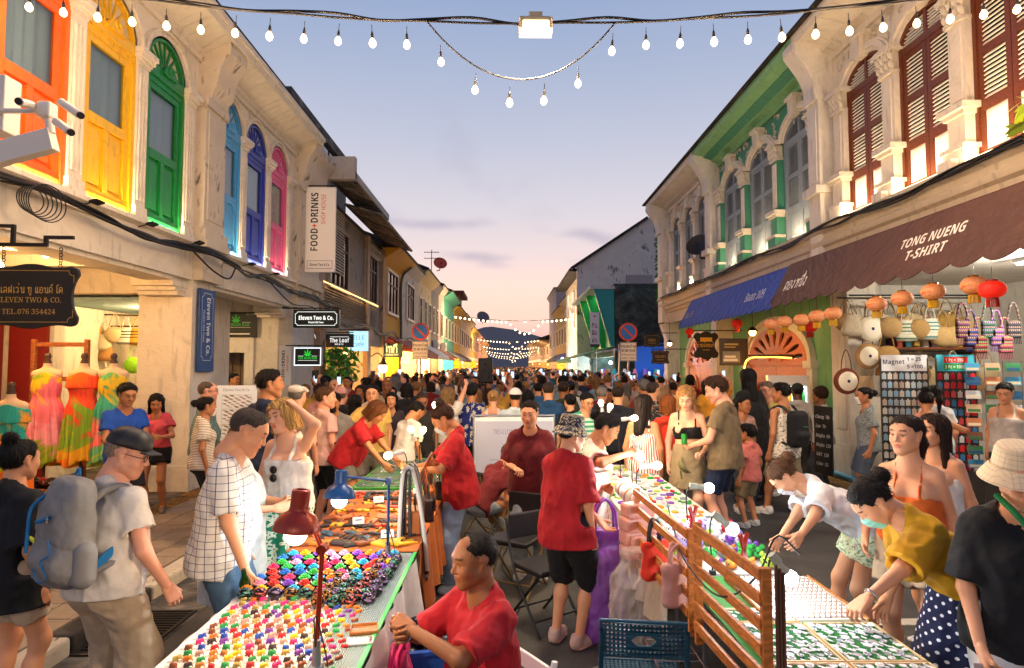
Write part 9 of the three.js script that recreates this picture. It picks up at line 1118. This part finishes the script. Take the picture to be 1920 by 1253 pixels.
  const spk = thing('wall_speaker','small black speaker high in the left shop room','speaker',AT(147,580,11.5)); mk('cabinet',[rbox(0.2,0.24,0.2,0.02)],M.black,spk); mk('cone',[put(new THREE.TorusGeometry(0.05,0.01,6,16),0,-0.03,0.101)],cm(0x222222,0.5),spk);
  // ---------- right shop display ----------
  tag(mk('bag_rod',[bar([5.3,3.14,-9.4],[7.6,3.14,-9.4],0.014)],M.iron),'dark rod carrying straw bags across the right shop','rod');
  [[1633,617,'round',0xe6dec8,0x2f6fb0,'upper white round bag with a blue ring'],[1628,668,'round',0xb08a56,0x3a78b8,'lower brown round bag with a blue ring'],[1668,614,'half',0xb0905e,0,'tan half moon bag'],[1664,668,'half',0xa8844e,0,'lower tan half moon bag'],[1598,608,'net',0xc9bca4,0,'pale macrame bag at the pillar'],[1700,618,'net',0xd8d4c0,0x3f6a5a,'green striped'],[1722,618,'half',0xa58450,0,'knotted straw'],[1745,615,'net',0xdcd8c8,0x3a7a80,'teal striped'],[1768,632,'half',0xb89a66,0,'left ribbed shell'],[1788,632,'half',0xb89a66,0,'right ribbed shell'],[1650,722,'net',0xc9ccc8,0,'white net'],[1622,722,'net',0xb9a07a,0,'beige net'],[1588,715,'round',0x7a3a22,0xd8a060,'small embroidered round bag on the pillar']].forEach(([px,py,k,c,c2,w]) => bag(`${w.includes('bag') ? w : w + ' bag'} hanging in the right shop`,'bag',AT(px,py,9.3),k,c,c2));
  tag(mk('bag_rod',[bar([5.6,3.2,-10.3],[8.0,3.2,-10.3],0.012),bar([6.3,2.3,-10.5],[8.0,2.3,-10.5],0.012)],M.iron),'second dark rods with bags deeper in the right shop','rod');
  for (let i = 0; i < 22; i++) { const up = i < 12,k = up ? i : i - 12,n = ['tan','straw','brown','cream','honey'][i % 5]; bag(`${n} bag, ${ord[k]} from the left on the ${up ? 'upper' : 'lower'} back rod`,'bag',[(up ? 5.75 : 6.4) + k * 0.19,(up ? 2.78 : 1.9) - (i % 3) * 0.05,-10.3],['half','net','round'][i % 3],[0xb08a56,0xd8c49a,0x8a6238,0xe2d8c0,0xc09a4a][i % 5],i % 4 === 1 ? 0x4a6a5a : 0); }
  const cbn = thing('wooden_cabinet','dark wooden shelf cabinet of small goods at the back of the right shop','cabinet',[7.3,0.11,-10.7]); for (const x of [-0.75,0.75]) mk('side_panel',[bx(x - 0.03,x + 0.03,0,2.3,-0.2,0.2)],M.woodD,cbn); for (let r = 0; r < 5; r++) { mk('shelf',[bx(-0.72,0.72,0.3 + r * 0.48,0.34 + r * 0.48,-0.2,0.2)],M.wood,cbn); const jr = []; for (let i = 0; i < 9; i++) jr.push(rbox(0.1,0.14 + (i * r % 3) * 0.05,0.1,0.012,-0.6 + i * 0.15,0.43 + r * 0.48,0.05,0,0,0,1)); jr.forEach((q,i) => mk('small_box',[q],cm([0xb0402a,0x2a6a7a,0xd8b050,0xe0dccf,0x5a3a5a][(i + r) % 5],0.6),cbn)); }
  [0x6a2a5a,0x2a3a7a,0x8a2030,0x1f5a4a,0x7a4a9a,0xa83a5a,0x2a2a3a].forEach((c,i) => { const g = thing('woven_bag',`${['plum', 'indigo', 'crimson', 'dark green', 'violet', 'rose', 'charcoal'][i]} patterned hill tribe shoulder bag in the right shop`,'bag',AT(1806 + i * 16,618 + (i % 3) * 14,8.3)); const m = printed(ptex(64,(u,v) => { const k = Math.floor(v * 8) % 3,a = (Math.abs(((u * 6 + v * 3) % 1) - 0.5) < 0.2); const b = [(c >> 16) / 255,((c >> 8) & 255) / 255,(c & 255) / 255]; return a && k === 1 ? [0.75,0.62,0.35] : k === 2 ? b.map((q) => q * 0.45) : k === 1 ? [b[2] * 0.8,b[0] * 0.7,b[1] + 0.1] : b; },6)); mk('bag_body',[rbox(0.19,0.24,0.06,0.025)],m,g); mk('strap',[tube([[-0.09,0.1,0],[-0.02,0.36,0],[0.02,0.36,0],[0.09,0.1,0]],0.014,20)],m,g); const tf = []; for (let j = 0; j < 9; j++) tf.push(bar([-0.09 + j * 0.022,-0.11,0],[-0.09 + j * 0.022,-0.2,0.01],0.005,4)); mk('tassel',tf,cm(c,0.9),g); });
  const pack = G([rbox(0.06,0.085,0.012,0.004),box(0.02,0.02,0.006,0,0.05,0)]);
  const rack = (label,x,D,w,head,cs,rows,cols) => { const g = thing('souvenir_board',label,'display rack',[x,0.11,-D],-0.25); mk('frame',[bx(-w / 2,w / 2,0.2,1.86,-0.02,-0.005),bar([-w / 2,0,0],[-w / 2,2.05,0],0.014),bar([w / 2,0,0],[w / 2,2.05,0],0.014)],cm(0x3a3a3a,0.6),g); const t = canvas(320,110,head); mk('header',[put(new THREE.PlaneGeometry(w,0.24),0,1.98,0.01)],printM(t),g,1); const ms = cs.map((c) => cm(c,0.35)); for (let r = 0; r < rows; r++) for (let k = 0; k < cols; k++) { const p = mk('packet',pack,ms[(r * 3 + k * 2 + (r * k) % 3) % ms.length],g,'raw'); p.position.set(-w / 2 + w * (k + 0.5) / cols,1.78 - r * 0.13,0.012); } };
  rack('white headed board of fridge magnets in packets',5.92,9.1,0.62,(x,W,H) => { x.fillStyle = '#e8eaee'; x.fillRect(0,0,W,H); x.fillStyle = '#1a2a4a'; x.font = 'bold 42px sans-serif'; x.fillText('Magnet',12,62); x.font = 'bold 36px sans-serif'; x.fillText('1 = 25฿',180,42); x.fillText('5 =100฿',180,92); },[0xb9cfd8,0x8fb6cf,0xd8d4c8,0xa8b0b8,0xc9b8a8],11,8);
  rack('board of toy packets with red cards under a bright printed header',6.55,8.9,0.5,(x,W,H) => { x.fillStyle = '#38b0c8'; x.fillRect(0,0,W,H); x.fillStyle = '#d82a1c'; x.fillRect(60,14,200,40); x.fillStyle = '#1f9a3a'; x.fillRect(60,60,200,40); x.fillStyle = '#fff'; x.font = 'bold 32px sans-serif'; x.fillText('1 Pc = 390',76,46); x.fillText('3 Pc = 1000',70,92); },[0xc8202a,0xd84a50,0xc9c9c9,0x3a78a8,0xb81c28],11,6);
  const pr = thing('postcard_rack','wire rack of picture postcards at the right edge','postcard rack',[6.55,0.11,-7.9],-0.35),wr = []; for (let i = 0; i < 6; i++) wr.push(bar([-0.5 + i * 0.2,0,0],[-0.5 + i * 0.2,2.0,0],0.006,5)); mk('wires',wr,M.steel,pr); for (let r = 0; r < 9; r++) for (let k = 0; k < 5; k++) { const t = (r * 5 + k) % 7; const c = mk('postcard',[rbox(0.17,0.11,0.006,0.002)],[cm(0x49a7d8,0.4),cm(0xe2c49a,0.4),cm(0x3f8f5a,0.4),cm(0xd8e4ea,0.4),cm(0x8a5a3a,0.4),cm(0x2a6a9a,0.4),cm(0xd88a5a,0.4)][t],pr); c.position.set(-0.44 + k * 0.22,1.92 - r * 0.18,0.03); c.rotation.x = -0.2; const ins = mk('picture',[rbox(0.14,0.035,0.004,0.001)],[cm(0xe8e0c0,0.5),cm(0x2f7a4a,0.5),cm(0x1f5a8a,0.5)][t % 3],c); ins.position.set(0,-0.025,0.003); }
  const tb = folding('hat_table','table of hats, coconut bowls and trinkets at the right edge',5.3,6.6,6.1,7.0,0.85,M.woodD,cloth(0x2a2420),0.5);
  for (let s = 0; s < 4; s++) for (let i = 0; i < 5; i++) { const c = [[0xd8c49a,'straw'],[0xc8501c,'orange banded'],[0x2a6a8a,'blue banded'],[0xd8b030,'yellow banded'],[0xe4e0d4,'cream']][(i + s) % 5],g = thing('sun_hat',`${c[1]} sun hat, ${ord[i]} from the bottom of stack ${ord[s]} on the hat table`,'hat',[5.6 + s * 0.26,0.86 + i * 0.045,-6.75 + (s % 2) * 0.1],0,'hats on the right table'); mk('straw',[lathe([[0.001,0.12],[0.06,0.118],[0.085,0.09],[0.09,0.02],[0.16,0.0],[0.165,0.006],[0.094,0.03]],24)],std(c[0],0.85,{ bumpMap: rep(T.weave,8),bumpScale: 0.004 }),g); mk('band',[cyl(0.0905,0.0925,0.022,0,0.04,0,24)],cm(i % 2 ? 0x3a1a12 : 0xb02a20,0.8),g); }
  for (let i = 0; i < 14; i++) { const k = i % 5,c = [0x5a3a24,0xd01f8a,0xe0702a,0x6fc0a0,0x2f2018][k],g = tag(mk('coconut_bowl',[lathe([[0.02,0],[0.055,0.02],[0.072,0.06],[0.068,0.06],[0.05,0.024],[0.001,0.008]],20)],std(c,0.25)),`${['brown', 'magenta', 'orange', 'mint', 'black'][k]} lacquered bowl, ${ord[i]} in the spread on the hat table`,'bowl','bowls on the hat table'); g.position.set(5.36 + (i % 7) * 0.16,0.86,-6.2 - Math.floor(i / 7) * 0.17); g.rotation.x = 0.5; }
  const nk = thing('necklace_stand','rail of bead necklaces hanging beside the postcards','display stand',[6.45,0.86,-6.95]); mk('rail',[bar([-0.3,0.75,0],[0.35,0.75,0],0.01),bar([-0.3,0,0],[-0.3,0.75,0],0.01),bar([0.35,0,0],[0.35,0.75,0],0.01)],M.woodD,nk); for (let i = 0; i < 12; i++) { const b = []; for (let j = 0; j < 16; j++) b.push(sph(0.013,-0.27 + i * 0.05 + (j % 2) * 0.014,0.73 - j * 0.024,0.01,6)); mk('necklace',b,cm([0x3a5a3a,0xb9c8cc,0x1c1c1c,0xd8d0b8][i % 4],0.35),nk); }
  const fr = thing('drinks_fridge','white glass door fridge full of lit drinks before the orange door','fridge',[5.45,0.11,-11.9],-0.35); mk('cabinet',[bx(-0.36,0.36,0,1.75,-0.35,-0.31),bx(-0.36,-0.32,0,1.75,-0.31,0.28),bx(0.32,0.36,0,1.75,-0.31,0.28),bx(-0.32,0.32,1.55,1.75,-0.31,0.3),bx(-0.32,0.32,0,0.15,-0.31,0.28)],M.whiteP,fr); mk('fridge_light',[bx(-0.3,0.3,1.52,1.545,0.1,0.2)],glow(0xe8fff4,8),fr); strip([0,1.5,0.15],0.6,0.1,[0,-1,-0.3],0xe0fff0,40,fr); for (let r = 0; r < 4; r++) { mk('shelf',[bx(-0.32,0.32,0.28 + r * 0.32,0.29 + r * 0.32,-0.3,0.22)],M.steel,fr); for (let i = 0; i < 8; i++) mk('bottle',[cyl(0.03,0.03,0.16,-0.27 + i * 0.077,0.375 + r * 0.32,0.12,10),cyl(0.012,0.026,0.06,-0.27 + i * 0.077,0.48 + r * 0.32,0.12,8)],cm([0x1f7a3a,0xc8281c,0xd89a1c,0x3a1c10,0x2a9a6a][(i + r) % 5],0.2),fr); }
  const ll = thing('rope_light','warm string of tiny lights up the frame of the drinks stand','rope light',[4.75,0,-12.1]); mk('light_rope',[tube([[0,0.3,0],[0.02,1.2,0.02],[0,2.15,0],[0.4,2.22,0],[0.85,2.2,0.1]],0.016,40)],glow(0xffb640,5),ll); mk('frame',[bar([0,0,-0.03],[0,2.3,-0.03],0.02),bar([0,2.25,-0.03],[0.9,2.25,0.07],0.02)],M.woodD,ll); lamp([0.1,1.6,0.15],0xffb450,2,{ parent: ll,r: 8 });
  lamp([6.9,3.3,-7.6],0xfff2e0,13); const tl = thing('ceiling_tube','white fluorescent tube lamp on the ceiling of the right shop','lamp',[6.9,3.42,-7.6]); mk('light_tube',[put(new THREE.CapsuleGeometry(0.02,1.1,4,10),0,0,0,PI / 2)],glow(0xf4f8ff,14),tl); mk('batten',[bx(-0.04,0.04,0.02,0.07,-0.6,0.6)],M.whiteP,tl);
  for (const [x,D,c] of [[5.2,12.9,0xffc070],[5.2,15.6,0xffb060],[5.2,19.5,0xffc888]]) { const w = thing('wall_lantern',`wall lantern under the right facade, ${Math.round(D)} paces along`,'lamp',[x,2.75,-D]); w.userData.label = D < 14 ? 'glowing pendant lamp under the blue awning by the large orange door' : D < 17 ? 'glowing pendant lamp at the far end of the blue awning' : 'glowing pendant lamp before the white unit, farthest of three'; mk('bulb',[sph(0.07,0,0,0,12)],glow(c,14),w); mk('lamp_hood',[lathe([[0.03,0.12],[0.05,0.1],[0.12,0.03],[0.118,0.03],[0.045,0.1]],18),bar([0,0.1,0],[0,0.7,0],0.006,5)],M.black,w); lamp([0,0,0],c,1.7,{ parent: w,r: 3 }); }
  // blue tent stalls in the gap on the right
  const te = thing('market_tent','blue and white market tent stall between the white unit and the green fin house','stall',[6.2,0,-27]); mk('canopy',[prof([[-1.8,3.2],[1.9,2.7],[1.9,2.66],[-1.8,3.16]],-3.2,3.2).applyMatrix4(new THREE.Matrix4().makeRotationY(-PI / 2))],cm(0x1d4fb4,0.6),te); for (const x of [-1.8,1.8]) for (const z of [-3,3]) mk('pole',[bar([x,0,z],[x,2.9,z],0.025)],M.steel,te); mk('back_sheet',[bx(0.1,1.9,0.2,3,-3.1,-3.05)],cm(0x1668d8,0.6),te); for (let i = 0; i < 7; i++) mk('hung_dress',[lathe([[0.06,1.9],[0.14,1.6],[0.1,1.45],[0.22,0.9],[0.2,0.9]],12,-1.5 + i * 0.5,0,-2.6)],cm([0x9a6ad8,0x38b0b8,0xe0e4ea,0xd88ab0][i % 4],0.8),te); for (const x of [-1.2,0.2,1.4]) { mk('stall_lamp',[sph(0.09,x,2.4,1.5,10)],glow(0xe6f6ff,16),te); lamp([x,2.4,1.5],0xd8ecff,6,{ parent: te,r: 4 }); }
}
// ---------- cables, cameras, dishes, plants ----------
{
  const cab = (label,pts,n,r,sd) => { const g = thing('cable_bundle',label,'cables'),q = rng(sd); for (let i = 0; i < n; i++) mk('cable',[tube(pts.map(([x,y,z]) => [x + (q() - 0.5) * 0.05,y + (q() - 0.5) * 0.11,z]),r * (0.7 + q() * 0.7),pts.length * 10,5)],M.cable,g); return g; };
  const L = []; for (let D = 4.0; D < 17; D += 0.8) L.push([XL + 0.2 + (Math.abs(D - 10) < 0.5 ? 0.16 : 0),3.84 - (D - 4) * 0.012 + 0.04 * Math.sin(D * 2.2),-D]); const lb = cab('black cable bundle running along the cream facade under the windows',L,7,0.016,5);
  for (let i = 0; i < 6; i++) mk('loop',[put(new THREE.TorusGeometry(0.13 + i * 0.012,0.006,5,30),XL + 0.22 + i * 0.012,3.7,-6.05 - i * 0.03,0,PI / 2 - 0.3,0)],M.cable,lb); mk('drop',[tube([[XL + 0.2,3.8,-9.2],[XL + 0.3,3.55,-9.7],[XL + 0.32,3.5,-10.2],[XL + 0.25,3.75,-10.6]],0.014,24),tube([[XL + 0.2,3.8,-12],[XL + 0.3,3.4,-13.2],[XL + 0.3,3.45,-14.6],[XL + 0.3,3.3,-15.4]],0.014,24)],M.cable,lb);
  const Rr = []; for (let D = 4.6; D < 22.5; D += 0.9) Rr.push([XR - 0.37,4.42 - 0.03 * Math.sin(D * 1.7),-D]); cab('black cable bundle along the moulded band above the awnings',Rr,5,0.012,9);
  const R2 = []; for (let D = 15.5; D < 34; D += 1.4) R2.push([XL + 0.25,3.3 + 0.12 * Math.sin(D * 1.3),-D]); cab('tangled black cables along the grey shophouse',R2,6,0.02,11);
  [7.0,8.1,9.35,11.3,12.5].forEach((D,i) => { const f = thing('facade_spot',`small dark flood fixture under the coloured windows, ${ord[i]} from the left`,'lamp',[XL + 0.24,3.93,-D],PI / 2); mk('housing',[rbox(0.16,0.03,0.1,0.01,0,0,0,-0.3)],M.iron,f); mk('arm',[bar([0,0,-0.04],[0,-0.04,-0.2],0.008)],M.iron,f); });
  const cc = thing('camera_mast','white mast arm carrying three security cameras at the left edge','camera',[0,0,0]); const wm = cm(0xe4e0d6,0.4),p0 = AT(-60,305,4.4),p1 = AT(100,262,4.4); mk('mast',[beam(p0,p1,0.08,0.16)],wm,cc); const hub = AT(88,208,4.4); mk('cross_arm',[bar(AT(-40,208,4.4),hub,0.02),bar(hub,AT(95,250,4.4),0.03),rbox(0.1,0.12,0.1,0.02,...hub)],wm,cc);
  [[60,198,35,190],[115,192,150,216],[105,228,132,248]].forEach(([a,b,c,d]) => { const u = AT(a,b,4.35),v = AT(c,d,4.2),k = new THREE.Group(); k.name = 'camera'; cc.add(k); mk('camera_housing',[bar(u,v,0.029,14)],wm,k); const e = v3(v).add(v3(v).sub(v3(u)).normalize().multiplyScalar(0.012)); mk('camera_lens',[bar(v,e,0.024,14)],M.black,k); }); mk('control_box',[rbox(0.2,0.42,0.16,0.01,...AT(-2,200,4.5))],wm,cc);
  const dish = (label,p,r,m,ry,back) => { const d = thing('satellite_dish',label,'satellite dish',p,ry); mk('reflector',[lathe(Array.from({ length: 9 },(_,i) => [r * i / 8,0.25 * r * (i / 8) ** 2]),28,0,0,0,1.1)],m,d); mk('feed_arm',[bar([0,-r * 0.6,r * 0.5],[0,0,r * 0.9],0.015),sph(0.05,0,0,r * 0.9,8),bar([0,0,-0.05],[0,-r * 0.9,-0.1],0.03),bar([0,-r * 0.9,-0.1],[back,-r * 1.0,-0.1],0.03)],M.iron,d); };
  dish('dark brown satellite dish on the white unit',AT(1312,462,17.2),0.36,cm(0x2a2218,0.5),-0.6,0.5); dish('orange satellite dish above the left roofs',AT(825,495,40),0.45,cm(0xc8441c,0.5),0.3,-0.2); dish('pale satellite dish far down the left roofs',AT(905,596,84),0.9,cm(0x5a5a60,0.5),0.4,0);
  const an = thing('roof_antenna','thin television aerial above the left roofs','aerial',AT(809,500,40)); mk('mast',[bar([0,-1.2,0],[0,1.1,0],0.025)],M.iron,an); for (let i = 0; i < 2; i++) mk('element',[bar([-0.5,0.95 - i * 0.4,0],[0.5,0.95 - i * 0.4,0],0.02)].concat(Array.from({ length: 6 },(_,j) => bar([-0.45 + j * 0.18,0.95 - i * 0.4,-0.25],[-0.45 + j * 0.18,0.95 - i * 0.4,0.25],0.012,4))),M.iron,an);
  const plant = (name,label,p,R,H,n,c,sd,hang) => { const g = thing(name,label,'plant',p),q = rng(sd),ms = [leaf(c),leaf(new THREE.Color(c).multiplyScalar(0.6).getHex()),leaf(new THREE.Color(c).multiplyScalar(1.4).getHex())],ls = [[],[],[]],st = []; for (let i = 0; i < n; i++) { const a = q() * 6.28,r = R * Math.sqrt(q()),y = H * (q() - (hang ? 1 : 0)),f = new THREE.PlaneGeometry(0.07,0.2,1,3),P = f.attributes.position; for (let k = 0; k < P.count; k++) { const v = (P.getY(k) + 0.1) / 0.2; P.setX(k,P.getX(k) * Math.sin(PI * clamp(v,0.08,0.95))); P.setZ(k,-0.06 * v * v); } f.computeVertexNormals(); ls[i % 3].push(put(f,Math.cos(a) * r,y,Math.sin(a) * r,q() * 2 - 1,a,q() * 2)); if (i % 12 === 0) st.push(bar([0,hang ? 0 : 0,0],[Math.cos(a) * r,y,Math.sin(a) * r],0.006,4)); } ls.forEach((l,i) => { const m = mk('foliage',l,ms[i],g); m.userData.kind = 'stuff'; }); mk('stem',st,M.woodD,g); };
  plant('hanging_fern','green fern hanging over the pavement beside the pale blue sign',AT(632,655,16.4),0.55,0.9,420,0x3f8a2a,4,1); plant('wall_creeper','green creeper growing on the end wall of the white unit',[XR + 0.2,4.3,-23.2],0.35,2.6,420,0x2f6a22,8); plant('roof_sprig','sprig of bright leaves at the right edge before the brown windows',AT(1918,255,6.2),0.14,0.4,26,0x9ab81c,12);
  for (const [D,i] of [[35,0],[41,1],[46,2]]) { const a = thing('air_conditioner',['first','second','third'][i] + ' air conditioner on the left facades, counted from the camera','air conditioner',[XL + 0.25,3.45,-D],PI / 2); mk('case',[rbox(0.85,0.6,0.32,0.02)],M.whiteP,a); mk('fan_grille',[put(new THREE.TorusGeometry(0.2,0.012,5,22),-0.1,0,0.162),put(new THREE.TorusGeometry(0.1,0.012,5,18),-0.1,0,0.162)],cm(0x55585a,0.6),a); }
  const ls = thing('street_lantern','white glass lantern on a black bracket by the yellow shopfront','lamp',AT(718,690,23)); mk('glass',[lathe([[0.06,-0.18],[0.14,-0.12],[0.17,0.1],[0.001,0.12]],16)],glow(0xffe6b8,8),ls); mk('lamp_hood',[lathe([[0.2,0.1],[0.08,0.25],[0.02,0.4],[0.001,0.4]],16),tube([[0,0.38,0],[-0.2,0.55,0],[-0.5,0.4,0]],0.025,16)],M.iron,ls); lamp([0,-0.05,0],0xffd898,5,{ parent: ls,r: 5 });
}
scene.traverse((o) => { if (o.isMesh) { o.castShadow = true; o.receiveShadow = true; } });
renderer.render(scene,camera);
